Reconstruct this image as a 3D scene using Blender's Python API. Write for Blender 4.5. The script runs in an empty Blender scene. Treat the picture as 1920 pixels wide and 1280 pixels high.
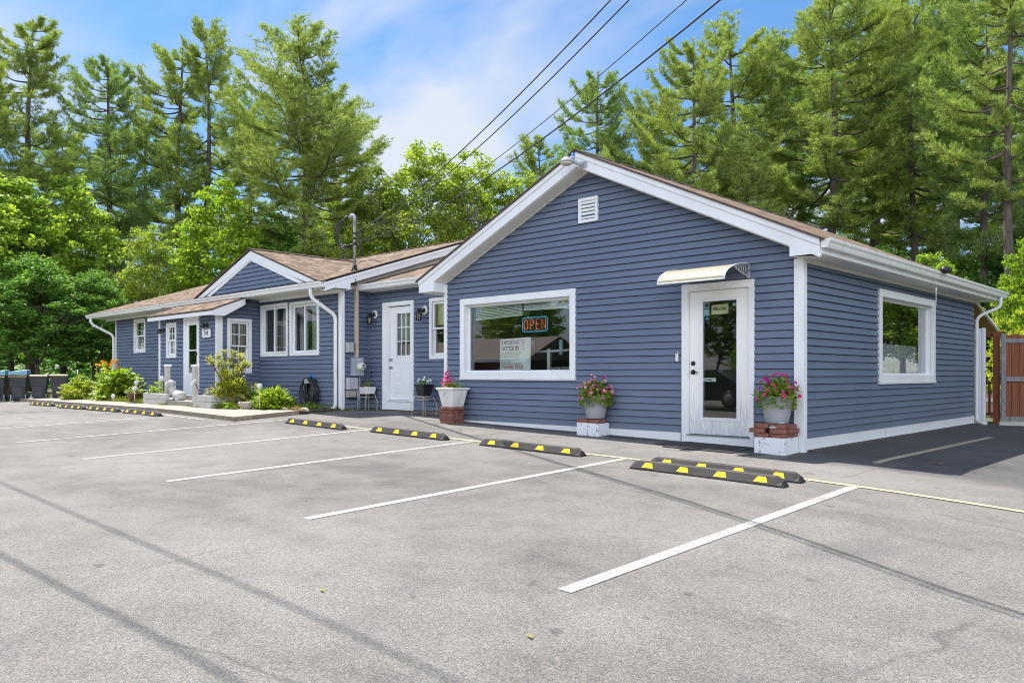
import bpy, math, random
from math import sin, cos, pi, radians, sqrt
from mathutils import Vector, Matrix

# ------------------------------------------------------------------ camera, world, sun, exposure
S = bpy.context.scene
COL = S.collection
CAM = Vector((4.40, -10.043, 1.005))
FX, FY = -0.6910, 0.7229                      # horizontal viewing direction
cd = bpy.data.cameras.new("Camera")
cam = bpy.data.objects.new("Camera", cd)
COL.objects.link(cam)
cam.location = CAM
cam.rotation_euler = (radians(90), 0, math.atan2(-FX, FY))
cd.sensor_width = 36.0
cd.lens = 36.0 * 1491.0 / 1920.0
cd.shift_y = 62.0 / 1920.0
cd.clip_start = 0.05
cd.clip_end = 2000.0
S.camera = cam

FILL_BANK = 22.0  # brightness of the unseen cloud added as fill light
SUN_DIR = Vector((-0.53, 0.055, 1.0)).normalized()
SUN_EL = math.asin(SUN_DIR.z)
W = bpy.data.worlds.new("World")
S.world = W
W.use_nodes = True
wn, wl = W.node_tree.nodes, W.node_tree.links
wn.clear()
out = wn.new("ShaderNodeOutputWorld")
bg = wn.new("ShaderNodeBackground")
bg.inputs["Strength"].default_value = 0.052
sky = wn.new("ShaderNodeTexSky")
sky.sky_type = 'NISHITA'
sky.sun_disc = False
sky.sun_elevation = SUN_EL
sky.sun_rotation = math.atan2(SUN_DIR.x, SUN_DIR.y)
sky.air_density = 1.0
sky.dust_density = 0.5
sky.ozone_density = 1.5
tc = wn.new("ShaderNodeTexCoord")
sep = wn.new("ShaderNodeSeparateXYZ")
wl.new(tc.outputs["Generated"], sep.inputs[0])
def wmath(op, a, b):
    n = wn.new("ShaderNodeMath"); n.operation = op
    for i, v in enumerate((a, b)):
        if hasattr(v, "type"): wl.new(v, n.inputs[i])
        else: n.inputs[i].default_value = v
    return n.outputs[0]
zc = wmath('MAXIMUM', wmath('ADD', sep.outputs[2], 0.12), 0.05)
cmb = wn.new("ShaderNodeCombineXYZ")
wl.new(wmath('DIVIDE', sep.outputs[0], zc), cmb.inputs[0])
wl.new(wmath('DIVIDE', sep.outputs[1], zc), cmb.inputs[1])
mp = wn.new("ShaderNodeMapping")
mp.inputs["Rotation"].default_value = (0, 0, radians(20))
mp.inputs["Scale"].default_value = (0.6, 1.1, 1)
mp.inputs["Location"].default_value = (5.0, 8.2, 0)
wl.new(cmb.outputs[0], mp.inputs[0])
cn = wn.new("ShaderNodeTexNoise")
cn.inputs["Scale"].default_value = 1.15
cn.inputs["Detail"].default_value = 9
cn.inputs["Roughness"].default_value = 0.52
cn.inputs["Distortion"].default_value = 0.45
wl.new(mp.outputs[0], cn.inputs["Vector"])
cr = wn.new("ShaderNodeValToRGB")
cr.color_ramp.elements[0].position = 0.46
cr.color_ramp.elements[0].color = (0, 0, 0, 1)
cr.color_ramp.elements[1].position = 0.645
cr.color_ramp.elements[1].color = (0.80, 0.80, 0.80, 1)
wl.new(cn.outputs["Fac"], cr.inputs[0])
skc = wn.new("ShaderNodeMixRGB"); skc.blend_type = 'MULTIPLY'
skc.inputs[0].default_value = 1.0
skc.inputs[2].default_value = (0.70, 0.95, 1.12, 1)
hz = wn.new("ShaderNodeMixRGB"); hz.inputs[1].default_value = (0.62, 0.66, 0.72, 1); hz.inputs[2].default_value = (0.62, 0.90, 1.12, 1)
hr = wn.new("ShaderNodeMapRange"); wl.new(sep.outputs[2], hr.inputs[0]); hr.inputs[1].default_value = 0.02; hr.inputs[2].default_value = 0.36
wl.new(hr.outputs[0], hz.inputs[0]); wl.new(hz.outputs[0], skc.inputs[2])
wl.new(sky.outputs[0], skc.inputs[1])
mx = wn.new("ShaderNodeMixRGB")
mx.inputs[2].default_value = (5.7, 5.75, 5.9, 1)
wl.new(cr.outputs[0], mx.inputs[0])
wl.new(skc.outputs[0], mx.inputs[1])
# unseen bright cloud added behind the camera to fill the shaded walls
dt = wn.new("ShaderNodeVectorMath"); dt.operation = 'DOT_PRODUCT'
wl.new(tc.outputs["Generated"], dt.inputs[0]); dt.inputs[1].default_value = (0.58, -0.815, 0.0)
def wrange(v, a, b):
    n = wn.new("ShaderNodeMapRange"); n.interpolation_type = 'SMOOTHSTEP'; wl.new(v, n.inputs[0])
    n.inputs[1].default_value = a; n.inputs[2].default_value = b; return n.outputs[0]
cn2 = wn.new("ShaderNodeTexNoise"); cn2.inputs["Scale"].default_value = 2.4; cn2.inputs["Detail"].default_value = 6
wl.new(tc.outputs["Generated"], cn2.inputs["Vector"])
fill_bank = wmath('MULTIPLY', wrange(dt.outputs["Value"], 0.10, 0.42), wmath('MULTIPLY', wrange(sep.outputs[2], 0.03, 0.16), wrange(sep.outputs[2], 0.66, 0.44)))
fill_bank = wmath('MULTIPLY', fill_bank, wrange(cn2.outputs["Fac"], 0.30, 0.48))
mb2 = wn.new("ShaderNodeMixRGB"); mb2.inputs[2].default_value = (FILL_BANK * 0.93, FILL_BANK * 0.99, FILL_BANK * 1.12, 1)
wl.new(fill_bank, mb2.inputs[0]); wl.new(mx.outputs[0], mb2.inputs[1])
wl.new(mb2.outputs[0], bg.inputs[0])
wl.new(bg.outputs[0], out.inputs[0])

sl = bpy.data.lights.new("Sun", 'SUN')
sl.energy = 3.2
sl.angle = radians(0.53)
sl.color = (1.0, 0.955, 0.88)
sun = bpy.data.objects.new("Sun", sl)
COL.objects.link(sun)
sun.rotation_euler = SUN_DIR.to_track_quat('Z', 'Y').to_euler()
sun.location = (0, 0, 40)

vs = S.view_settings
S.display_settings.display_device = 'sRGB'
vs.view_transform = 'Standard'
vs.look = 'None'
vs.exposure = 1.6
vs.gamma = 1.0
vs.use_curve_mapping = False
S.cycles.max_bounces = 8
S.cycles.diffuse_bounces = 4
S.cycles.glossy_bounces = 4
S.cycles.transparent_max_bounces = 12
S.cycles.use_denoising = True
S.cycles.pixel_filter_type = 'BLACKMAN_HARRIS'
S.cycles.filter_width = 1.05

# ------------------------------------------------------------------ helpers
def ident(x, y, z): return (x, y, z)

class MB:
    """collects polygons, then links them as ONE mesh object"""
    def __init__(s): s.v = []; s.f = []; s.m = []; s.uv = []; s.smooth = []
    def face(s, pts, mi=0, uv=None, sm=False):
        b = len(s.v); s.v.extend([tuple(p) for p in pts])
        s.f.append(tuple(range(b, b + len(pts)))); s.m.append(mi); s.smooth.append(sm)
        s.uv.append(uv)
        return s
    def raw(s, verts, faces, mi=0, sm=False):
        b = len(s.v); s.v.extend([tuple(p) for p in verts])
        for f in faces:
            s.f.append(tuple(b + i for i in f)); s.m.append(mi); s.smooth.append(sm); s.uv.append(None)
        return s
    def box(s, x0, x1, y0, y1, z0, z1, mi=0, P=ident):
        c = [P(x, y, z) for z in (z0, z1) for y in (y0, y1) for x in (x0, x1)]
        return s.raw(c, [(0, 2, 3, 1), (4, 5, 7, 6), (0, 1, 5, 4), (2, 6, 7, 3), (0, 4, 6, 2), (1, 3, 7, 5)], mi)
    def prism(s, poly, fn, d0, d1, mi=0):
        """poly: list of 2-D points; fn(a, b, d) -> 3-D"""
        n = len(poly)
        v = [fn(a, b, d0) for a, b in poly] + [fn(a, b, d1) for a, b in poly]
        f = [tuple(range(n - 1, -1, -1)), tuple(range(n, 2 * n))]
        f += [(i, (i + 1) % n, n + (i + 1) % n, n + i) for i in range(n)]
        return s.raw(v, f, mi)
    def tube(s, path, r, seg=8, mi=0, caps=True, closed=False):
        path = [Vector(p) for p in path]; n = len(path); rings = []
        rr = r if isinstance(r, (list, tuple)) else [r] * n
        prev = None
        for i, p in enumerate(path):
            a = path[(i - 1) % n] if (closed or i > 0) else p
            b = path[(i + 1) % n] if (closed or i < n - 1) else p
            t = (b - a)
            if t.length < 1e-9: t = Vector((0, 0, 1))
            t.normalize()
            if prev is None:
                u = t.cross(Vector((0, 0, 1)))
                if u.length < 1e-3: u = t.cross(Vector((1, 0, 0)))
            else:
                u = prev - t * prev.dot(t)
                if u.length < 1e-4: u = t.cross(Vector((0.3, 0.5, 0.8)))
            u.normalize(); prev = u; w = t.cross(u)
            rings.append([p + (u * cos(2 * pi * k / seg) + w * sin(2 * pi * k / seg)) * rr[i] for k in range(seg)])
        v = [q for R_ in rings for q in R_]; f = []
        m = n if closed else n - 1
        for i in range(m):
            j = (i + 1) % n
            for k in range(seg):
                f.append((i * seg + k, i * seg + (k + 1) % seg, j * seg + (k + 1) % seg, j * seg + k))
        if caps and not closed:
            f.append(tuple(range(seg - 1, -1, -1))); f.append(tuple((n - 1) * seg + k for k in range(seg)))
        return s.raw(v, f, mi, True)
    def lathe(s, prof, c=(0, 0, 0), seg=24, mi=0, axis='z', sm=True, rot=None):
        c = Vector(c); v = []
        for r, h in prof:
            for k in range(seg):
                a = 2 * pi * k / seg
                q = Vector((r * cos(a), r * sin(a), h))
                if axis == 'x': q = Vector((q.z, q.x, q.y))
                elif axis == 'y': q = Vector((q.x, -q.z, q.y))
                if rot is not None: q = rot @ q
                v.append(c + q)
        f = []
        for i in range(len(prof) - 1):
            for k in range(seg):
                f.append((i * seg + k, i * seg + (k + 1) % seg, (i + 1) * seg + (k + 1) % seg, (i + 1) * seg + k))
        if prof[0][0] > 1e-4: f.append(tuple(range(seg - 1, -1, -1)))
        if prof[-1][0] > 1e-4: f.append(tuple((len(prof) - 1) * seg + k for k in range(seg)))
        return s.raw(v, f, mi, sm)
    def ball(s, c, r, seg=16, rings=10, mi=0, sc=(1, 1, 1), rot=None):
        v = []; c = Vector(c)
        for i in range(rings + 1):
            t = pi * i / rings
            for k in range(seg):
                a = 2 * pi * k / seg
                q = Vector((sin(t) * cos(a) * sc[0], sin(t) * sin(a) * sc[1], cos(t) * sc[2])) * r
                if rot is not None: q = rot @ q
                v.append(c + q)
        f = [(i * seg + k, i * seg + (k + 1) % seg, (i + 1) * seg + (k + 1) % seg, (i + 1) * seg + k) for i in range(rings) for k in range(seg)]
        return s.raw(v, f, mi, True)
    def text(s, body, org, U, V, size, align='CENTER', mi=0, sx=1.0, bold=0.0):
        cu = bpy.data.curves.new("lettering", 'FONT')
        cu.body = body; cu.size = size; cu.align_x = align; cu.align_y = 'CENTER'; cu.resolution_u = 3
        cu.offset = bold
        o = bpy.data.objects.new("lettering", cu); COL.objects.link(o)
        dg = bpy.context.evaluated_depsgraph_get()
        me = bpy.data.meshes.new_from_object(o.evaluated_get(dg))
        org, U, V = Vector(org), Vector(U), Vector(V)
        s.raw([org + U * (p.co.x * sx) + V * p.co.y for p in me.vertices], [tuple(p.vertices) for p in me.polygons], mi)
        bpy.data.objects.remove(o); bpy.data.curves.remove(cu); bpy.data.meshes.remove(me)
        return s
    def build(s, name, mats, parent=None, bevel=0.0):
        me = bpy.data.meshes.new(name)
        off = WORLD.get(parent.name, Vector((0, 0, 0))) if parent is not None else Vector((0, 0, 0))
        me.from_pydata([(p[0] - off.x, p[1] - off.y, p[2] - off.z) for p in s.v], [], s.f)
        for m in (mats if isinstance(mats, (list, tuple)) else [mats]): me.materials.append(m)
        me.polygons.foreach_set("material_index", s.m)
        me.polygons.foreach_set("use_smooth", s.smooth)
        if any(u is not None for u in s.uv):
            lay = me.uv_layers.new(name="UVMap"); k = 0
            for f, u in zip(s.f, s.uv):
                for i in range(len(f)):
                    lay.data[k].uv = u[i] if u is not None else (0, 0); k += 1
        me.update()
        o = bpy.data.objects.new(name, me); COL.objects.link(o)
        if parent is not None: o.parent = parent
        WORLD[o.name] = off
        if bevel:
            b = o.modifiers.new("bevel", 'BEVEL'); b.width = bevel; b.segments = 2; b.limit_method = 'ANGLE'
        return o

WORLD = {}
def tag(o, label=None, cat=None, group=None, kind=None):
    if label: o["label"] = label
    if cat: o["category"] = cat
    if group: o["group"] = group
    if kind: o["kind"] = kind
    return o
def thing(name, loc, label, cat, group=None, rz=0.0):
    o = bpy.data.objects.new(name, None); COL.objects.link(o)
    o.location = loc; o.rotation_euler = (0, 0, rz); o.empty_display_size = 0.1
    WORLD[o.name] = Vector(loc) if rz == 0.0 else Vector((0, 0, 0))
    return tag(o, label, cat, group)
def kids(o): return [c for c in S.objects if c.parent == o]
def copy_tree(o, parent=None):
    c = o.copy(); COL.objects.link(c)
    if parent is not None: c.parent = parent
    for ch in kids(o): copy_tree(ch, c)
    return c

# ------------------------------------------------------------------ materials
def nodes(name):
    m = bpy.data.materials.new(name); m.use_nodes = True
    nt = m.node_tree; b = nt.nodes["Principled BSDF"]
    return m, nt, b
def N(nt, kind, **kw):
    n = nt.nodes.new(kind)
    for k, v in kw.items(): setattr(n, k, v)
    return n
def coords(nt, kind="Object", scale=(1, 1, 1), rot=(0, 0, 0)):
    t = N(nt, "ShaderNodeTexCoord"); mp_ = N(nt, "ShaderNodeMapping")
    mp_.inputs["Scale"].default_value = scale; mp_.inputs["Rotation"].default_value = rot
    nt.links.new(t.outputs[kind], mp_.inputs[0]); return mp_.outputs[0]
def noise(nt, vec, scale, detail=4, rough=0.55, dist=0.0):
    n = N(nt, "ShaderNodeTexNoise")
    n.inputs["Scale"].default_value = scale; n.inputs["Detail"].default_value = detail
    n.inputs["Roughness"].default_value = rough; n.inputs["Distortion"].default_value = dist
    if vec is not None: nt.links.new(vec, n.inputs["Vector"])
    return n.outputs["Fac"]
def ramp(nt, fac, stops):
    r = N(nt, "ShaderNodeValToRGB"); e = r.color_ramp.elements
    while len(e) < len(stops): e.new(0.5)
    for i, (p, c) in enumerate(stops):
        e[i].position = p; e[i].color = (c[0], c[1], c[2], 1) if isinstance(c, (tuple, list)) else (c, c, c, 1)
    nt.links.new(fac, r.inputs[0]); return r.outputs[0]
def mixc(nt, fac, a, b, mode='MIX'):
    m = N(nt, "ShaderNodeMixRGB", blend_type=mode)
    for i, v in enumerate((fac, a, b)):
        if hasattr(v, "is_linked"): nt.links.new(v, m.inputs[i])
        elif i == 0: m.inputs[0].default_value = v
        else: m.inputs[i].default_value = (v[0], v[1], v[2], 1)
    return m.outputs[0]
def bump(nt, b, h, dist=0.01, strength=0.5):
    n = N(nt, "ShaderNodeBump"); n.inputs["Distance"].default_value = dist; n.inputs["Strength"].default_value = strength
    nt.links.new(h, n.inputs["Height"]); nt.links.new(n.outputs[0], b.inputs["Normal"])
def plain(name, c, rough=0.5, var=0.10, scale=6.0, bscale=0, bdist=0.002, metal=0.0, dirt=0.0, spec=0.5, stretch=(1, 1, 1)):
    m, nt, b = nodes(name)
    v = coords(nt, scale=stretch)
    n = noise(nt, v, scale, 5)
    lo = tuple(x * (1 - var) for x in c); hi = tuple(min(1, x * (1 + var)) for x in c)
    col = ramp(nt, n, [(0.3, lo), (0.7, hi)])
    if dirt:
        d = ramp(nt, noise(nt, v, scale * 2.7, 6, 0.7), [(0.55, 0.0), (0.75, 1.0)])
        col = mixc(nt, d, col, tuple(x * (1 - dirt) for x in c))
    nt.links.new(col, b.inputs["Base Color"])
    b.inputs["Roughness"].default_value = rough; b.inputs["Metallic"].default_value = metal
    b.inputs["Specular IOR Level"].default_value = spec
    if bscale: bump(nt, b, noise(nt, v, bscale, 3), bdist, 0.6)
    return m
def leafy(name, stops, transl=0.35, scale=0.5, rough=0.5, tcol=None):
    """leaf material: colour differs from leaf to leaf and from clump to clump"""
    m, nt, b = nodes(name)
    g = N(nt, "ShaderNodeNewGeometry")
    v = coords(nt)
    n = noise(nt, v, scale, 3)
    fac = mixc(nt, 0.5, n, g.outputs["Random Per Island"])
    col = ramp(nt, fac, stops)
    nt.links.new(col, b.inputs["Base Color"]); b.inputs["Roughness"].default_value = rough
    b.inputs["Specular IOR Level"].default_value = 0.3
    tr = N(nt, "ShaderNodeBsdfTranslucent")
    tcl = mixc(nt, 1.0, col, tcol or (1.5, 1.6, 0.6), 'MULTIPLY')
    nt.links.new(tcl, tr.inputs[0])
    ms = N(nt, "ShaderNodeMixShader"); ms.inputs[0].default_value = transl
    nt.links.new(b.outputs[0], ms.inputs[1]); nt.links.new(tr.outputs[0], ms.inputs[2])
    nt.links.new(ms.outputs[0], nt.nodes["Material Output"].inputs[0])
    return m

M = {}
def siding_mat():
    m, nt, b = nodes("blue vinyl siding")
    v = coords(nt)
    n1 = noise(nt, v, 0.7, 3); n2 = noise(nt, coords(nt, scale=(3, 3, 60)), 2.0, 3)
    col = ramp(nt, n1, [(0.28, (0.116, 0.149, 0.226)), (0.72, (0.138, 0.173, 0.254))])
    col = mixc(nt, ramp(nt, n2, [(0.4, 0.0), (0.75, 0.25)]), col, (0.13, 0.148, 0.192))
    sp = N(nt, "ShaderNodeSeparateXYZ"); nt.links.new(v, sp.inputs[0])
    mr = N(nt, "ShaderNodeMapRange"); nt.links.new(sp.outputs[2], mr.inputs[0]); mr.inputs[1].default_value = 0.75; mr.inputs[2].default_value = 0.15; mr.inputs[3].default_value = 0.0; mr.inputs[4].default_value = 0.5
    sm = N(nt, "ShaderNodeMath", operation='MULTIPLY'); nt.links.new(mr.outputs[0], sm.inputs[0]); nt.links.new(ramp(nt, noise(nt, v, 5, 7, 0.75), [(0.42, 0.0), (0.7, 1.0)]), sm.inputs[1])
    col = mixc(nt, sm.outputs[0], col, (0.17, 0.17, 0.175))     # splash dust on the lowest courses
    nt.links.new(col, b.inputs["Base Color"])
    b.inputs["Roughness"].default_value = 0.52; b.inputs["Specular IOR Level"].default_value = 0.3
    w = noise(nt, coords(nt, scale=(0.9, 0.9, 3.5)), 1.3, 2)
    fine = noise(nt, coords(nt, scale=(4, 4, 60)), 6.0, 3)
    mixh = mixc(nt, 0.06, w, fine)
    bump(nt, b, mixh, 0.03, 0.45)
    return m
M['siding'] = siding_mat()
def white_mat(name, c, dirt=0.25, streak=True):
    m, nt, b = nodes(name)
    v = coords(nt, scale=(1, 1, 0.35) if streak else (1, 1, 1))
    n = ramp(nt, noise(nt, v, 9, 7, 0.72), [(0.52, 0.0), (0.82, 1.0)])
    big = ramp(nt, noise(nt, coords(nt), 1.3, 3), [(0.3, 0.92), (0.7, 1.0)])
    col = mixc(nt, 1.0, c, big, 'MULTIPLY')
    col = mixc(nt, n, col, tuple(x * (1 - dirt) for x in (c[0], c[1] * 0.99, c[2] * 0.95)))
    nt.links.new(col, b.inputs["Base Color"]); b.inputs["Roughness"].default_value = 0.45
    b.inputs["Specular IOR Level"].default_value = 0.35
    bump(nt, b, noise(nt, coords(nt), 14, 4), 0.004, 0.25)
    return m
M['trim'] = white_mat("white vinyl trim", (0.80, 0.81, 0.83), 0.16)
M['gutter'] = white_mat("white aluminium gutter", (0.78, 0.785, 0.78), 0.38)
M['soffit'] = white_mat("off white soffit", (0.74, 0.72, 0.66), 0.12, False)
M['fascia'] = white_mat("white aluminium fascia", (0.80, 0.81, 0.84), 0.10)
def door_mat():
    m, nt, b = nodes("white door paint with mildew")
    t = coords(nt); sp = N(nt, "ShaderNodeSeparateXYZ"); nt.links.new(t, sp.inputs[0])
    st = noise(nt, coords(nt, scale=(14, 14, 2.2)), 2.2, 6, 0.7)
    g = N(nt, "ShaderNodeMapRange"); nt.links.new(sp.outputs[2], g.inputs[0])
    g.inputs[1].default_value = 0.95; g.inputs[2].default_value = 0.1; g.inputs[3].default_value = 0.0; g.inputs[4].default_value = 0.42
    a = N(nt, "ShaderNodeMath", operation='ADD'); nt.links.new(st, a.inputs[0]); nt.links.new(g.outputs[0], a.inputs[1])
    f = ramp(nt, a.outputs[0], [(0.66, 0.0), (1.0, 0.75)])
    col = mixc(nt, f, (0.80, 0.79, 0.77), (0.36, 0.40, 0.48))
    nt.links.new(col, b.inputs["Base Color"]); b.inputs["Roughness"].default_value = 0.4
    return m
M['doorwhite'] = door_mat()
M['doorclean'] = white_mat("white steel door", (0.80, 0.81, 0.84), 0.08)
def shingle_mat():
    m, nt, b = nodes("brown asphalt shingles")
    t = N(nt, "ShaderNodeTexCoord")
    br = N(nt, "ShaderNodeTexBrick"); br.offset = 0.37; br.squash = 1.0
    nt.links.new(t.outputs["UV"], br.inputs["Vector"])
    br.inputs["Scale"].default_value = 1.0; br.inputs["Brick Width"].default_value = 0.26; br.inputs["Row Height"].default_value = 0.135
    br.inputs["Mortar Size"].default_value = 0.006; br.inputs["Mortar Smooth"].default_value = 0.3; br.inputs["Bias"].default_value = 0.0
    br.inputs["Color1"].default_value = (0, 0, 0, 1); br.inputs["Color2"].default_value = (1, 1, 1, 1); br.inputs["Mortar"].default_value = (0.1, 0.1, 0.1, 1)
    blot = noise(nt, coords(nt, "UV", (1, 3.2, 1)), 3.4, 6, 0.78)
    fac = mixc(nt, 0.55, br.outputs["Color"], blot)
    col = ramp(nt, fac, [(0.27, (0.045, 0.029, 0.021)), (0.48, (0.120, 0.081, 0.057)), (0.72, (0.235, 0.172, 0.126))])
    gr = noise(nt, coords(nt, "UV"), 160, 2)
    col = mixc(nt, ramp(nt, gr, [(0.4, 0.0), (0.65, 0.4)]), col, (0.28, 0.205, 0.15))
    col = mixc(nt, br.outputs["Fac"], col, (0.06, 0.035, 0.025))
    nt.links.new(col, b.inputs["Base Color"]); b.inputs["Roughness"].default_value = 0.9; b.inputs["Specular IOR Level"].default_value = 0.2
    h = mixc(nt, 0.25, mixc(nt, 1.0, br.outputs["Color"], (0.6, 0.6, 0.6), 'MULTIPLY'), gr)
    bump(nt, b, mixc(nt, br.outputs["Fac"], h, (0, 0, 0)), 0.012, 0.9)
    return m
M['shingle'] = shingle_mat()
M['shingle_edge'] = plain("dark shingle edge", (0.095, 0.07, 0.058), 0.9, 0.3, 30)

def asphalt_mat():
    m, nt, b = nodes("worn asphalt")
    v = coords(nt)
    big = noise(nt, coords(nt, scale=(0.35, 0.8, 1)), 0.55, 5, 0.6, 0.4)
    mid = noise(nt, v, 2.3, 5, 0.65)
    vor = N(nt, "ShaderNodeTexVoronoi", feature='F1'); vor.inputs["Scale"].default_value = 150; vor.inputs["Randomness"].default_value = 1
    nt.links.new(v, vor.inputs["Vector"])
    hs = N(nt, "ShaderNodeSeparateColor"); nt.links.new(vor.outputs["Color"], hs.inputs[0])
    fine = noise(nt, v, 240, 3, 0.7)
    stone = mixc(nt, 0.5, hs.outputs[0], fine)
    base = ramp(nt, stone, [(0.18, (0.076, 0.073, 0.071)), (0.45, (0.150, 0.144, 0.139)), (0.62, (0.19, 0.182, 0.174)), (0.85, (0.33, 0.313, 0.294))])
    warm = mixc(nt, ramp(nt, hs.outputs[1], [(0.82, 0.0), (0.98, 0.6)]), base, (0.30, 0.225, 0.17))
    p = ramp(nt, mixc(nt, 0.35, big, mid), [(0.36, 0.60), (0.49, 0.92), (0.62, 1.14)])
    col = mixc(nt, 1.0, warm, p, 'MULTIPLY')
    crack = N(nt, "ShaderNodeTexVoronoi", feature='DISTANCE_TO_EDGE'); crack.inputs["Scale"].default_value = 0.16
    wv = N(nt, "ShaderNodeMixRGB", blend_type='ADD'); wv.inputs[0].default_value = 0.35; nt.links.new(v, wv.inputs[1])
    wn_ = N(nt, "ShaderNodeTexNoise"); wn_.inputs["Scale"].default_value = 1.6; wn_.inputs["Detail"].default_value = 6; nt.links.new(v, wn_.inputs["Vector"]); nt.links.new(wn_.outputs["Color"], wv.inputs[2])
    nt.links.new(wv.outputs[0], crack.inputs["Vector"])
    gate = ramp(nt, noise(nt, v, 0.45, 2), [(0.50, 0.0), (0.58, 0.5)])
    cf = mixc(nt, 1.0, ramp(nt, crack.outputs["Distance"], [(0.0010, 1.0), (0.0028, 0.0)]), gate, 'MULTIPLY')
    col = mixc(nt, cf, col, (0.05, 0.048, 0.047))
    oil = ramp(nt, noise(nt, coords(nt, scale=(0.9, 0.5, 1)), 1.15, 3, 0.5, 0.3), [(0.60, 0.0), (0.74, 0.42)])
    col = mixc(nt, oil, col, (0.085, 0.080, 0.080))
    spots = ramp(nt, noise(nt, v, 5.5, 2, 0.4), [(0.73, 0.0), (0.78, 0.55)])
    col = mixc(nt, spots, col, (0.055, 0.053, 0.055))
    # newer asphalt right of the shop, darkened further to deepen the shade there
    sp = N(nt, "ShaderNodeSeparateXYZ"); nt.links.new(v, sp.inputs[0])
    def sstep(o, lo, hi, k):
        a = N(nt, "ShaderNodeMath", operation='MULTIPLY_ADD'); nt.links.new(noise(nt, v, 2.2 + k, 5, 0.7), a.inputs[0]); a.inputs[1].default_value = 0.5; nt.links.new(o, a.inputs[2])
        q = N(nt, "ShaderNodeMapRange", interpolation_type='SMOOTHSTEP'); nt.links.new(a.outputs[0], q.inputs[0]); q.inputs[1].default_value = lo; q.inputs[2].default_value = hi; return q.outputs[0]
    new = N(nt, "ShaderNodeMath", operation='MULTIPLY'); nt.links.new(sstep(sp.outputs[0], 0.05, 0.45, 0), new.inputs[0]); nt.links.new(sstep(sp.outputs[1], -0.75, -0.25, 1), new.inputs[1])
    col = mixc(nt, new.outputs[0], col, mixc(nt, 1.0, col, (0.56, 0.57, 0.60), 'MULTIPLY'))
    nt.links.new(col, b.inputs["Base Color"]); b.inputs["Roughness"].default_value = 0.88; b.inputs["Specular IOR Level"].default_value = 0.3
    bump(nt, b, mixc(nt, 0.4, stone, noise(nt, v, 45, 3)), 0.008, 0.7)
    return m
M['asphalt'] = asphalt_mat()
def patch_mat(name, c, edge):
    m, nt, b = nodes(name)
    v = coords(nt)
    n = noise(nt, v, 120, 3, 0.7)
    col = ramp(nt, n, [(0.3, tuple(x * 0.55 for x in c)), (0.7, tuple(x * 1.5 for x in c))])
    nt.links.new(col, b.inputs["Base Color"]); b.inputs["Roughness"].default_value = 0.8
    bump(nt, b, n, 0.004, 0.6)
    return m
M['tar'] = patch_mat("black tar sealer", (0.045, 0.044, 0.046), 0)
def grit_mat():
    m, nt, b = nodes("grit and dirt")
    v = coords(nt)
    f = ramp(nt, noise(nt, v, 22, 6, 0.75), [(0.40, 0.0), (0.55, 1.0)])
    col = mixc(nt, f, (0.045, 0.040, 0.034), mixc(nt, noise(nt, v, 150, 2), (0.09, 0.08, 0.066), (0.22, 0.20, 0.17)))
    nt.links.new(col, b.inputs["Base Color"]); b.inputs["Roughness"].default_value = 0.95
    bump(nt, b, noise(nt, v, 90, 4), 0.02, 0.9)
    return m
M['grit'] = grit_mat()
def paint_mat(name, c, wear=0.5):
    m, nt, b = nodes(name)
    v = coords(nt)
    vor = N(nt, "ShaderNodeTexVoronoi"); vor.inputs["Scale"].default_value = 150; nt.links.new(v, vor.inputs["Vector"])
    hs = N(nt, "ShaderNodeSeparateColor"); nt.links.new(vor.outputs["Color"], hs.inputs[0])
    n = mixc(nt, 0.45, noise(nt, v, 60, 5, 0.75), noise(nt, v, 3.0, 4))
    f = ramp(nt, mixc(nt, 0.35, n, hs.outputs[0]), [(wear - 0.07, 0.0), (wear + 0.05, 1.0)])
    col = mixc(nt, f, c, (0.20, 0.187, 0.176))
    nt.links.new(col, b.inputs["Base Color"]); b.inputs["Roughness"].default_value = 0.75
    bump(nt, b, hs.outputs[0], 0.004, 0.5)
    return m
M['paintwhite'] = paint_mat("worn white road paint", (0.37, 0.365, 0.35), 0.545)
M['paintworn'] = paint_mat("faded white road paint", (0.38, 0.37, 0.325), 0.50)
M['paintyellow'] = paint_mat("pale yellow road paint", (0.46, 0.405, 0.245), 0.60)
M['concrete'] = plain("pale concrete", (0.285, 0.255, 0.22), 0.9, 0.15, 3, 60, 0.004, dirt=0.3)
M['kerb'] = plain("weathered kerb concrete", (0.27, 0.22, 0.17), 0.95, 0.3, 8, 50, 0.006, dirt=0.4)
M['foundation'] = plain("rough foundation stone", (0.16, 0.135, 0.11), 0.95, 0.5, 14, 30, 0.02, dirt=0.5)
M['whiteblock'] = white_mat("white painted block", (0.52, 0.505, 0.485), 0.5)
def peel_mat():
    m, nt, b = nodes("peeling white paint on block")
    v = coords(nt)
    f = ramp(nt, noise(nt, v, 7.5, 8, 0.78, 0.6), [(0.555, 0.0), (0.60, 1.0)])
    col = mixc(nt, f, (0.74, 0.76, 0.80), (0.17, 0.17, 0.19))
    nt.links.new(col, b.inputs["Base Color"]); b.inputs["Roughness"].default_value = 0.8
    bump(nt, b, noise(nt, v, 30, 5), 0.008, 0.6)
    return m
M['peel'] = peel_mat()
M['brick'] = plain("red paver brick", (0.215, 0.088, 0.066), 0.9, 0.35, 9, 80, 0.005, dirt=0.4)
M['rubber'] = plain("dusty black rubber", (0.036, 0.032, 0.031), 0.72, 0.35, 5, 150, 0.003, dirt=0.25)
M['reflector'] = plain("yellow reflective sheet", (0.80, 0.50, 0.015), 0.45, 0.12, 9)
M['greypot'] = plain("grey plastic pot", (0.31, 0.32, 0.355), 0.42, 0.06, 5)
M['whiteplastic'] = white_mat("white plastic", (0.78, 0.78, 0.78), 0.2)
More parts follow.
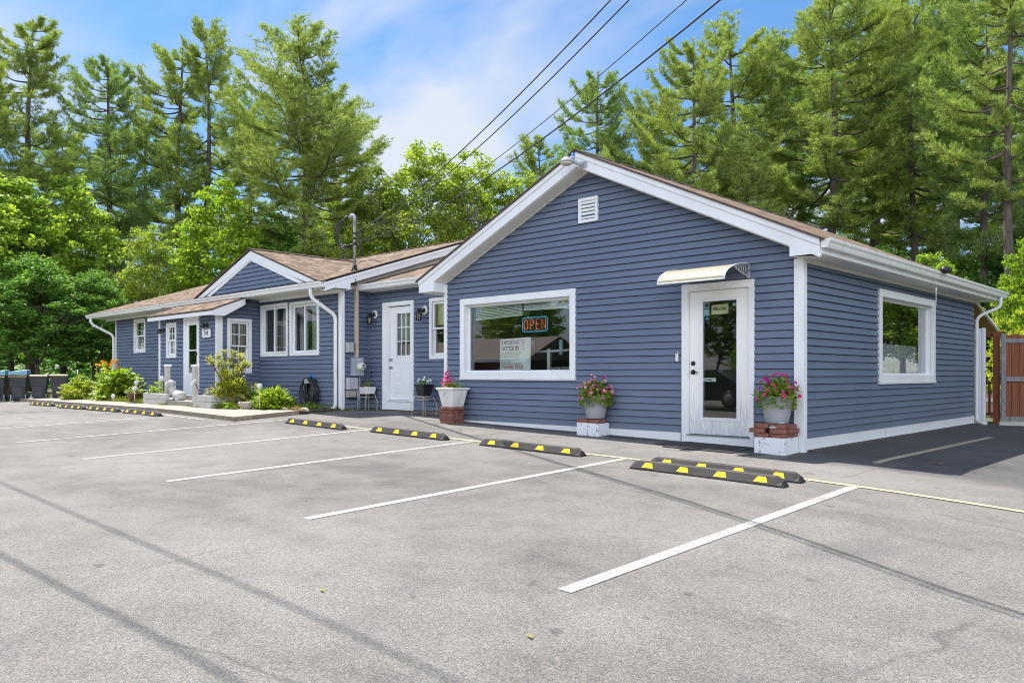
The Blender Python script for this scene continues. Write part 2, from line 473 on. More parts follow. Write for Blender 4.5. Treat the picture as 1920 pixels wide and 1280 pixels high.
M['whiteribbed'] = white_mat("weathered white planter plastic", (0.74, 0.73, 0.72), 0.38)
M['black'] = plain("black metal", (0.018, 0.018, 0.02), 0.4, 0.2, 20)
M['blackpot'] = plain("black plastic pot", (0.02, 0.021, 0.024), 0.35, 0.2, 10)
M['terracotta'] = plain("brown plastic pot", (0.19, 0.105, 0.06), 0.55, 0.12, 6, dirt=0.2)
M['stonepot'] = plain("pale stone pot", (0.44, 0.38, 0.30), 0.95, 0.2, 12, 40, 0.008, dirt=0.3)
M['wire'] = plain("chipped cream metal", (0.58, 0.50, 0.38), 0.5, 0.35, 25, dirt=0.6)
M['steel'] = plain("grey galvanised steel", (0.25, 0.265, 0.29), 0.42, 0.15, 8, metal=0.35)
M['meterbox'] = plain("grey painted steel box", (0.33, 0.37, 0.43), 0.45, 0.08, 6)
M['meterglass'] = plain("pale meter dial", (0.62, 0.62, 0.55), 0.15, 0.15, 14)
M['beige'] = plain("beige painted conduit", (0.55, 0.46, 0.36), 0.55, 0.10, 5)
M['greyplastic'] = plain("grey plastic enclosure", (0.40, 0.41, 0.44), 0.5, 0.07, 6)
M['tan'] = plain("tan plastic enclosure", (0.33, 0.32, 0.27), 0.6, 0.1, 6)
M['hose'] = plain("dark rubber hose", (0.035, 0.031, 0.031), 0.5, 0.3, 20)
M['blue'] = plain("blue plastic", (0.03, 0.12, 0.42), 0.4, 0.15, 8)
M['lightblue'] = plain("light blue plastic lid", (0.16, 0.33, 0.44), 0.5, 0.12, 8)
M['bin'] = plain("dark grey bin plastic", (0.032, 0.035, 0.042), 0.5, 0.3, 4, dirt=0.3)
M['binlid'] = plain("dark grey bin lid", (0.07, 0.07, 0.075), 0.5, 0.2, 5)
M['binrim'] = plain("yellow bin lid rim", (0.55, 0.36, 0.06), 0.5, 0.3, 8)
M['lens'] = plain("frosted lamp lens", (0.50, 0.44, 0.36), 0.3, 0.08, 5)
M['lampgrey'] = plain("pale grey lamp housing", (0.36, 0.385, 0.42), 0.4, 0.08, 6)
M['photocell'] = plain("blue photocell", (0.02, 0.22, 0.62), 0.35, 0.1, 8)
M['globe'] = plain("white globe", (0.56, 0.57, 0.55), 0.25, 0.05, 4)
M['paper'] = plain("paper sheet", (0.72, 0.78, 0.78), 0.8, 0.04, 4)
M['cream'] = plain("cream card", (0.72, 0.68, 0.45), 0.8, 0.06, 6)
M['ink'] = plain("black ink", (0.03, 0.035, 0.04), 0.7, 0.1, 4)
M['redink'] = plain("dark red ink", (0.40, 0.03, 0.03), 0.7, 0.1, 4)
M['blueink'] = plain("blue grey ink", (0.10, 0.16, 0.24), 0.7, 0.2, 4)
M['sticker'] = plain("pale blue sticker", (0.40, 0.60, 0.72), 0.5, 0.1, 9)
M['stickerblue'] = plain("bright blue sticker", (0.01, 0.30, 0.72), 0.4, 0.08, 9)
M['blind'] = plain("pale window blind", (0.80, 0.85, 0.84), 0.6, 0.05, 3, stretch=(1, 1, 40))
M['linen'] = plain("pale curtain", (0.50, 0.52, 0.50), 0.9, 0.12, 5, stretch=(6, 6, 0.5))
M['stripe'] = plain("brown and white curtain", (0.36, 0.27, 0.16), 0.9, 0.75, 9, stretch=(2, 2, 0.1))
M['darkcloth'] = plain("dark curtain", (0.045, 0.045, 0.05), 0.9, 0.3, 5, stretch=(6, 6, 0.4))
M['interior'] = plain("dim interior wall", (0.20, 0.18, 0.16), 0.9, 0.1, 2)
M['interfloor'] = plain("dim interior floor", (0.12, 0.09, 0.07), 0.7, 0.1, 2)
M['fencewood'] = plain("red stained fence board", (0.22, 0.070, 0.034), 0.8, 0.35, 4, 40, 0.003, stretch=(8, 8, 0.6), dirt=0.4)
M['greywood'] = plain("weathered grey timber", (0.22, 0.22, 0.23), 0.9, 0.3, 5, 40, 0.004, stretch=(6, 6, 1), dirt=0.4)
M['rawwood'] = plain("raw brown rafter", (0.30, 0.17, 0.08), 0.8, 0.25, 5, 30, 0.003, dirt=0.3)
M['picketwood'] = plain("faded pink picket", (0.55, 0.30, 0.22), 0.85, 0.25, 8, dirt=0.2)
M['pvc'] = white_mat("white vinyl fence panel", (0.78, 0.80, 0.86), 0.1)
M['statue'] = plain("white painted stone", (0.47, 0.455, 0.43), 0.75, 0.08, 10, 40, 0.006, dirt=0.25)
M['mulch'] = plain("red brown mulch", (0.20, 0.10, 0.07), 0.95, 0.5, 30, 60, 0.02, dirt=0.4)
M['soil'] = plain("dark garden soil", (0.075, 0.062, 0.045), 0.95, 0.5, 12, 40, 0.03, dirt=0.4)
M['bark'] = plain("grey brown bark", (0.105, 0.082, 0.066), 0.95, 0.4, 5, 9, 0.05, stretch=(3, 3, 0.6), dirt=0.5)
M['barkpale'] = plain("pale grey bark", (0.16, 0.14, 0.115), 0.95, 0.35, 5, 9, 0.04, stretch=(3, 3, 0.6), dirt=0.4)
M['twig'] = plain("brown twig", (0.12, 0.085, 0.055), 0.9, 0.3, 12)
M['cable'] = plain("black cable", (0.012, 0.012, 0.014), 0.5, 0.2, 10)
M['cablegrey'] = plain("grey service cable", (0.045, 0.046, 0.05), 0.6, 0.3, 6)
M['mat'] = plain("dark brown mat", (0.032, 0.028, 0.026), 0.95, 0.35, 20, 120, 0.006)
M['matrim'] = plain("black rubber mat border", (0.016, 0.016, 0.017), 0.6, 0.2, 12)
M['hardware'] = plain("dark bronze hardware", (0.03, 0.03, 0.035), 0.35, 0.2, 20, metal=0.6)
M['nickel'] = plain("brushed nickel hardware", (0.36, 0.36, 0.36), 0.3, 0.1, 20, metal=0.8)
def floor_mat():
    m, nt, b = nodes("lawn and forest floor")
    v = coords(nt)
    col = ramp(nt, noise(nt, v, 0.6, 8, 0.7), [(0.3, (0.035, 0.05, 0.016)), (0.5, (0.07, 0.085, 0.03)), (0.7, (0.13, 0.115, 0.06))])
    nt.links.new(col, b.inputs["Base Color"]); b.inputs["Roughness"].default_value = 0.95
    bump(nt, b, noise(nt, v, 9, 6), 0.08, 0.8)
    return m
M['lawn'] = floor_mat()
def glass_mat(name, tint, gain):
    m = bpy.data.materials.new(name); m.use_nodes = True; nt = m.node_tree; nt.nodes.clear()
    o = N(nt, "ShaderNodeOutputMaterial"); tr = N(nt, "ShaderNodeBsdfTransparent"); gl = N(nt, "ShaderNodeBsdfGlossy")
    tr.inputs[0].default_value = (*tint, 1); gl.inputs["Roughness"].default_value = 0.0; gl.inputs[0].default_value = (0.95, 0.97, 1.0, 1)
    fr = N(nt, "ShaderNodeFresnel"); fr.inputs[0].default_value = 1.52
    mu = N(nt, "ShaderNodeMath", operation='MULTIPLY_ADD'); nt.links.new(fr.outputs[0], mu.inputs[0])
    mu.inputs[1].default_value = gain; mu.inputs[2].default_value = 0.05; mu.use_clamp = True
    v = coords(nt); bp = N(nt, "ShaderNodeBump"); bp.inputs["Distance"].default_value = 0.004; bp.inputs["Strength"].default_value = 0.12
    nt.links.new(noise(nt, v, 1.1, 1), bp.inputs["Height"]); nt.links.new(bp.outputs[0], gl.inputs["Normal"])
    ms = N(nt, "ShaderNodeMixShader"); nt.links.new(mu.outputs[0], ms.inputs[0])
    nt.links.new(tr.outputs[0], ms.inputs[1]); nt.links.new(gl.outputs[0], ms.inputs[2]); nt.links.new(ms.outputs[0], o.inputs[0])
    return m
M['glass'] = glass_mat("window glass", (0.90, 0.95, 0.93), 2.2)
def awning_mat():
    m, nt, b = nodes("cream polycarbonate")
    b.inputs["Base Color"].default_value = (0.80, 0.76, 0.62, 1); b.inputs["Roughness"].default_value = 0.35
    tr = N(nt, "ShaderNodeBsdfTranslucent"); tr.inputs[0].default_value = (0.60, 0.55, 0.42, 1)
    w = noise(nt, coords(nt, scale=(0.4, 20, 20)), 3, 3)
    col = ramp(nt, w, [(0.3, (0.50, 0.465, 0.36)), (0.7, (0.58, 0.545, 0.44))]); nt.links.new(col, b.inputs["Base Color"])
    ms = N(nt, "ShaderNodeMixShader"); ms.inputs[0].default_value = 0.45
    nt.links.new(b.outputs[0], ms.inputs[1]); nt.links.new(tr.outputs[0], ms.inputs[2]); nt.links.new(ms.outputs[0], nt.nodes["Material Output"].inputs[0])
    return m
M['awning'] = awning_mat()
def neon_mat(name, c, e):
    m, nt, b = nodes(name)
    b.inputs["Base Color"].default_value = (*c, 1); b.inputs["Emission Color"].default_value = (*c, 1); b.inputs["Emission Strength"].default_value = e
    return m
M['neonred'] = neon_mat("lit red sign tube", (0.75, 0.15, 0.06), 0.24)
M['neonblue'] = neon_mat("lit blue sign tube", (0.03, 0.28, 0.48), 0.22)
# foliage
M['needle'] = leafy("pine needles", [(0.25, (0.138, 0.203, 0.048)), (0.5, (0.268, 0.349, 0.081)), (0.75, (0.422, 0.487, 0.138))], 0.34, 0.35, tcol=(1.3, 1.35, 0.6))
M['needleb'] = leafy("deeper green pine needles", [(0.25, (0.110, 0.185, 0.057)), (0.5, (0.211, 0.310, 0.084)), (0.75, (0.336, 0.437, 0.121))], 0.34, 0.35, tcol=(1.3, 1.4, 0.6))
M['leafmaple'] = leafy("maple leaves", [(0.25, (0.123, 0.212, 0.033)), (0.5, (0.224, 0.340, 0.048)), (0.78, (0.449, 0.534, 0.067))], 0.42, 0.6)
M['leaflime'] = leafy("lime green leaves", [(0.25, (0.119, 0.206, 0.018)), (0.5, (0.219, 0.331, 0.027)), (0.78, (0.362, 0.450, 0.045))], 0.45, 0.6)
M['leafash'] = leafy("yellow green ash leaves", [(0.25, (0.133, 0.203, 0.028)), (0.5, (0.259, 0.343, 0.048)), (0.78, (0.462, 0.504, 0.098))], 0.45, 0.5)
M['leafdark'] = leafy("dark green leaves", [(0.25, (0.066, 0.155, 0.031)), (0.5, (0.121, 0.255, 0.044)), (0.78, (0.243, 0.398, 0.062))], 0.36, 0.5)
M['leafhosta'] = leafy("broad green leaves", [(0.25, (0.105, 0.18, 0.012)), (0.5, (0.225, 0.32, 0.024)), (0.78, (0.40, 0.46, 0.06))], 0.42, 2.0)
M['leafrhodo'] = leafy("yellow olive leaves", [(0.2, (0.10, 0.15, 0.02)), (0.45, (0.25, 0.30, 0.03)), (0.66, (0.42, 0.38, 0.05)), (0.85, (0.44, 0.26, 0.12))], 0.4, 3.0)
M['leafsedum'] = leafy("pale yellow green leaves", [(0.25, (0.15, 0.20, 0.02)), (0.5, (0.28, 0.34, 0.035)), (0.78, (0.42, 0.42, 0.06))], 0.4, 3.0)
M['leafpot'] = leafy("bright potted leaves", [(0.25, (0.10, 0.19, 0.02)), (0.5, (0.22, 0.32, 0.03)), (0.78, (0.42, 0.46, 0.10))], 0.4, 6.0)
M['grassblade'] = leafy("grass blades", [(0.25, (0.10, 0.14, 0.02)), (0.5, (0.19, 0.24, 0.04)), (0.78, (0.34, 0.32, 0.10))], 0.35, 3.0)
M['petalpink'] = leafy("pink petals", [(0.2, (0.55, 0.015, 0.13)), (0.5, (0.66, 0.04, 0.16)), (0.8, (0.72, 0.10, 0.20))], 0.3, 8.0, tcol=(1.1, 1, 1))
M['petalpale'] = leafy("pale pink petals", [(0.2, (0.66, 0.16, 0.24)), (0.5, (0.74, 0.28, 0.32)), (0.8, (0.78, 0.45, 0.44))], 0.3, 8.0, tcol=(1.1, 1, 1))
M['petalmagenta'] = leafy("magenta petals", [(0.2, (0.42, 0.008, 0.26)), (0.5, (0.58, 0.02, 0.36)), (0.8, (0.72, 0.08, 0.30))], 0.3, 8.0, tcol=(1.1, 1, 1))
M['petalwhite'] = leafy("white petals", [(0.3, (0.70, 0.74, 0.84)), (0.7, (0.84, 0.86, 0.88))], 0.2, 8.0, tcol=(1, 1, 1))
M['petalorange'] = leafy("orange petals", [(0.3, (0.80, 0.25, 0.01)), (0.7, (0.85, 0.42, 0.03))], 0.3, 8.0, tcol=(1.1, 1, 1))
M['petalviolet'] = leafy("violet petals", [(0.3, (0.04, 0.015, 0.12)), (0.7, (0.08, 0.03, 0.2))], 0.2, 8.0, tcol=(1, 1, 1))

# ------------------------------------------------------------------ ground, lot, paint, walk
def across(x):
    if x < -13: return 0.2665
    if x < 0: return -0.0205 * x
    if x < 3: return -0.0205 * x - 0.009 * x * x
    return -0.1425 - 0.03 * (min(x, 9) - 3)
def ground_z(x, y):
    return across(x) + 0.0345 * max(-13.5, min(0.0, y))

def height_sheet(name, xs, ys, dz, mat_, skip=None):
    mb = MB(); nx = len(xs)
    v = [(x, y, ground_z(x, y) + dz) for y in ys for x in xs]
    f = []
    for j in range(len(ys) - 1):
        for i in range(nx - 1):
            if skip and skip(0.5 * (xs[i] + xs[i + 1]), 0.5 * (ys[j] + ys[j + 1])): continue
            f.append((j * nx + i, j * nx + i + 1, (j + 1) * nx + i + 1, (j + 1) * nx + i))
    mb.raw(v, f)
    return mb.build(name, mat_)
def rng(a, b, st):
    n = int(round((b - a) / st)); return [a + (b - a) * i / n for i in range(n + 1)]
tag(height_sheet("ground", [-420, -250, -150, -100, -60] + rng(-40, 30, 2.5) + [50, 90, 150, 250, 420], [-420, -200, -100, -60, -40] + rng(-30, 20, 2.5)[0:7] + [-13.5, -12, -9, -6, -3, 0, 3, 6, 10, 20, 35, 60, 110, 220, 420], -0.06, M['lawn']), kind="structure")
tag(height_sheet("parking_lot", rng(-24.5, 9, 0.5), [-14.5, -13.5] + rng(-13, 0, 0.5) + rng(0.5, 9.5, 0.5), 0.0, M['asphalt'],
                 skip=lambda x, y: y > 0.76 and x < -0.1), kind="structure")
tag(height_sheet("road", [-160, -90, -50] + rng(-40, 30, 5) + [60, 110, 160], [-25.5, -22, -18.5], -0.02, M['asphalt']), kind="structure")

def strip(name, pts, w, m, dz=0.004):
    mb = MB(); P_ = []
    for (a, b) in zip(pts[:-1], pts[1:]):
        L = sqrt((b[0] - a[0]) ** 2 + (b[1] - a[1]) ** 2); k = max(1, int(L / 0.25))
        P_ += [(a[0] + (b[0] - a[0]) * i / k, a[1] + (b[1] - a[1]) * i / k) for i in range(k)]
    P_.append(pts[-1])
    L_, R_ = [], []
    for i, p in enumerate(P_):
        a = P_[max(i - 1, 0)]; b = P_[min(i + 1, len(P_) - 1)]
        d = Vector((b[0] - a[0], b[1] - a[1])).normalized(); n = Vector((-d.y, d.x)) * w / 2
        for lst, q in ((L_, (p[0] + n.x, p[1] + n.y)), (R_, (p[0] - n.x, p[1] - n.y))):
            lst.append((q[0], q[1], ground_z(*q) + dz))
    n = len(P_)
    mb.raw(L_ + R_, [(i, n + i, n + i + 1, i + 1) for i in range(n - 1)])
    return tag(mb.build(name, m), kind="structure")
for x in (1.39, -1.40, -4.14, -6.68):
    strip("stall_line", [(x, -1.97), (x, -6.45)], 0.105, M['paintwhite'] if x > -5 else M['paintwhite'])
strip("stall_line", [(-9.42, -2.0), (-9.42, -6.5)], 0.10, M['paintworn'])
for x in (-12.05, -14.55, -17.0):
    strip("stall_line", [(x, -2.95), (x, -6.6)], 0.10, M['paintworn'])
strip("stop_line", [(4.6, -1.93), (-9.45, -1.93)], 0.085, M['paintyellow'], 0.007)
strip("stop_line", [(-10.6, -2.98), (-20.5, -2.98)], 0.08, M['paintworn'], 0.007)
strip("side_line", [(1.02, -0.3), (1.045, 4.9)], 0.10, M['paintyellow'])
# tar sealer smears where the lot meets the wall
rt = random.Random(5)
for (cx_, cy_, rx, ry) in ((-2.75, -0.14, 0.62, 0.14), (-1.55, -0.16, 0.5, 0.16), (-5.2, -0.10, 1.5, 0.09), (-1.78, -0.42, 0.22, 0.16), (-0.55, -0.30, 0.42, 0.42)):
    mb = MB(); n = 26; pts = []
    for k in range(n):
        a = 2 * pi * k / n; q = 0.72 + 0.4 * rt.random()
        x, y = cx_ + rx * q * cos(a), min(-0.005, cy_ + ry * q * sin(a))
        pts.append((x, y, ground_z(x, y) + 0.004))
    c = (cx_, cy_, ground_z(cx_, cy_) + 0.004)
    for k in range(n): mb.face([c, pts[k], pts[(k + 1) % n]])
    tag(mb.build("tar_patch", M['tar']), kind="structure")

for (pts, w_) in (([(-6.9, -0.045), (-1.80, -0.045)], 0.10), ([(0.075, 0.1), (0.075, 8.1)], 0.12), ([(-10.3, 0.66), (-9.85, 0.66)], 0.16), ([(-8.7, 0.68), (-6.95, 0.68)], 0.12)):
    strip("wall_grit", pts, w_, M['grit'], 0.0055)
# concrete walk along the house with its kerb
walk = [(-24.5, -2.73), (-9.95, -2.73), (-10.28, -1.12), (-11.0, -1.45), (-12.2, -1.9), (-24.5, -1.95)]
def slab(name, poly, z_off, thick, m, mi_side=None):
    mb = MB(); n = len(poly)
    top = [(x, y, ground_z(x, y) + z_off) for x, y in poly]; bot = [(x, y, ground_z(x, y) + z_off - thick) for x, y in poly]
    mb.face(top)
    for i in range(n):
        j = (i + 1) % n; mb.face([bot[i], bot[j], top[j], top[i]], 1 if mi_side else 0)
    return mb.build(name, [m, mi_side] if mi_side else m)
wk = []
for a, b in zip(walk[:2], walk[1:2]):
    k = 12; wk += [(a[0] + (b[0] - a[0]) * i / k, a[1]) for i in range(k)]
tag(slab("walkway", wk + walk[1:5] + [(-13, -1.95), (-18, -1.95), (-24.5, -1.95)], 0.085, 0.14, M['concrete'], M['kerb']), kind="structure")
tag(slab("planting_bed", [(-24.5, -1.95), (-18, -1.95), (-13, -1.95), (-12.2, -1.9), (-11.0, -1.45), (-10.30, -1.10), (-10.36, -0.03), (-24.5, -0.03)], 0.06, 0.12, M['soil']), kind="structure")
mb = MB(); n = 22; pts = []
for k in range(n):
    a = 2 * pi * k / n; q = 0.8 + 0.3 * rt.random(); x, y = -10.75 + 0.55 * q * cos(a), -0.98 + 0.26 * q * sin(a)
    pts.append((x, y, ground_z(x, y) + 0.075))
for k in range(n): mb.face([(-10.75, -0.98, ground_z(-10.75, -0.98) + 0.12), pts[k], pts[(k + 1) % n]])
tag(mb.build("mulch_patch", M['mulch']), kind="structure")

# ------------------------------------------------------------------ the building
BLD = thing("roadside_building", (-7.0, 0.0, 0.0), "long low building clad in blue vinyl siding with white trim and brown shingle roofs", "building")
CO = 0.1016
def front(Y): return lambda u, z, o: (u, Y - o, z)
def side(X): return lambda u, z, o: (X + o, u, z)
def bxP(mb, P, u0, u1, z0, z1, o0, o1, mi=0):
    return mb.box(u0, u1, o0, o1, z0, z1, mi, lambda a, o, z: P(a, z, o))
def siding(mb, P, ufun, z0, z1, holes=(), seed=1, course=CO, flat=False, extra=()):
    R_ = random.Random(seed); i = 0; za = z0
    phase = R_.random() * 3
    while za < z1 - 1e-4:
        zb = min(za + course, z1)
        br = {za, zb}
        for h in holes:
            for q in (h[2], h[3]):
                if za < q < zb: br.add(q)
        for q in extra:
            if za < q < zb: br.add(q)
        br = sorted(br)
        if i % 2 == 0: phase = R_.uniform(0.3, 3.4)
        for a, b in zip(br[:-1], br[1:]):
            la, ra = ufun(a); lb, rb = ufun(b)
            if ra - la < 0.02: continue
            iv = [(la, ra)]
            for h in holes:
                if h[2] <= a + 1e-6 and h[3] >= b - 1e-6:
                    nv = []
                    for s_, e_ in iv:
                        if h[1] <= s_ or h[0] >= e_: nv.append((s_, e_)); continue
                        if h[0] > s_: nv.append((s_, h[0]))
                        if h[1] < e_: nv.append((h[1], e_))
                    iv = nv
            def off(z): return 0.0 if flat else 0.027 - 0.031 * (z - za) / course
            for s_, e_ in iv:
                cuts = [s_]
                if not flat:
                    q = la + phase
                    while q < e_:
                        if s_ + 0.1 < q < e_ - 0.1 and R_.random() < 0.55: cuts.append(q)
                        q += 3.66
                cuts.append(e_)
                for k, (c0, c1) in enumerate(zip(cuts[:-1], cuts[1:])):
                    d = 0.0 if flat else 0.0008 * (k % 2)
                    t0 = c0 if c0 != la else lb; t1 = c1 if c1 != ra else rb
                    if t1 < t0: t0 = t1 = 0.5 * (t0 + t1)
                    if c0 == la and lb > la: t0 = max(t0, lb)
                    bb = b
                    if not flat and b == zb and zb < z1 - 0.02:
                        bb = b - 0.008          # the lap: a recess under the next course, black strip painted as its shadow
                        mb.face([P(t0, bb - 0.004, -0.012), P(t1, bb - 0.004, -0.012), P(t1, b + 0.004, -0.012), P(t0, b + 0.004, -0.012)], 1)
                        if bb <= a: bb = a + 0.0005
                    mb.face([P(c0, a, off(a) + d), P(c1, a, off(a) + d), P(t1, bb, off(bb) + d), P(t0, bb, off(bb) + d)])
                    if not flat and a == za:
                        mb.face([P(c0, a, -0.012), P(c1, a, -0.012), P(c1, a, off(a) + d), P(c0, a, off(a) + d)])
                    if k: 
                        mb.face([P(c0, a, off(a) - 0.002), P(c0, a, off(a) + 0.002), P(c0 + 0.004, b, off(b) + 0.002), P(c0 + 0.004, b, off(b) - 0.002)])
        za = zb; i += 1
def wall(P, ufun, z0, z1, holes=(), seed=1, z_back=None, extra=()):
    mb = MB(); siding(mb, P, ufun, z0, z1, holes, seed, extra=extra)
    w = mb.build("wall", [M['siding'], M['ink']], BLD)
    b2 = MB(); siding(b2, lambda u, z, o: P(u, z, o - 0.02), ufun, z_back if z_back is not None else z0, z1, holes, seed, 0.55, True, extra)
    b2.build("wall_lining", M['interior'], w)
    return w
def part(name, m, fn, parent=None, bevel=0.0):
    mb = MB(); fn(mb); return mb.build(name, m, parent or BLD, bevel)

# --- shop wing: front gable wall, side wall
XA, SL = -3.5, 0.47
def slope(x): return 0.445 if x < XA else SL
def zb(x): return 4.27 - slope(x) * abs(x - XA)          # underside of the rake
WIN_S = (-6.39, -3.87, 1.04, 2.285)                 # shop window opening in the front wall
DOOR_S = (-1.70, -0.70, 0.0, 2.215)
WIN_R = (2.83, 5.40, 0.985, 2.215)
PF, PR = front(0.0), side(0.0)
def uA(z):
    if z <= 2.626: return (-6.9, 0.0)
    h = 4.262 - z; return (max(-6.9, XA - h / 0.445), min(0.0, XA + h / SL))
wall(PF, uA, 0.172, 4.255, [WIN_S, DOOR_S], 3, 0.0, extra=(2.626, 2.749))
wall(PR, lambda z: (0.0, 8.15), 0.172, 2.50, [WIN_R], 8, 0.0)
part("wall", M['siding'], lambda mb: (mb.box(-6.95, -6.90, 0, 8.15, 0, 2.7), mb.box(-6.9, 0, 8.10, 8.15, 0, 2.7),
     mb.prism([(-6.9, 2.7), (0, 2.7), (XA, 4.2)], lambda a, b, d: (a, d, b), 8.10, 8.15)))
part("floor", M['interfloor'], lambda mb: mb.box(-6.88, -0.05, 0.03, 8.05, 0.12, 0.165))
part("floor", M['interfloor'], lambda mb: (mb.box(-23.35, -6.97, 0.80, 7.3, 0.24, 0.29), mb.box(-23.35, -10.4, 0.04, 0.80, 0.24, 0.289)))
part("room_ceiling", M['interior'], lambda mb: (mb.box(-6.88, -0.05, 0.03, 8.05, 2.5, 2.53),))
part("base_board", M['trim'], lambda mb: mb.box(-6.9, -1.80, -0.018, 0.0, -0.05, 0.17))
part("base_board", M['trim'], lambda mb: mb.box(-0.63, -0.095, -0.018, 0.0, -0.05, 0.17))
part("base_board", M['trim'], lambda mb: (mb.box(0.0, 0.018, 0.075, 8.15, 0.022, 0.17), mb.box(0.018, 0.026, 0.075, 8.15, 0.022, 0.05)))
part("trim_joint", M['ink'], lambda mb: (mb.box(0.0181, 0.0186, 3.02, 3.026, 0.052, 0.17), mb.box(0.0261, 0.0266, 3.02, 3.026, 0.022, 0.05)))
part("foundation", M['foundation'], lambda mb: mb.box(-0.05, 0.006, 0.01, 8.15, -0.2, 0.021))
part("foundation", M['foundation'], lambda mb: mb.box(-23.38, -10.36, 0.005, 0.1, 0.0, 0.229))
part("foundation", M['foundation'], lambda mb: (mb.box(-10.4, -10.372, 0.1, 0.734, 0.0, 0.26), mb.box(-10.37, -6.95, 0.735, 0.80, 0.0, 0.262)))
part("corner_board", M['trim'], lambda mb: (mb.box(-0.095, 0.036, -0.036, 0.0, -0.01, 2.505), mb.box(0.0, 0.036, 0.0, 0.072, -0.01, 2.50)), bevel=0.003)
part("corner_board", M['trim'], lambda mb: (mb.box(-6.955, -6.875, -0.036, 0.0, 0.1, 2.70), mb.box(-6.955, -6.93, 0.0, 0.07, 0.1, 2.70)), bevel=0.003)

# --- shop roof
def rake_poly(z_lo, z_hi, xl, xr):
    return [(xl, zb(xl) + z_lo), (XA, 4.27 + z_lo), (xr, zb(xr) + z_lo), (xr, zb(xr) + z_hi), (XA, 4.27 + z_hi), (xl, zb(xl) + z_hi)]
XL, XR = XA - 3.86, XA + 3.86
fr_ = lambda a, b, d: (a, d, b)
def rake(mb):
    for xa, xb in ((XL, XA), (XA, XR)):
        mb.prism([(xa, zb(xa)), (xb, zb(xb)), (xb, zb(xb) + 0.15), (xa, zb(xa) + 0.15)], fr_, -0.31, -0.28)
        mb.prism([(xa, zb(xa) + 0.15), (xb, zb(xb) + 0.15), (xb, zb(xb) + 0.225), (xa, zb(xa) + 0.225)], fr_, -0.332, -0.28)
part("rake_board", M['fascia'], rake)
def rsoffit(mb):
    for xa, xb in ((-6.93, XA), (XA, 0.02)):
        mb.prism([(xa, zb(xa) - 0.012), (xb, zb(xb) - 0.012), (xb, zb(xb) - 0.002), (xa, zb(xa) - 0.002)], fr_, -0.285, 0.0)
        mb.prism([(xa, zb(xa) - 0.034), (xb, zb(xb) - 0.034), (xb, zb(xb) - 0.0125), (xa, zb(xa) - 0.0125)], fr_, -0.032, -0.004)
    x = -6.8
    while x < -0.1:
        q = zb(x) - 0.0155; mb.box(x - 0.008, x + 0.008, -0.055, -0.040, q - 0.003, q, 1); x += 0.145
sf = MB(); rsoffit(sf); sf.build("soffit", [M['soffit'], M['ink']], BLD)
def eave_box(mb):
    # boxed return at the low ends of the gable
    mb.prism([(-0.03, 2.505), (0.37, 2.505), (0.37, zb(0.37) + 0.02), (-0.03, zb(-0.03) + 0.0)], fr_, -0.309, -0.27)
    mb.box(0.34, 0.37, -0.27, 8.6, 2.505, 2.69)
part("eave_return", M['fascia'], eave_box)
part("eave_return", M['fascia'], lambda mb: mb.prism([(-7.36, 2.56), (-6.93, 2.56), (-6.93, zb(-6.93)), (-7.36, zb(-7.36) + 0.02)], fr_, -0.309, -0.0))
part("soffit", M['soffit'], lambda mb: (mb.box(0.0, 0.345, -0.27, 8.55, 2.497, 2.508), mb.box(0.0, 0.036, 0.075, 8.15, 2.455, 2.496)))
part("soffit", M['soffit'], lambda mb: mb.box(-7.36, -6.9, -0.27, 0.7, 2.55, 2.561))
def roof_slab(name, e0, e1, r0, r1, th=0.024):
    """e0-e1: eave edge, r0-r1: ridge edge (3-D points); UV runs along the eave and up the slope"""
    mb = MB(); e0, e1, r0, r1 = (Vector(p) for p in (e0, e1, r0, r1))
    ax = (e1 - e0).normalized(); n = ax.cross(r0 - e0).normalized()
    if n.z < 0: n = -n
    up = n.cross(ax)
    if up.z < 0: up = -up
    uv = lambda p: ((p - e0).dot(ax), (p - e0).dot(up))
    top = [e0, e1, r1, r0]; bot = [p - n * th for p in top]
    mb.face(top, 0, [uv(p) for p in top]); mb.face(bot[::-1], 1)
    for i in range(4): mb.face([bot[i], bot[(i + 1) % 4], top[(i + 1) % 4], top[i]], 1)
    return mb.build(name, [M['shingle'], M['shingle_edge']], BLD)
def zr(x): return zb(x) + 0.225 + 0.030
roof_slab("roof", (XR + 0.06, -0.36, zr(XR + 0.06)), (XR + 0.06, 8.75, zr(XR + 0.06)), (XA, -0.36, zr(XA)), (XA, 8.75, zr(XA)))
roof_slab("roof", (XL - 0.06, -0.36, zr(XL - 0.06)), (XL - 0.06, 8.75, zr(XL - 0.06)), (XA, -0.36, zr(XA)), (XA, 8.75, zr(XA)))
def cap_x(mb, x, y0, y1, z, s):
    y = y0; k = 0
    while y < y1:
        mb.prism([(-0.13, -0.13 * s), (0, 0.0), (0.13, -0.13 * s), (0.13, -0.13 * s + 0.014), (0, 0.016), (-0.13, -0.13 * s + 0.014)], lambda a, b, d: (x + a, d, z + b + (0.007 if k % 2 else 0)), y, min(y1, y + 0.27)); y += 0.25; k += 1
part("ridge_cap", M['shingle_edge'], lambda mb: cap_x(mb, XA, -0.365, 8.75, zr(XA) + 0.002, SL))
GP = [(0, 0), (0.075, 0), (0.088, 0.03), (0.094, 0.055), (0.118, 0.082), (0.12, 0.115), (0.112, 0.115), (0.108, 0.09), (0.078, 0.058), (0.07, 0.012), (0.008, 0.012), (0.008, 0.11), (0, 0.11)]
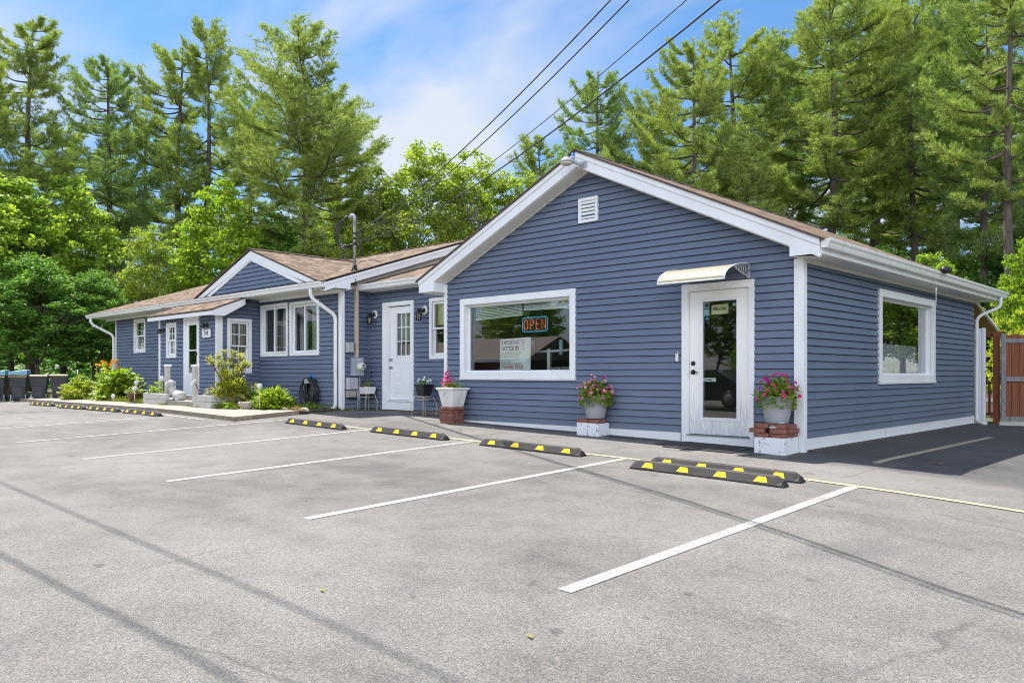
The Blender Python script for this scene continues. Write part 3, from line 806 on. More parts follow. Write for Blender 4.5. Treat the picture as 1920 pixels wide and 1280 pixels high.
def gutter(name, fn, d0, d1):
    mb = MB(); mb.prism(GP, fn, d0, d1)
    mb.prism([(0, 0.001), (0.075, 0.001), (0.094, 0.055), (0.116, 0.082), (0.116, 0.108), (0, 0.108)], fn, d0 + 0.001, d0 + 0.004)
    mb.prism([(0, 0.001), (0.075, 0.001), (0.094, 0.055), (0.116, 0.082), (0.116, 0.108), (0, 0.108)], fn, d1 - 0.004, d1 - 0.001)
    return mb.build(name, M['gutter'], BLD)
gutter("gutter", lambda a, b, d: (0.371 + a, d, 2.572 + b), -0.30, 8.85)
def downspout(pts, r=0.036, seg=10):
    mb = MB(); mb.tube(pts, r, seg); return mb.build("downspout", M['gutter'], BLD)
def arc3(p0, p1, p2, k=5):
    p0, p1, p2 = Vector(p0), Vector(p1), Vector(p2)
    return [p0 * (1 - t) ** 2 + p1 * 2 * t * (1 - t) + p2 * t * t for t in [i / k for i in range(k + 1)]]
downspout([(0.42, 8.45, 2.57)] + arc3((0.42, 8.45, 2.46), (0.42, 8.45, 2.37), (0.33, 8.42, 2.33)) + arc3((0.16, 8.28, 2.24), (0.06, 8.22, 2.19), (0.05, 8.20, 2.08)) + [(0.05, 8.20, 0.20)] + arc3((0.05, 8.20, 0.14), (0.05, 8.2, 0.05), (0.14, 8.12, 0.035)) + [(0.26, 8.02, 0.02)])

# --- windows
def casing(mb, P, u0, u1, z0, z1, w, o0, o1, wb=None, sill=0.0):
    wb = wb or w
    bxP(mb, P, u0 - w, u0, z0 - wb, z1 + w, o0, o1); bxP(mb, P, u1, u1 + w, z0 - wb, z1 + w, o0, o1)
    bxP(mb, P, u0, u1, z1, z1 + w, o0, o1); bxP(mb, P, u0, u1, z0 - wb, z0, o0, o1)
    if sill: bxP(mb, P, u0 - w - 0.012, u1 + w + 0.012, z0 - wb - 0.02, z0 - wb, o0, o1 + sill)
def ring(mb, P, u0, u1, z0, z1, w, o0, o1, mi=0):
    bxP(mb, P, u0, u0 + w, z0, z1, o0, o1, mi); bxP(mb, P, u1 - w, u1, z0, z1, o0, o1, mi)
    bxP(mb, P, u0 + w, u1 - w, z1 - w, z1, o0, o1, mi); bxP(mb, P, u0 + w, u1 - w, z0, z0 + w, o0, o1, mi)
def jamb(mb, P, u0, u1, z0, z1, o0, o1, t=0.012):
    bxP(mb, P, u0, u0 + t, z0, z1, o0, o1); bxP(mb, P, u1 - t, u1, z0, z1, o0, o1)
    bxP(mb, P, u0 + t, u1 - t, z0, z0 + t, o0, o1); bxP(mb, P, u0 + t, u1 - t, z1 - t, z1, o0, o1)
def pane(P, u0, u1, z0, z1, o, parent, name="pane"):
    mb = MB(); mb.face([P(u0, z0, o), P(u1, z0, o), P(u1, z1, o), P(u0, z1, o)]); return mb.build(name, M['glass'], parent)
def picture_window(P, h, w=0.115):
    u0, u1, z0, z1 = h
    mb = MB(); casing(mb, P, u0, u1, z0, z1, w, -0.01, 0.04, w * 0.95, 0.008)
    bxP(mb, P, u0 - w + 0.0, u1 + w, z0 - w * 0.95 - 0.0, z0 - w * 0.95 + 0.018, 0.04, 0.052)
    jamb(mb, P, u0, u1, z0, z1, -0.16, -0.011)
    wd = mb.build("window", M['trim'], BLD, 0.003)
    fr2 = MB(); ring(fr2, P, u0 + 0.012, u1 - 0.012, z0 + 0.012, z1 - 0.012, 0.03, -0.11, -0.07); fr2.build("frame", M['trim'], wd)
    pane(P, u0 + 0.04, u1 - 0.04, z0 + 0.04, z1 - 0.04, -0.09, wd)
    return wd
picture_window(PF, WIN_S)
picture_window(PR, WIN_R)
def slider_window(P, h, w=0.07):
    u0, u1, z0, z1 = h; um = 0.5 * (u0 + u1)
    mb = MB(); casing(mb, P, u0, u1, z0, z1, w, -0.01, 0.035); jamb(mb, P, u0, u1, z0, z1, -0.1, -0.011)
    wd = mb.build("window", M['trim'], BLD, 0.003)
    a = MB(); ring(a, P, u0 + 0.012, um + 0.03, z0 + 0.012, z1 - 0.012, 0.042, -0.07, -0.035); sa = a.build("sash", M['trim'], wd)
    b = MB(); ring(b, P, um - 0.03, u1 - 0.012, z0 + 0.012, z1 - 0.012, 0.042, -0.033, 0.004); sb = b.build("sash", M['trim'], wd)
    pane(P, u0 + 0.05, um - 0.01, z0 + 0.05, z1 - 0.05, -0.05, wd); pane(P, um + 0.01, u1 - 0.05, z0 + 0.05, z1 - 0.05, -0.015, wd)
    return wd
def hung_window(P, h, w=0.075, grid=False, zm=None):
    u0, u1, z0, z1 = h; zm = zm or 0.5 * (z0 + z1)
    mb = MB(); casing(mb, P, u0, u1, z0, z1, w, -0.01, 0.035); jamb(mb, P, u0, u1, z0, z1, -0.1, -0.011)
    wd = mb.build("window", M['trim'], BLD, 0.003)
    a = MB(); ring(a, P, u0 + 0.012, u1 - 0.012, zm - 0.02, z1 - 0.012, 0.038, -0.033, 0.002); a.build("sash", M['trim'], wd)
    b = MB(); ring(b, P, u0 + 0.012, u1 - 0.012, z0 + 0.012, zm + 0.02, 0.038, -0.07, -0.035); b.build("sash", M['trim'], wd)
    pane(P, u0 + 0.05, u1 - 0.05, zm + 0.015, z1 - 0.05, -0.016, wd); pane(P, u0 + 0.05, u1 - 0.05, z0 + 0.05, zm - 0.015, -0.052, wd)
    if grid:
        g = MB(); um = 0.5 * (u0 + u1)
        for (za_, zb_, o) in ((zm + 0.018, z1 - 0.05, -0.008), (z0 + 0.05, zm - 0.018, -0.044)):
            zz = 0.5 * (za_ + zb_)
            bxP(g, P, um - 0.01, um + 0.01, za_, zb_, o - 0.006, o + 0.006); bxP(g, P, u0 + 0.05, um - 0.01, zz - 0.01, zz + 0.01, o - 0.006, o + 0.006); bxP(g, P, um + 0.01, u1 - 0.05, zz - 0.01, zz + 0.01, o - 0.006, o + 0.006)
        g.build("muntin", M['trim'], wd)
    return wd

# --- shop door
def shop_door():
    P = PF; u0, u1, z1 = -1.662, -0.738, 2.187
    mb = MB(); c = 0.108
    bxP(mb, P, u0 - c, u0 - 0.012, 0.03, z1 + c, -0.01, 0.034); bxP(mb, P, u1 + 0.012, u1 + 0.085, 0.02, z1 + c, -0.01, 0.034); bxP(mb, P, u0 - 0.012, u1 + 0.012, z1 + 0.012, z1 + c, -0.01, 0.034)
    bxP(mb, P, u0 - c, u0 - c + 0.02, 0.03, z1 + c, 0.034, 0.046); bxP(mb, P, u1 + 0.065, u1 + 0.085, 0.02, z1 + c, 0.034, 0.046); bxP(mb, P, u0 - c + 0.02, u1 + 0.065, z1 + c - 0.02, z1 + c, 0.034, 0.046)
    bxP(mb, P, u0 - 0.045, u0 - 0.004, 0.13, z1 + 0.03, -0.10, 0.02); bxP(mb, P, u1 + 0.004, u1 + 0.045, 0.13, z1 + 0.03, -0.10, 0.02); bxP(mb, P, u0 - 0.004, u1 + 0.004, z1 + 0.004, z1 + 0.045, -0.10, 0.02)
    d = mb.build("door", M['trim'], BLD, 0.003)
    g = (-1.454, -0.922, 0.40, 2.037)
    s = MB()
    for (a, b, za_, zb_) in ((u0, g[0], 0.16, z1), (g[1], u1, 0.16, z1), (g[0], g[1], 0.16, g[2]), (g[0], g[1], g[3], z1)): bxP(s, P, a, b, za_, zb_, -0.052, -0.008)
    s.build("door_panel", M['doorwhite'], d)
    f = MB(); ring(f, P, g[0] - 0.045, g[1] + 0.045, g[2] - 0.045, g[3] + 0.045, 0.045, -0.008, 0.004); ring(f, P, g[0] - 0.02, g[1] + 0.02, g[2] - 0.02, g[3] + 0.02, 0.02, 0.004, 0.012)
    f.build("lite_frame", M['doorclean'], d, 0.002)
    pane(P, g[0], g[1], g[2], g[3], -0.02, d)
    t = MB(); bxP(t, P, u0 - 0.045, u1 + 0.045, 0.02, 0.135, -0.10, 0.03); bxP(t, P, u0 - 0.03, u1 + 0.03, 0.136, 0.152, -0.10, 0.045, 1); t.build("threshold", [M['doorclean'], M['steel']], d)
    k = MB(); k.lathe([(0.0, 0.0), (0.034, 0.0), (0.034, 0.012), (0.024, 0.02), (0.0, 0.022)], P(-1.605, 1.165, -0.008), 16, axis='y', rot=Matrix.Rotation(0, 3, 'X')); 
    k.build("deadbolt", M['hardware'], d)
    k = MB(); k.lathe([(0.0, 0.0), (0.036, 0.0), (0.036, 0.012), (0.018, 0.018), (0.014, 0.05), (0.0, 0.052)], P(-1.605, 1.04, -0.008), 16, axis='y')
    k.tube([P(-1.605, 1.04, 0.038), P(-1.56, 1.042, 0.044), P(-1.51, 1.035, 0.04)], 0.009, 8); k.build("handle", M['hardware'], d)
    for z in (0.42, 1.17, 1.93):
        h = MB(); bxP(h, P, u1 - 0.002, u1 + 0.008, z - 0.05, z + 0.05, -0.01, 0.006); h.build("hinge", M['steel'], d)
shop_door()

# --- gable vent
def vent():
    P = PF; mb = MB(); ring(mb, P, -3.685, -3.295, 3.435, 3.83, 0.05, 0.0, 0.045); bxP(mb, P, -3.636, -3.344, 3.484, 3.781, 0.0, 0.008, 1)
    v = mb.build("vent", [M['trim'], M['ink']], BLD, 0.004)
    l = MB()
    for k in range(5):
        z = 3.497 + 0.058 * k; l.prism([(0.01, 0.046), (0.036, 0.0), (0.041, 0.0), (0.041, 0.006), (0.015, 0.052)], lambda a, b, d: P(d, z + b, a), -3.635, -3.345)
    l.build("louvres", M['trim'], v)
vent()

# --- link wing with the half-lite door
YB = 0.73; PB = front(YB)
DOOR_B = (-9.66, -8.83, 0.25, 2.52)
WIN_B = (-8.17, -7.45, 1.40, 2.51)
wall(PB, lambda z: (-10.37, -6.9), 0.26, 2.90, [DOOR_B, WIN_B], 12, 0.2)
hung_window(PB, WIN_B, 0.075, zm=1.96)
part("corner_board", M['siding'], lambda mb: mb.box(-10.37, -10.33, YB - 0.042, YB, 0.26, 2.9))
def link_door():
    P = PB; u0, u1, z0, z1 = -9.625, -8.86, 0.455, 2.487
    mb = MB(); c = 0.10
    bxP(mb, P, u0 - c - 0.12, u0 - 0.12 + 0.09, 0.24, z1 + c, -0.01, 0.034); bxP(mb, P, u1 + 0.008, u1 + c, 0.24, z1 + c, -0.01, 0.034); bxP(mb, P, u0 - 0.03, u1 + 0.008, z1 + 0.01, z1 + c, -0.01, 0.034)
    bxP(mb, P, u0 - 0.03, u0 - 0.002, z0, z1 + 0.01, -0.09, 0.01); bxP(mb, P, u0 - 0.03, u1 + 0.008, 0.24, 0.425, -0.09, 0.022); bxP(mb, P, u0 - 0.03, u1 + 0.008, 0.425, 0.448, -0.09, 0.05)
    d = mb.build("door", M['trim'], BLD, 0.003)
    g = (-9.40, -8.93, 1.42, 2.33)
    s = MB()
    for (a, b, za_, zb_) in ((u0, g[0], z0, z1), (g[1], u1, z0, z1), (g[0], g[1], z0, g[2]), (g[0], g[1], g[3], z1)): bxP(s, P, a, b, za_, zb_, -0.06, -0.03)
    for (a, b) in ((-9.50, -9.28), (-9.19, -8.97)):
        for (za_, zb_) in ((0.60, 0.80), (0.92, 1.28)): ring(s, P, a, b, za_, zb_, 0.018, -0.03, -0.024)
    s.build("door_panel", M['doorclean'], d, 0.002)
    pane(P, g[0], g[1], g[2], g[3], -0.045, d)
    m = MB()
    for k in (1, 2):
        u = g[0] + (g[1] - g[0]) * k / 3; bxP(m, P, u - 0.009, u + 0.009, g[2], g[3], -0.04, -0.025)
        z = g[2] + (g[3] - g[2]) * k / 3; bxP(m, P, g[0], g[1], z - 0.009, z + 0.009, -0.041, -0.026)
    ring(m, P, g[0] - 0.025, g[1] + 0.025, g[2] - 0.025, g[3] + 0.025, 0.027, -0.03, -0.018)
    m.build("muntin", M['doorclean'], d)
    for z in (1.16, 1.33):
        k = MB(); k.lathe([(0.0, 0.0), (0.03, 0.0), (0.03, 0.01), (0.014, 0.016), (0.014, 0.035), (0.028, 0.045), (0.024, 0.065), (0.0, 0.07)], P(-9.575, z, -0.03), 14, axis='y'); k.build("handle" if z < 1.2 else "deadbolt", M['nickel'], d)
link_door()
gutter("gutter", lambda a, b, d: (d, 0.43 - a, 2.875 + b), -10.34, -7.30)
part("fascia_board", M['fascia'], lambda mb: (mb.box(-10.36, -7.0, 0.431, 0.45, 2.86, 3.0), mb.box(-10.36, -6.95, YB - 0.04, YB - 0.019, 2.85, 2.90)))
part("soffit", M['soffit'], lambda mb: mb.box(-10.36, -6.95, 0.45, YB - 0.019, 2.862, 2.872))
roof_slab("roof", (-10.368, 0.37, 3.00), (-3.5, 0.37, 3.00), (-10.368, 4.2, 4.18), (-3.5, 4.2, 4.18))

# --- house wing
CX0, CX1 = -23.39, -10.37
SC = 0.325
def zc_(y): return 3.02 + SC * (y + 0.6)          # top of the roof, front slope
WIN_C1 = (-13.80, -12.65, 1.515, 2.655); WIN_C2 = (-12.42, -11.31, 1.515, 2.645)
WIN_L = (-21.82, -21.06, 1.76, 2.69)
WIN_DS = (-0.81, -0.32, 1.11, 2.30)                 # in the porch's side wall
WIN_DF = (-16.68, -16.22, 1.51, 2.29)
DOOR_D = (-15.66, -14.87, 0.46, 2.43)
PC = front(0.0)
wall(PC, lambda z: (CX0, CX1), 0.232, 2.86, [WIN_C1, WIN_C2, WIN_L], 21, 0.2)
slider_window(PC, WIN_C1); slider_window(PC, WIN_C2)
hung_window(PC, WIN_L, 0.07)
part("corner_board", M['trim'], lambda mb: mb.box(-23.43, -23.37, -0.034, 0.0, 0.2, 2.86), bevel=0.003)
part("corner_board", M['trim'], lambda mb: (mb.box(-10.45, -10.335, -0.036, 0.0, 0.23, 2.86), mb.box(-10.37, -10.335, 0.0, 0.05, 0.23, 2.86)), bevel=0.003)
# its side wall towards the link wing, rising to the main gable
PCS = side(CX1)
def uC(z):
    if z <= 3.02: return (0.0, 7.4)
    return ((z - 3.0) / SC - 0.6, 8.0 - (z - 3.0) / SC)
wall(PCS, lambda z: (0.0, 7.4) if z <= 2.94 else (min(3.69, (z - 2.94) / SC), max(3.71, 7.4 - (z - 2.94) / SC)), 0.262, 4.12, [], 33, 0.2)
part("wall", M['siding'], lambda mb: (mb.box(CX0, CX0 + 0.05, 0.05, 7.4, 0.2, 2.9), mb.box(CX0, CX1, 7.35, 7.4, 0.2, 2.9), mb.prism([(0, 2.9), (7.4, 2.9), (3.7, 4.15)], lambda a, b, d: (d, a, b), CX0 + 0.0, CX0 + 0.05)))
part("room_ceiling", M['interior'], lambda mb: (mb.box(CX0 + 0.06, -6.97, 0.80, 7.3, 2.84, 2.855), mb.box(CX0 + 0.06, CX1 - 0.05, 0.05, 0.79, 2.84, 2.854)))
part("partition", M['interior'], lambda mb: (mb.box(CX0 + 0.06, CX1 - 0.06, 2.6, 2.65, 0.3, 2.83), mb.box(-10.3, -7.0, 3.4, 3.45, 0.3, 2.83), mb.box(-6.8, -0.1, 5.6, 5.65, 0.17, 2.49)))
gutter("gutter", lambda a, b, d: (d, -0.585 - a, 2.868 + b), -24.25, -10.17)
part("fascia_board", M['fascia'], lambda mb: (mb.box(-24.2, -10.13, -0.584, -0.565, 2.855, 3.0), mb.box(-24.2, -10.35, -0.045, -0.019, 2.80, 2.86)))
part("soffit", M['soffit'], lambda mb: (mb.box(-24.2, -10.12, -0.565, 0.0, 2.86, 2.868), mb.box(-24.2, -23.39, 0.0, 7.4, 2.86, 2.868)))
XE0, XE1 = -24.2, -10.08
roof_slab("roof", (XE0, -0.66, zc_(-0.66)), (XE1, -0.66, zc_(-0.66)), (XE0, 3.7, zc_(3.7)), (XE1, 3.7, zc_(3.7)))
roof_slab("roof", (XE0, 8.06, zc_(-0.66)), (XE1, 8.06, zc_(-0.66)), (XE0, 3.7, zc_(3.7)), (XE1, 3.7, zc_(3.7)))
def cap_y(mb, x0, x1, y, z, s):
    x = x0; k = 0
    while x < x1:
        mb.prism([(-0.13, -0.13 * s), (0, 0.0), (0.13, -0.13 * s), (0.13, -0.13 * s + 0.014), (0, 0.016), (-0.13, -0.13 * s + 0.014)], lambda a, b, d: (d, y + a, z + b + (0.007 if k % 2 else 0)), x, min(x1, x + 0.27)); x += 0.25; k += 1
part("ridge_cap", M['shingle'], lambda mb: cap_y(mb, XE0, XE1, 3.7, zc_(3.7) + 0.002, SC))
yz = lambda a, b, d: (d, a, b)
def rakeC(mb):
    y0, y1 = -0.60, 3.7
    z = lambda y: zc_(y) - 0.055
    mb.prism([(y0, z(y0) - 0.18), (y1, z(y1) - 0.18), (y1, z(y1) - 0.06), (y0, z(y0) - 0.06)], yz, -10.14, -10.11)
    mb.prism([(y0, z(y0) - 0.06), (y1, z(y1) - 0.06), (y1, z(y1)), (y0, z(y0))], yz, -10.14, -10.09)
    mb.prism([(8.0, z(y0) - 0.18), (y1, z(y1) - 0.18), (y1, z(y1)), (8.0, z(y0))], yz, -10.14, -10.11)
    mb.prism([(y0, 2.862), (0.05, 2.862), (0.05, z(0.05) - 0.175), (y0, z(y0) - 0.14)], yz, -10.139, -10.112)
part("rake_board", M['fascia'], rakeC)
part("soffit", M['soffit'], lambda mb: (mb.prism([(-0.55, zc_(-0.55) - 0.235), (3.7, zc_(3.7) - 0.235), (3.7, zc_(3.7) - 0.22), (-0.55, zc_(-0.55) - 0.22)], yz, -10.37, -10.141),
     mb.prism([(0.08, zc_(0.08) - 0.40), (3.7, zc_(3.7) - 0.40), (3.7, zc_(3.7) - 0.2355), (0.08, zc_(0.08) - 0.2355)], yz, -10.352, -10.335)))
# small front gable above the eave
GX, GW = -13.30, 2.98
def zg(x): return 3.965 - 0.335 * abs(x - GX)     # underside of its shingles
def rakeG(mb):
    for sgn in (-1, 1):
        xa, xb = GX, GX + sgn * GW
        f = lambda a, b, d: (a, d, b)
        mb.prism([(xa, zg(xa) - 0.20), (xb, zg(xb) - 0.10), (xb, zg(xb)), (xa, zg(xa))], f, -0.60, -0.555)
        mb.prism([(xa, zg(xa) - 0.235), (xb - sgn * 0.35, zg(xb - sgn * 0.35) - 0.235), (xb - sgn * 0.35, zg(xb - sgn * 0.35) - 0.15), (xa, zg(xa) - 0.15)], f, -0.585, -0.553)
part("rake_board", M['fascia'], rakeG)
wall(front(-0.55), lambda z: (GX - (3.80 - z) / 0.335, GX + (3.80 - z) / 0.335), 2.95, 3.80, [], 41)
for sgn in (-1, 1):
    xe = GX + sgn * (GW + 0.10)
    roof_slab("roof", (xe, -0.64, zg(xe) + 0.052), (xe, 1.0 if False else 2.6, zg(xe) + 0.052), (GX, -0.64, zg(GX) + 0.052), (GX, 2.6, zg(GX) + 0.052))
part("ridge_cap", M['shingle'], lambda mb: cap_x(mb, GX, -0.645, 2.5, zg(GX) + 0.054, 0.335))
downspout([(-10.62, -0.63, 2.86)] + arc3((-10.62, -0.63, 2.78), (-10.62, -0.62, 2.68), (-10.60, -0.55, 2.62)) + arc3((-10.52, -0.16, 2.36), (-10.51, -0.075, 2.30), (-10.51, -0.07, 2.2)) + [(-10.51, -0.07, 0.42)] + arc3((-10.51, -0.07, 0.36), (-10.51, -0.08, 0.28), (-10.52, -0.16, 0.24)) + [(-10.53, -0.22, 0.2)], 0.042)
downspout([(-23.9, -0.64, 2.86)] + arc3((-23.9, -0.64, 2.76), (-23.88, -0.6, 2.66), (-23.82, -0.5, 2.60)) + arc3((-23.55, -0.12, 2.35), (-23.5, -0.06, 2.28), (-23.5, -0.06, 2.18)) + [(-23.5, -0.06, 0.3)], 0.045)

# --- enclosed porch
YD = -1.13; XD0, XD1 = -17.17, -13.92; PD = front(YD); PDS = side(XD1)
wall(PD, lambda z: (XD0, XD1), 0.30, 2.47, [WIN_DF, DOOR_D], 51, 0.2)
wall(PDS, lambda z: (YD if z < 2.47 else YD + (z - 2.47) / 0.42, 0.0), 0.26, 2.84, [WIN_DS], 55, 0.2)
part("wall", M['interior'], lambda mb: (mb.box(XD0, XD0 + 0.04, YD + 0.02, 0, 0.2, 2.8),))
part("floor", M['interfloor'], lambda mb: mb.box(XD0 + 0.05, XD1 - 0.02, YD + 0.05, -0.02, 0.40, 0.45))
hung_window(PD, WIN_DF, 0.07, True); hung_window(PDS, WIN_DS, 0.075, True)
part("corner_board", M['trim'], lambda mb: mb.box(XD0 - 0.05, XD0 + 0.04, YD - 0.036, YD, 0.24, 2.46), bevel=0.003)
part("corner_board", M['trim'], lambda mb: (mb.box(XD1 - 0.02, XD1 + 0.036, YD - 0.036, YD, 0.2, 2.44), mb.box(XD1, XD1 + 0.036, YD, YD + 0.125, 0.2, 2.46)), bevel=0.003)
def porch_door():
    P = PD; u0, u1, z0, z1 = -15.62, -14.91, 0.475, 2.38
    mb = MB(); casing(mb, P, u0, u1, z0, z1, 0.075, -0.01, 0.036, 0.02); d = mb.build("door", M['trim'], BLD, 0.003)
    g = (-15.49, -15.03, 1.05, 2.25)
    s = MB()
    for (a, b, za_, zb_) in ((u0, g[0], z0, z1), (g[1], u1, z0, z1), (g[0], g[1], z0, g[2]), (g[0], g[1], g[3], z1), (g[0], g[1], 1.60, 1.63)): bxP(s, P, a, b, za_, zb_, -0.04, -0.005)
    s.build("door_panel", M['doorclean'], d, 0.002)
    pane(P, g[0], g[1], g[2], g[3], -0.02, d)
    k = MB(); bxP(k, P, -15.0, -14.96, 1.47, 1.56, -0.005, 0.045); k.build("handle", M['black'], d)
porch_door()
roof_slab("roof", (XD0 - 0.16, -1.45, 2.545), (XD1 + 0.34, -1.45, 2.545), (XD0 - 0.16, -0.56, 2.90), (XD1 + 0.34, -0.56, 2.90), 0.035)
part("fascia_board", M['fascia'], lambda mb: (mb.box(XD0 - 0.15, XD1 + 0.33, -1.42, -1.40, 2.415, 2.51), mb.box(XD0 - 0.02, XD1 + 0.05, -1.40, YD - 0.027, 2.455, 2.468)))
part("rake_board", M['fascia'], lambda mb: (mb.prism([(-1.399, 2.405), (-1.10, 2.40), (-0.57, 2.70), (-0.57, 2.855), (-1.399, 2.525)], yz, XD1 + 0.30, XD1 + 0.325), mb.prism([(-1.399, 2.415), (-1.15, 2.42), (-0.57, 2.72), (-0.57, 2.74), (-1.399, 2.435)], yz, XD1 + 0.0, XD1 + 0.30)))
# lean-to behind the shop
part("lean_to_roof", M['rawwood'], lambda mb: (mb.prism([(8.16, 2.44), (9.95, 1.94), (9.95, 1.99), (8.16, 2.49)], yz, -3.0, 0.03), mb.prism([(8.16, 2.30), (9.45, 1.85), (9.45, 1.95), (8.16, 2.42)], yz, -0.20, -0.15), mb.box(-0.28, -0.2, 9.3, 9.4, 0.0, 1.9)))
part("fascia_board", M['fascia'], lambda mb: mb.prism([(8.16, 2.47), (10.0, 1.955), (10.0, 2.00), (8.16, 2.515)], yz, 0.03, 0.06))

# ------------------------------------------------------------------ wheel stops
def make_stop():
    r = thing("wheel_stop", (0, 0, 0), "x", "wheel stop", "rubber wheel stops")
    mb = MB(); L = 0.915
    prof = [(-0.075, 0.0), (-0.075, 0.022), (-0.036, 0.098), (-0.026, 0.105), (0.026, 0.105), (0.036, 0.098), (0.075, 0.022), (0.075, 0.0)]
    secs = [(-L, 0.30), (-L + 0.018, 0.62), (-L + 0.075, 0.93), (-L + 0.10, 1.0), (L - 0.10, 1.0), (L - 0.075, 0.93), (L - 0.018, 0.62), (L, 0.30)]
    v = []; n = len(prof)
    for x, k in secs:
        for (y, z) in prof: v.append((x, y * (0.86 + 0.14 * k), z if z < 0.01 else (z * k if z > 0.03 else z * min(1, k + .3))))
    f = [(i * n + j, i * n + j + 1, (i + 1) * n + j + 1, (i + 1) * n + j) for i in range(len(secs) - 1) for j in range(n - 1)]
    f += [tuple(range(n)), tuple((len(secs) - 1) * n + j for j in range(n - 1, -1, -1))]
    mb.raw(v, f)
    for x in (-0.62, 0.0, 0.62): mb.lathe([(0.022, 0.1052), (0.022, 0.108), (0.012, 0.108), (0.012, 0.1055)], (x, 0, 0), 12)
    mb.build("body", M['rubber'], r, 0.004)
    d = Vector((0, 0.039, 0.076)).normalized(); nrm = Vector((0, -d.z, d.y))
    for k in range(4):
        x = -0.675 + 0.45 * k
        for sgn in ((1,) if True else ()):
            p = MB(); q = []
            for (u, w) in ((-0.075, 0.014), (0.078, 0.014), (0.052, 0.074), (-0.036, 0.074)):
                q.append(Vector((x + u, -0.075, 0.022)) + d * w + nrm * 0.0025)
            b0 = [p_ - nrm * 0.004 for p_ in q]
            p.face(q)
            for i in range(4): p.face([b0[i], b0[(i + 1) % 4], q[(i + 1) % 4], q[i]])
            p.build("reflective_patch", M['reflector'], r)
    return r
stop0 = make_stop()
stops = [(0.0, -2.47, "black wheel stop with yellow patches, front one of the close pair at the entrance bay", 0.004), (0.02, -2.12, "black wheel stop behind another one, nearest the glass shop door", 0.0),
         (-2.83, -2.13, "black and yellow wheel stop in front of the pot on a single brick layer", 0.004), (-5.45, -2.11, "black and yellow wheel stop below the white ribbed planter on bricks", 0.0),
         (-7.91, -2.24, "black and yellow wheel stop at the bay in front of the hose reel corner", -0.01), (-13.06, -3.22, "black and yellow wheel stop by the kerb in front of the porch steps", 0.0),
         (-15.3, -3.22, "black and yellow wheel stop by the kerb in front of the brown flower pot", 0.01), (-17.3, -3.28, "black and yellow wheel stop by the kerb in front of the big leafy hosta bush", 0.0),
         (-19.9, -3.2, "distant wheel stop half sunk from view, in front of the wheelie bins", 0.0)]
for i, (x, y, lb, rz) in enumerate(stops):
    o = stop0 if i == 0 else copy_tree(stop0)
    zl, zr_ = ground_z(x - 0.9, y), ground_z(x + 0.9, y)
    o.location = (x, y, 0.5 * (zl + zr_) - 0.002); o.rotation_euler = (0.0345, -math.atan2(zr_ - zl, 1.8), rz); o["label"] = lb

# ------------------------------------------------------------------ leaves and flowers
def leaf(mb, p, d, up, L, w, mi=0, fold=0.25):
    """one pointed leaf of four triangles"""
    d = d.normalized(); s = d.cross(up)
    if s.length < 1e-3: s = d.cross(Vector((1, 0.2, 0)))
    s.normalize(); n = s.cross(d)
    a = p; m1 = p + d * L * 0.45 + s * w * 0.5 - n * w * fold; m2 = p + d * L * 0.45 - s * w * 0.5 - n * w * fold
    e = p + d * L - n * L * 0.12; c = p + d * L * 0.5
    b = len(mb.v); mb.v.extend([tuple(q) for q in (a, m1, e, m2, c)])
    for f in ((0, 1, 4), (1, 2, 4), (2, 3, 4), (3, 0, 4)):
        mb.f.append(tuple(b + i for i in f)); mb.m.append(mi); mb.smooth.append(False); mb.uv.append(None)
def rdir(R_, zlo=-1, zhi=1):
    z = R_.uniform(zlo, zhi); a = R_.uniform(0, 2 * pi); q = sqrt(max(0, 1 - z * z)); return Vector((q * cos(a), q * sin(a), z))
def flower(mb, c, d, r, R_, n=5):
    d = d.normalized(); u = d.cross(Vector((0.3, 0.2, 1))).normalized(); w = d.cross(u)
    a0 = R_.uniform(0, 6)
    ctr = c; pts = []
    for k in range(2 * n):
        a = a0 + pi * k / n; rr = r * (1.0 if k % 2 == 0 else 0.72)
        pts.append(c + (u * cos(a) + w * sin(a)) * rr + d * r * (0.35 if k % 2 == 0 else 0.42))
    b = len(mb.v); mb.v.append(tuple(ctr)); mb.v.extend([tuple(q) for q in pts])
    for k in range(2 * n):
        mb.f.append((b, b + 1 + k, b + 1 + (k + 1) % (2 * n))); mb.m.append(0); mb.smooth.append(False); mb.uv.append(None)
def bush_mesh(R_, c, rad, n_clump, n_leaf, L, w, flat=0.5, inner=0.35, mi=0, up=0.4):
    """leaf clumps over an uneven mound; c = centre of the mound's base"""
    mb = MB(); cs = []
    for k in range(n_clump):
        d = rdir(R_, -0.1, 1); q = R_.uniform(inner, 1.0) ** 0.6 * (0.78 + 0.3 * R_.random())
        cs.append(Vector(c) + Vector((d.x * rad[0] * q, d.y * rad[1] * q, max(0.03, d.z * rad[2] * q))))
    for p in cs:
        for k in range(n_leaf):
            e = rdir(R_, -0.2, 1); pp = p + Vector((e.x, e.y, e.z * flat)) * R_.uniform(0.1, 1.0) * L * 1.1
            o = (pp - Vector(c) - Vector((0, 0, rad[2] * 0.2))); o.normalize()
            leaf(mb, pp, (e + o * 0.7 + Vector((0, 0, R_.uniform(-0.5, up)))), Vector((0, 0, 1)), L * R_.uniform(0.7, 1.25), w * R_.uniform(0.75, 1.2), mi)
    return mb, cs
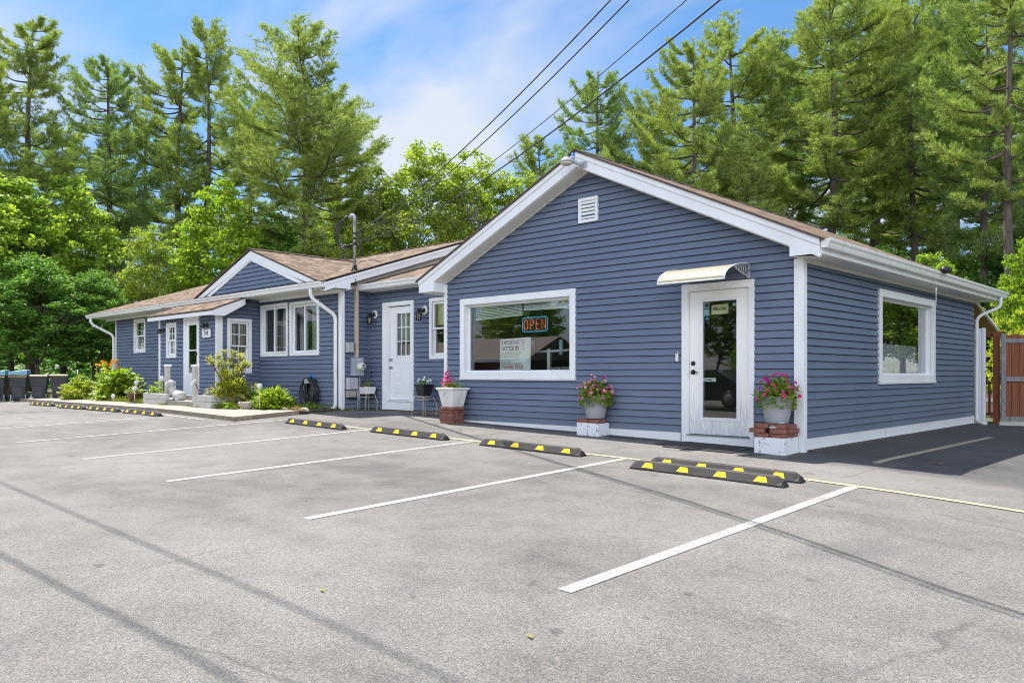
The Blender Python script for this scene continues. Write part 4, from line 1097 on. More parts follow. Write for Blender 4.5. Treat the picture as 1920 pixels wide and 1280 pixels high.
def petunia(c, r, h, seed, nf, mats, label, group=None, spill=0.2, leaves=330, name="petunia_plant", cat="flowers", fs=0.03, ll=0.062):
    R_ = random.Random(seed); c = Vector(c)
    t = thing(name, c, label, cat, group)
    mb = MB()
    for k in range(leaves):
        d = rdir(R_, -0.15, 1); q = R_.uniform(0.4, 1.0)
        ir = 0.85 + 0.35 * sin(3 * math.atan2(d.y, d.x) + seed) * sin(2.0 * d.z * 3 + seed); p = c + Vector((d.x * r * q * 1.22 * ir, d.y * r * q * 1.3 * ir, abs(d.z) * h * q * 1.05 * ir + 0.01))
        if R_.random() < spill:
            a = R_.uniform(0, 2 * pi); p = c + Vector((cos(a) * r * R_.uniform(0.95, 1.2), sin(a) * r * R_.uniform(0.95, 1.2), R_.uniform(-0.14, 0.04)))
        leaf(mb, p, rdir(R_, -0.3, 1), Vector((0, 0, 1)), ll * R_.uniform(0.7, 1.3), ll * 0.55 * R_.uniform(0.8, 1.2))
    for k in range(14):
        d = rdir(R_, 0.2, 1); mb.tube([c + Vector((d.x * r * 0.2, d.y * r * 0.2, 0)), c + Vector((d.x * r * 0.8, d.y * r * 0.8, d.z * h * 0.8))], 0.003, 4)
    mb.build("foliage", M['leafpot'], t)
    for j, m in enumerate(mats):
        fm = MB()
        for k in range(nf // len(mats)):
            d = rdir(R_, 0.05, 1); dd = Vector((d.x, d.y - 0.35, d.z)); 
            ir = R_.uniform(0.7, 1.28); p = c + Vector((d.x * r * 1.15 * ir, d.y * r * 1.15 * ir, d.z * h * ir + 0.01 - (0.10 * R_.random() if d.z < 0.25 else 0)))
            flower(fm, p, dd + Vector((0.2, -0.5, 0.2)), fs * R_.uniform(0.8, 1.2), R_)
        fm.build("blossoms", m, t)
    return t

# ------------------------------------------------------------------ brick stands and flower pots
def paver(x, y, z, rz, label, group, s=(0.195, 0.095, 0.056)):
    mb = MB(); R_ = random.Random(int(abs(x * 977 + y * 431 + z * 3331)))
    w, d, h = s
    mb.box(-w / 2, w / 2, -d / 2, d / 2, 0, h)
    o = mb.build("paver_brick", M['brick'], None, 0.006)
    o.location = (x, y, z); o.rotation_euler = (0, 0, rz + R_.uniform(-0.04, 0.04))
    return tag(o, label, "brick", group)
def block(x0, x1, y0, y1, z0, z1, m, label, group=None, holes=True):
    mb = MB(); mb.box(x0, x1, y0, y1, z0, z1)
    o = mb.build("concrete_block", m, None, 0.006)
    return tag(o, label, "block", group)
def make_pot():
    r = thing("flower_pot", (0, 0, 0), "x", "flower pot", "round grey flower pots")
    mb = MB()
    mb.lathe([(0.0, 0.0), (0.135, 0.0), (0.146, 0.012), (0.166, 0.12), (0.182, 0.225), (0.186, 0.24), (0.190, 0.242), (0.197, 0.33), (0.205, 0.338), (0.205, 0.35), (0.190, 0.35), (0.184, 0.31), (0.0, 0.31)], (0, 0, 0), 36)
    b = mb.build("body", M['greypot'], r)
    s = MB(); s.lathe([(0.183, 0.308), (0.12, 0.322), (0.0, 0.326)], (0, 0, 0), 20); s.build("soil", M['soil'], r)
    return r
pot0 = make_pot()
g1 = ground_z(-3.28, -0.2)
block(-3.495, -3.285, -0.315, -0.03, g1 - 0.02, g1 + 0.195, M['peel'], "peeling white block under the pink flower pot, half nearer the shop window", "painted blocks under the middle pot")
block(-3.28, -3.075, -0.31, -0.03, g1 - 0.02, g1 + 0.193, M['peel'], "peeling white block under the pink flower pot, half nearer the shop door", "painted blocks under the middle pot")
for (x, y, rz) in ((-3.40, -0.255, 0), (-3.18, -0.255, 0.03), (-3.40, -0.14, 0), (-3.18, -0.14, 0), (-3.29, -0.06, 0.0)):
    paver(x, y, g1 + 0.196, rz, "red paver in the single layer under the middle flower pot", "pavers under the middle pot", (0.205, 0.105, 0.056))
pot0.location = (-3.22, -0.185, g1 + 0.262); pot0["label"] = "round grey plastic pot of pale pink petunias on a single brick layer"
petunia((-3.22, -0.185, g1 + 0.262 + 0.325), 0.22, 0.27, 4, 66, [M['petalpale'], M['petalmagenta'], M['petalpale']], "pale pink and magenta petunias trailing from the middle grey pot", "petunia plants", 0.26, 1700, fs=0.028)
g2 = ground_z(-0.23, -0.25)
block(-0.44, -0.03, -0.455, -0.05, g2 - 0.02, g2 + 0.205, M['peel'], "square white painted block beside the shop door under three brick layers")
for k, lay in enumerate((((-0.345, -0.40, 0), (-0.13, -0.40, 0), (-0.345, -0.28, 0), (-0.13, -0.28, 0.0), (-0.08, -0.15, 1.57)),
                         ((-0.40, -0.42, 0.0), (-0.12, -0.425, 0.1), (-0.10, -0.30, 0), (-0.35, -0.26, 0), (-0.06, -0.16, 1.57)),
                         ((-0.36, -0.37, 0), (-0.14, -0.385, 0), (-0.25, -0.27, 0), (-0.05, -0.25, 1.57), (-0.36, -0.2, 0)))):
    for (x, y, rz) in lay:
        paver(x, y, g2 + 0.206 + 0.0575 * k, rz, ["red paver in the bottom layer of the stack beside the shop door", "red paver jutting out in the middle layer of the stack beside the shop door", "red paver in the top layer of the stack beside the shop door"][k], "pavers under the pot by the door", (0.20, 0.10, 0.056))
p2 = copy_tree(pot0); p2.location = (-0.225, -0.25, g2 + 0.206 + 0.1735); p2["label"] = "round grey plastic pot of crimson petunias beside the shop door"
petunia((-0.225, -0.25, g2 + 0.38 + 0.325), 0.20, 0.26, 9, 44, [M['petalpink'], M['petalpink'], M['petalmagenta']], "crimson pink petunias in the grey pot beside the shop door", "petunia plants", 0.2, 1500, fs=0.031)
for (x, y, lb) in ((-0.20, -0.43, "smooth grey pebble lying on the jutting brick by the shop door"), (-0.12, -0.36, "flat grey pebble against the pot foot by the shop door")):
    mb = MB(); mb.ball((0, 0, 0.016), 0.05, 12, 8, sc=(1, 0.7, 0.36)); o = mb.build("pebble", M['greyplastic']); o.location = (x, y, g2 + 0.206 + (0.1135 if y < -0.4 else 0.171)); tag(o, lb, "pebble")
# square ribbed planter on its brick plinth
g3 = ground_z(-6.43, -0.28)
for k in range(4):
    for (x, y, rz) in (((-6.54, -0.41, 0), (-6.34, -0.41, 0), (-6.54, -0.29, 0), (-6.34, -0.29, 0), (-6.54, -0.17, 0), (-6.34, -0.17, 0)) if k % 2 == 0 else ((-6.60, -0.38, 1.57), (-6.49, -0.38, 1.57), (-6.38, -0.38, 1.57), (-6.28, -0.38, 1.57), (-6.54, -0.20, 0), (-6.33, -0.20, 0))):
        paver(-6.44 + (x + 6.44) * 0.84, -0.28 + (y + 0.28) * 0.84, g3 - 0.005 + 0.0635 * k, rz, "dark red brick in the plinth under the white ribbed planter", "bricks under the ribbed planter", (0.162, 0.089, 0.062))
for (x, y) in ((-6.50, -0.43), (-6.28, -0.42), (-6.45, -0.25), (-6.26, -0.25)):
    paver(-6.44 + (x + 6.44) * 0.84, -0.28 + (y + 0.28) * 0.84, g3 + 0.2495, 0, "dark red capping brick just under the white ribbed planter", "capping bricks under the ribbed planter", (0.178, 0.128, 0.045))
t = thing("square_planter", (-6.42, -0.29, g3 + 0.296), "square white ribbed planter standing on the brick plinth left of the shop window", "planter")
mb = MB(); c = Vector((-6.42, -0.29, g3 + 0.296))
def sq(h, r): return [c + Vector((sx * r, sy * r, h)) for sx, sy in ((-1, -1), (1, -1), (1, 1), (-1, 1))]
def loft(mb, rings):
    for a, b in zip(rings[:-1], rings[1:]):
        for i in range(4): mb.face([a[i], a[(i + 1) % 4], b[(i + 1) % 4], b[i]])
loft(mb, [sq(0.0, 0.0), sq(0.0, 0.165), sq(0.30, 0.232), sq(0.31, 0.262), sq(0.345, 0.272), sq(0.352, 0.255), sq(0.33, 0.235), sq(0.32, 0.0)])
for sx, sy, ax in ((0, -1, 0), (1, 0, 1)):
    for k in range(-5, 6):
        w0, w1 = k * 0.0285, k * 0.040
        def pt(h, r, w, o):
            return c + (Vector((w, -r - o, h)) if ax == 0 else Vector((r + o, w, h)))
        a, b = (0.01, 0.167), (0.295, 0.231)
        mb.prism([(-0.0065, 0.0), (0.0065, 0.0), (0.004, 0.011), (-0.004, 0.011)], lambda u, o, d: pt(a[0] + (b[0] - a[0]) * d, a[1] + (b[1] - a[1]) * d, w0 + (w1 - w0) * d + u, o), 0, 1)
mb.build("body", M['whiteribbed'], t)
mb = MB(); loft(mb, [sq(0.318, 0.234), sq(0.335, 0.1), sq(0.337, 0.0)]); mb.build("soil", M['soil'], t); t.scale = (0.82, 0.82, 1.0)
petunia((-6.42, -0.29, g3 + 0.63), 0.16, 0.12, 14, 0 + 4, [M['petalpink']], "yellow green bedding plant filling the white ribbed planter", None, 0.05, 300, "bedding_plant", "plant", 0.02, 0.05)
petunia((-6.50, -0.34, g3 + 0.66), 0.085, 0.21, 17, 30, [M['petalmagenta'], M['petalpink']], "upright magenta flowers at the left end of the white ribbed planter", None, 0.0, 60, "petunia_plant", "flowers", 0.034)

# ------------------------------------------------------------------ wire stands with small pots
def wire_stand(x, y, z, h, r, lb):
    t = thing("plant_stand", (x, y, z), lb, "plant stand", "wire plant stands"); b = Vector((x, y, z))
    def sqr(q, zz): return [b + Vector((sx * q, sy * q, zz)) for sx, sy in ((-1, -1), (1, -1), (1, 1), (-1, 1))]
    mb = MB(); mb.tube(sqr(r, h), 0.0075, 8, closed=True); mb.tube(sqr(r * 0.96, h - 0.07), 0.005, 6, closed=True)
    for k in (-0.6, -0.2, 0.2, 0.6): mb.tube([b + Vector((-r, k * r, h)), b + Vector((r, k * r, h))], 0.004, 6)
    mb.build("top", M['wire'], t)
    for sx, sy in ((-1, -1), (1, -1), (1, 1), (-1, 1)):
        l = MB(); l.tube([b + Vector((sx * r, sy * r, h)), b + Vector((sx * r * 1.05, sy * r * 1.05, h - 0.05)), b + Vector((sx * r * 1.38, sy * r * 1.38, h * 0.50)), b + Vector((sx * r * 1.36, sy * r * 1.36, h * 0.42)), b + Vector((sx * r * 1.24, sy * r * 1.24, 0.0))], 0.007, 8); l.build("leg", M['wire'], t)
    return t
gs = ground_z(-10.05, 0.5)
wire_stand(-10.12, 0.50, gs, 0.375, 0.115, "small cream wire stand carrying the white box of violets near the meter")
wire_stand(-8.10, 0.44, ground_z(-8.1, 0.44), 0.395, 0.135, "small cream wire stand carrying the black pot right of the white door")
t = thing("box_planter", (-10.12, 0.50, gs + 0.383), "small white window box of violets standing on a wire stand", "planter")
c = Vector((-10.12, 0.50, gs + 0.383))
def rc(h, a, b): return [c + Vector((sx * a, sy * b, h)) for sx, sy in ((-1, -1), (1, -1), (1, 1), (-1, 1))]
mb = MB(); loft(mb, [rc(0, 0, 0), rc(0, 0.125, 0.11), rc(0.135, 0.145, 0.13), rc(0.15, 0.155, 0.14), rc(0.15, 0.14, 0.125), rc(0.12, 0.138, 0.12), rc(0.12, 0, 0)]); b_ = mb.build("body", M['whiteplastic'], t)
mb = MB()
for (u, z, w, h) in ((0.02, 0.06, 0.028, 0.02), (0.09, 0.072, 0.05, 0.01), (0.09, 0.055, 0.04, 0.007)): mb.face([c + Vector((u - w / 2 - 0.03, -0.1285 + 0.0 , z - h / 2)), c + Vector((u + w / 2 - 0.03, -0.1285, z - h / 2)), c + Vector((u + w / 2 - 0.03, -0.1305, z + h / 2)), c + Vector((u - w / 2 - 0.03, -0.1305, z + h / 2))])
mb.build("printed_mark", M['greyplastic'], b_)
petunia((-10.12, 0.50, gs + 0.383 + 0.12), 0.15, 0.17, 23, 10, [M['petalviolet']], "dark violets with green leaves in the white window box", None, 0.05, 110, "violet_plant", "flowers", 0.028, 0.045)
gb = ground_z(-8.1, 0.44)
t = thing("tapered_pot", (-8.10, 0.44, gb + 0.403), "square black tapered pot of white pansies on a wire stand", "flower pot")
c = Vector((-8.10, 0.44, gb + 0.403))
mb = MB(); loft(mb, [sq(0, 0), sq(0, 0.098), sq(0.20, 0.128), sq(0.205, 0.14), sq(0.235, 0.143), sq(0.235, 0.128), sq(0.21, 0.125), sq(0.21, 0)]); mb.build("body", M['blackpot'], t, 0.004)
petunia((-8.10, 0.44, gb + 0.403 + 0.21), 0.11, 0.19, 31, 12, [M['petalwhite']], "white pansies above thin stems in the black tapered pot", None, 0.0, 90, "pansy_plant", "flowers", 0.026, 0.05)

# ------------------------------------------------------------------ awning, mat, bell, signs on the shop front
t = thing("door_awning", (-1.2, 0.0, 2.32), "cream arched plastic awning mounted above the glass shop door", "awning")
mb = MB(); AX0, AX1 = -1.735, -0.715
arcp = [(0.0 + 0.74 * (1 - cos(a)) ** 0.0 * sin(a) if False else 0.72 * sin(a), 2.25 + 0.26 * cos(a) ** 1.0) for a in [pi / 2 * k / 10 for k in range(11)]]
n = len(arcp)
for (za_, zb_) in zip(arcp[:-1], arcp[1:]):
    mb.face([(AX0, -za_[0], za_[1]), (AX1, -za_[0], za_[1]), (AX1, -zb_[0], zb_[1]), (AX0, -zb_[0], zb_[1])], sm=True)
    mb.face([(AX0, -za_[0], za_[1] - 0.006), (AX1, -za_[0], za_[1] - 0.006), (AX1, -zb_[0], zb_[1] - 0.006), (AX0, -zb_[0], zb_[1] - 0.006)], sm=True)
mb.build("canopy", M['awning'], t)
mb = MB(); mb.tube([(AX0, -0.722, 2.248), (AX1, -0.722, 2.248)], 0.009, 8)
for x in (AX0, AX1): mb.tube([(x, -y, z) for y, z in arcp], 0.007, 6)
mb.build("edge_strip", M['whiteplastic'], t)
for x in (AX1 - 0.02, AX0 + 0.06):
    b = MB(); b.box(x - 0.016, x + 0.016, -0.022, -0.002, 2.33, 2.52); b.lathe([(0, -0.02), (0.026, -0.02), (0.026, 0.02), (0, 0.02)], (x, -0.028, 2.335), 14, axis='x')
    b.tube([(x, -0.03, 2.34)] + [(x, -0.03 - 0.42 * k / 8, 2.34 + 0.105 * (k / 8) ** 1.5) for k in range(1, 9)] , 0.010, 6)
    for k in range(1, 6):
        y = 0.05 + 0.062 * k; zt = 2.25 + 0.26 * sqrt(max(0, 1 - (y / 0.72) ** 2))
        b.tube([(x, -y - 0.02, zt - 0.012), (x, -y + 0.005, 0.5 * (zt + 2.36)), (x, -y + 0.02 if y > 0.06 else -y, 2.345 + 0.10 * (max(0, y - 0.05) / 0.42) ** 1.5)], 0.008, 6)
    b.tube([(x, -y, z - 0.012) for y, z in arcp[:8]], 0.011, 6)
    b.build("bracket", M['greyplastic'], t)
gm = 0.012
mb = MB()
mpts = [(-1.72, -0.015), (-0.66, -0.02), (-0.62, -0.70), (-1.66, -0.72)]
t = thing("door_mat", (-1.15, -0.35, ground_z(-1.15, -0.35)), "dark worn mat with black rubber border in front of the shop door", "door mat")
def gp(p, dz): return (p[0], p[1], ground_z(*p) + dz)
mb.face([gp(p, 0.013) for p in mpts])
for i in range(4): mb.face([gp(mpts[i], 0.001), gp(mpts[(i + 1) % 4], 0.001), gp(mpts[(i + 1) % 4], 0.013), gp(mpts[i], 0.013)])
mb.build("border", M['matrim'], t)
mb = MB(); inn = [(-1.62, -0.07), (-0.74, -0.08), (-0.71, -0.63), (-1.57, -0.65)]; mb.face([gp(p, 0.017) for p in inn]); mb.build("pile", M['mat'], t)
t = thing("doorbell", (-1.856, -0.02, 1.27), "slim white video doorbell beside the shop door", "doorbell")
mb = MB(); mb.prism([(0.021 * cos(a) + 0, (0.055 if sin(a) > 0 else -0.055) + 0.021 * sin(a)) for a in [2 * pi * k / 20 + 0.01 for k in range(20)]], lambda a, b, d: (-1.856 + a, -0.014 - d, 1.27 + b), 0, 0.024); mb.build("body", M['whiteplastic'], t, 0.003)
mb = MB(); mb.lathe([(0.0, 0.0), (0.016, 0.0), (0.014, 0.006), (0.0, 0.007)], (-1.856, -0.0382, 1.325), 14, axis='y'); mb.build("camera_eye", M['black'], t)

# window dressing of the shop window
X_, Z_ = Vector((1, 0, 0)), Vector((0, 0, 1))
def sheet(mb, x0, x1, z0, z1, y, mi=0, th=0.0015): mb.box(x0, x1, y, y + th, z0, z1, mi)
t = thing("notice_poster", (-5.23, 0.11, 1.09), "large handwritten notice in the shop window headed important notice", "poster")
mb = MB(); mb.prism([(-5.60, 1.075), (-4.865, 1.09), (-4.855, 1.655), (-5.605, 1.635)], lambda a, b, d: (a, d, b), 0.112, 0.1135); b_ = mb.build("sheet", M['paper'], t)
mb = MB(); yy = 0.110
mb.text("I", (-5.545, yy, 1.565), X_, Z_, 0.125, mi=0, bold=0.004); mb.text("MPORTANT", (-5.31, yy, 1.568), X_, Z_, 0.105, mi=1, sx=0.66, bold=0.0015)
mb.text("NOTICE", (-5.41, yy, 1.465), X_, Z_, 0.105, mi=0, sx=0.78, bold=0.002); mb.text("!!!", (-5.185, yy, 1.465), X_, Z_, 0.105, mi=2, bold=0.006)
for i, (tx, z) in enumerate((("August 1st, 2022 will be our last day of being", 1.395), ("open for business. Please come in before", 1.357), ("2022, gift certificates before our last day", 1.319), ("it is time to make for any gift certificates", 1.268), ("until August 1st 2022", 1.236), ("Please let us know if you have any questions", 1.200))):
    mb.text(tx, (-5.57, yy, z), X_, Z_, 0.033, 'LEFT', mi=0 if i != 3 else 1, sx=0.82)
mb.text("THANK YOU!", (-5.30, yy, 1.132), X_, Z_, 0.098, mi=2, sx=0.86, bold=0.002)
zz = [(-5.115, 1.625), (-5.02, 1.605), (-5.10, 1.585), (-5.0, 1.57), (-5.07, 1.545), (-5.0, 1.52), (-5.06, 1.495), (-5.01, 1.455), (-5.09, 1.43)]
for a, b in zip(zz[:-1], zz[1:]): mb.tube([(a[0], yy, a[1]), (b[0], yy, b[1])], 0.0028, 4, 2)
mb.build("lettering", [M['ink'], M['blueink'], M['redink']], b_)
t = thing("open_sign", (-4.78, 0.12, 1.74), "red and blue neon sign reading OPEN hung in the shop window", "sign")
mb = MB(); ox, oz, hw, hh, rr = -4.775, 1.868, 0.285, 0.122, 0.04
path = []
for (sx, sz, a0) in ((1, 1, 0), (-1, 1, 90), (-1, -1, 180), (1, -1, 270)):
    for k in range(5):
        a = radians(a0 + 22.5 * k); path.append((ox + sx * (hw - rr) + rr * cos(a), 0.125, oz + sz * (hh - rr) + rr * sin(a)))
mb.tube(path, 0.0095, 8, closed=True); mb.build("border_tube", M['neonblue'], t)
mb = MB(); lw, lh = 0.048, 0.088
def stroke(px_, pts): mb.tube([(ox + px_ + a * lw, 0.122, oz + b * lh) for a, b in pts], 0.0062, 6)
stroke(-0.205, [(0.95 * cos(a), sin(a)) for a in [2 * pi * k / 16 for k in range(17)]])
stroke(-0.068, [(-0.8, -1), (-0.8, 1), (0.3, 1), (0.85, 0.75), (0.9, 0.4), (0.6, 0.05), (0.2, -0.05), (-0.8, -0.05)])
stroke(0.068, [(0.9, 1), (-0.7, 1), (-0.7, -1), (0.9, -1)]); stroke(0.068, [(-0.7, 0.03), (0.7, 0.03)])
stroke(0.205, [(-0.85, -1), (-0.85, 1), (0.85, -1), (0.85, 1)])
mb.build("letter_tube", M['neonred'], t)
mb = MB(); mb.box(ox - hw + 0.01, ox + hw - 0.01, 0.14, 0.15, oz - hh + 0.01, oz + hh - 0.01); mb.build("backing", M['black'], t)
mb = MB()
for s_ in (-1, 1): mb.tube([(ox + s_ * 0.16, 0.13, oz + hh), (ox + s_ * 0.09, 0.15, 2.20)], 0.0025, 4)
mb.build("hanging_cord", M['whiteplastic'], t)
def blind(x0, x1, zt, zb0, zb1, lb):
    t = thing("window_blind", (0.5 * (x0 + x1), 0.2, zt), lb, "blind", "raised blinds in the shop window")
    mb = MB(); mb.box(x0, x1, 0.17, 0.23, zt - 0.045, zt); mb.build("head_rail", M['trim'], t)
    mb = MB(); nn = 7
    for k in range(nn):
        f = k / (nn - 1); za_ = zt - 0.05 - (zt - 0.05 - zb0 - 0.02) * f; zc2 = zt - 0.05 - (zt - 0.05 - zb1 - 0.02) * f
        mb.prism([(x0, za_ - 0.018), (x1, zc2 - 0.018), (x1, zc2 - 0.004), (x0, za_ - 0.004)], lambda a, b, d: (a, d, b), 0.175, 0.225)
    mb.prism([(x0, zb0 - 0.012), (x1, zb1 - 0.012), (x1, zb1 + 0.012), (x0, zb0 + 0.012)], lambda a, b, d: (a, d, b), 0.172, 0.228)
    mb.build("slats", M['blind'], t)
    mb = MB()
    for q in (0.12, 0.5, 0.88):
        x = x0 + (x1 - x0) * q; mb.box(x - 0.012, x + 0.012, 0.162, 0.169, zt - 0.11, zt + 0.01)
    mb.build("bracket", M['trim'], t)
blind(-6.30, -5.12, 2.272, 2.02, 2.055, "raised pale blind on the left half of the shop window")
blind(-5.08, -3.93, 2.272, 2.135, 2.12, "raised pale blind on the right half of the shop window")
mb = MB()
for k in range(46): mb.ball((-6.315, 0.15, 2.24 - 0.0255 * k), 0.009, 6, 4)
tag(mb.build("blind_chain", M['sticker']), "beaded blind chain hanging down the left edge of the shop window", "chain")
t = thing("grooming_arm", (-4.7, 0.4, 1.06), "white tee shaped stand with two upright tubes in the shop window", "stand")
mb = MB(); mb.box(-4.73, -4.66, 0.39, 0.43, 0.17, 1.45); mb.build("post", M['whiteplastic'], t)
mb = MB(); mb.tube([(-5.04, 0.4, 1.40), (-4.25, 0.4, 1.42)], 0.022, 8); mb.build("arm", M['whiteplastic'], t)
for x in (-5.06, -4.40):
    mb = MB(); mb.tube([(x, 0.385, 1.34), (x, 0.385, 1.60)], 0.035, 12); mb.build("tube", M['sticker'], t)
mb = MB(); mb.tube([(-4.55 + 0.0042 * k, 0.3 + 0.04 * cos(k * 0.55), 1.085 + 0.04 * sin(k * 0.55)) for k in range(150)], 0.012, 6)
tag(mb.build("coiled_hose", M['whiteplastic']), "white coiled air hose lying along the shop window sill", "hose")
t = thing("window_sticker", (-4.05, -0.0, 2.2), "small white lettered sticker in the top right corner of the shop window", "sticker")
mb = MB(); mb.prism([(-4.155, 2.188), (-3.945, 2.20), (-3.945, 2.248), (-4.155, 2.24)], lambda a, b, d: (a, d, b), 0.094, 0.0945); b_ = mb.build("sheet", M['cream'], t)
mb = MB(); mb.text("No Soliciting", (-4.05, 0.0925, 2.217), X_, Z_, 0.034, sx=0.8, bold=0.001); mb.build("lettering", M['ink'], b_)
def disc_sticker(x, y, z, r, m, lb):
    t = thing("round_sticker", (x, y, z), lb, "sticker")
    mb = MB(); mb.lathe([(0, 0), (r, 0), (r, 0.001), (0, 0.001)], (x, y, z), 20, axis='y'); b_ = mb.build("disc", m, t)
    mb = MB(); mb.prism([(-0.5 * r, -0.25 * r), (0.1 * r, -0.25 * r), (0.5 * r, 0.3 * r), (0.05 * r, 0.3 * r)], lambda a, b, d: (x + a, y - 0.0015 - d, z + b), 0, 0.0005); mb.build("printed_mark", M['paper'], b_)
disc_sticker(-3.995, 0.0935, 2.145, 0.034, M['stickerblue'], "round blue sticker in the top right corner of the shop window")
# stickers and cards on the shop door glass (just behind it)
yg = 0.024
t = thing("welcome_card", (-1.195, yg, 1.9), "cream card reading WELCOME on the shop door glass", "sign")
mb = MB(); mb.prism([(-1.325, 1.848), (-1.063, 1.856), (-1.063, 1.992), (-1.325, 1.984)], lambda a, b, d: (a, yg + d, b), 0, 0.001); b_ = mb.build("card", M['cream'], t)
mb = MB(); mb.text("WELCOME", (-1.193, yg - 0.0015, 1.925), X_, Z_, 0.062, sx=0.72, bold=0.0012); mb.build("lettering", M['ink'], b_)
t = thing("no_smoking_sticker", (-1.35, yg, 0.93), "white sticker reading No Smoking on the shop door glass", "sticker")
mb = MB(); mb.box(-1.452, -1.255, yg, yg + 0.001, 0.906, 0.958); b_ = mb.build("sheet", M['paper'], t)
mb = MB(); mb.text("No Smoking", (-1.378, yg - 0.0015, 0.932), X_, Z_, 0.030, sx=0.86, bold=0.001); mb.build("lettering", M['ink'], b_)
for (z0, z1, lb) in ((1.94, 2.028, "square pale blue printed sticker at the top left of the shop door glass"), (1.838, 1.928, "plain pale blue square sticker under another on the shop door glass")):
    mb = MB(); mb.box(-1.445, -1.358, yg, yg + 0.001, z0, z1); o = mb.build("square_sticker", M['sticker']); tag(o, lb, "sticker")
    if z0 > 1.9:
        mb = MB(); mb.lathe([(0, 0), (0.03, 0), (0.03, 0.0004), (0, 0.0004)], (-1.40, yg - 0.001, 1.985), 16, axis='y'); mb.build("printed_mark", M['blueink'], o)
disc_sticker(-1.392, yg, 1.795, 0.030, M['stickerblue'], "round bright blue sticker on the shop door glass below two squares")
disc_sticker(-0.975, yg, 1.975, 0.030, M['sticker'], "round pale sticker at the top right of the shop door glass")
# things behind the side window
t = thing("window_pickets", (-0.34, 4.0, 1.0), "row of white dog eared pickets standing inside the side window", "fence panel")
mb = MB()
for k in range(13):
    y = 3.0 + 0.175 * k
    mb.prism([(y, 0.99), (y + 0.16, 0.99), (y + 0.16, 1.47), (y + 0.135, 1.51), (y + 0.025, 1.51), (y, 1.47)], lambda a, b, d: (d, a, b), -0.225, -0.205)
mb.box(-0.25, -0.226, 2.9, 5.3, 1.1, 1.16); mb.build("pickets", M['pvc'], t)
mb = MB(); R_ = random.Random(8)
for (y, z, r) in ((3.15, 1.08, .12), (3.3, 1.16, .13), (3.48, 1.08, .12), (3.66, 1.04, .08), (3.85, 1.02, .06), (4.05, 1.05, .09), (4.2, 1.02, .06), (3.05, 1.2, .1), (4.4, 1.02, 0.05)): mb.ball((-0.165, y, z - 0.03), r, 12, 8, sc=(0.3, 1, 1))
tag(mb.build("cotton_snow", M['paper']), "fluffy white cotton heaped before the pickets in the side window", "decoration")

# curtains
def curtain(P, u0, u1, z0, z1, o, m, lb, cat="curtain", folds=7, amp=0.03, group=None):
    mb = MB(); n = folds * 6; pts = []
    R_ = random.Random(int(u0 * 100)); ph = R_.random() * 6
    for k in range(n + 1):
        f = k / n; pts.append((u0 + (u1 - u0) * f, o - amp * (0.5 + 0.5 * sin(ph + f * folds * 2 * pi)) - 0.012 * sin(f * 23 + ph)))
    for a, b in zip(pts[:-1], pts[1:]): mb.face([P(a[0], z0, a[1]), P(b[0], z0, b[1]), P(b[0], z1, b[1]), P(a[0], z1, a[1])], sm=True)
    return tag(mb.build("curtain", m), lb, cat, group)
um = 0.5 * (WIN_C1[0] + WIN_C1[1])
curtain(PC, WIN_C1[0] + 0.01, um - 0.02, 1.45, 2.66, -0.16, M['darkcloth'], "dark curtain behind the left pane of the left sliding window")
curtain(PC, um + 0.02, WIN_C1[1] - 0.01, 1.45, 2.66, -0.18, M['linen'], "pale sheer curtain behind the right pane of the left sliding window")
um = 0.5 * (WIN_C2[0] + WIN_C2[1])
curtain(PC, WIN_C2[0] + 0.01, um - 0.02, 1.45, 2.66, -0.16, M['darkcloth'], "dark curtain behind the left pane of the right sliding window")
curtain(PC, um + 0.02, WIN_C2[1] - 0.01, 1.45, 2.66, -0.18, M['linen'], "pale sheer curtain behind the right pane of the right sliding window")
curtain(PC, WIN_L[0] + 0.01, WIN_L[1] - 0.01, 1.7, 2.72, -0.13, M['linen'], "pale curtain filling the single window at the far end")
curtain(PDS, WIN_DS[0] + 0.01, WIN_DS[0] + 0.24, 1.05, 2.34, -0.14, M['stripe'], "brown striped curtain at the left of the porch side window", folds=3)
curtain(PDS, WIN_DS[1] - 0.22, WIN_DS[1] - 0.01, 1.05, 2.34, -0.15, M['stripe'], "brown striped curtain at the right of the porch side window", folds=3)
mb = MB(); mb.box(WIN_B[0] + 0.02, WIN_B[1] - 0.02, YB + 0.11, YB + 0.113, 2.03, 2.5); tag(mb.build("roller_shade", M['cream']), "cream roller shade half drawn in the narrow window beside the white door", "shade")
curtain(PB, -9.45, -8.88, 1.75, 2.36, -0.12, M['linen'], "pale half curtain behind the glazed top of the white door", folds=5)

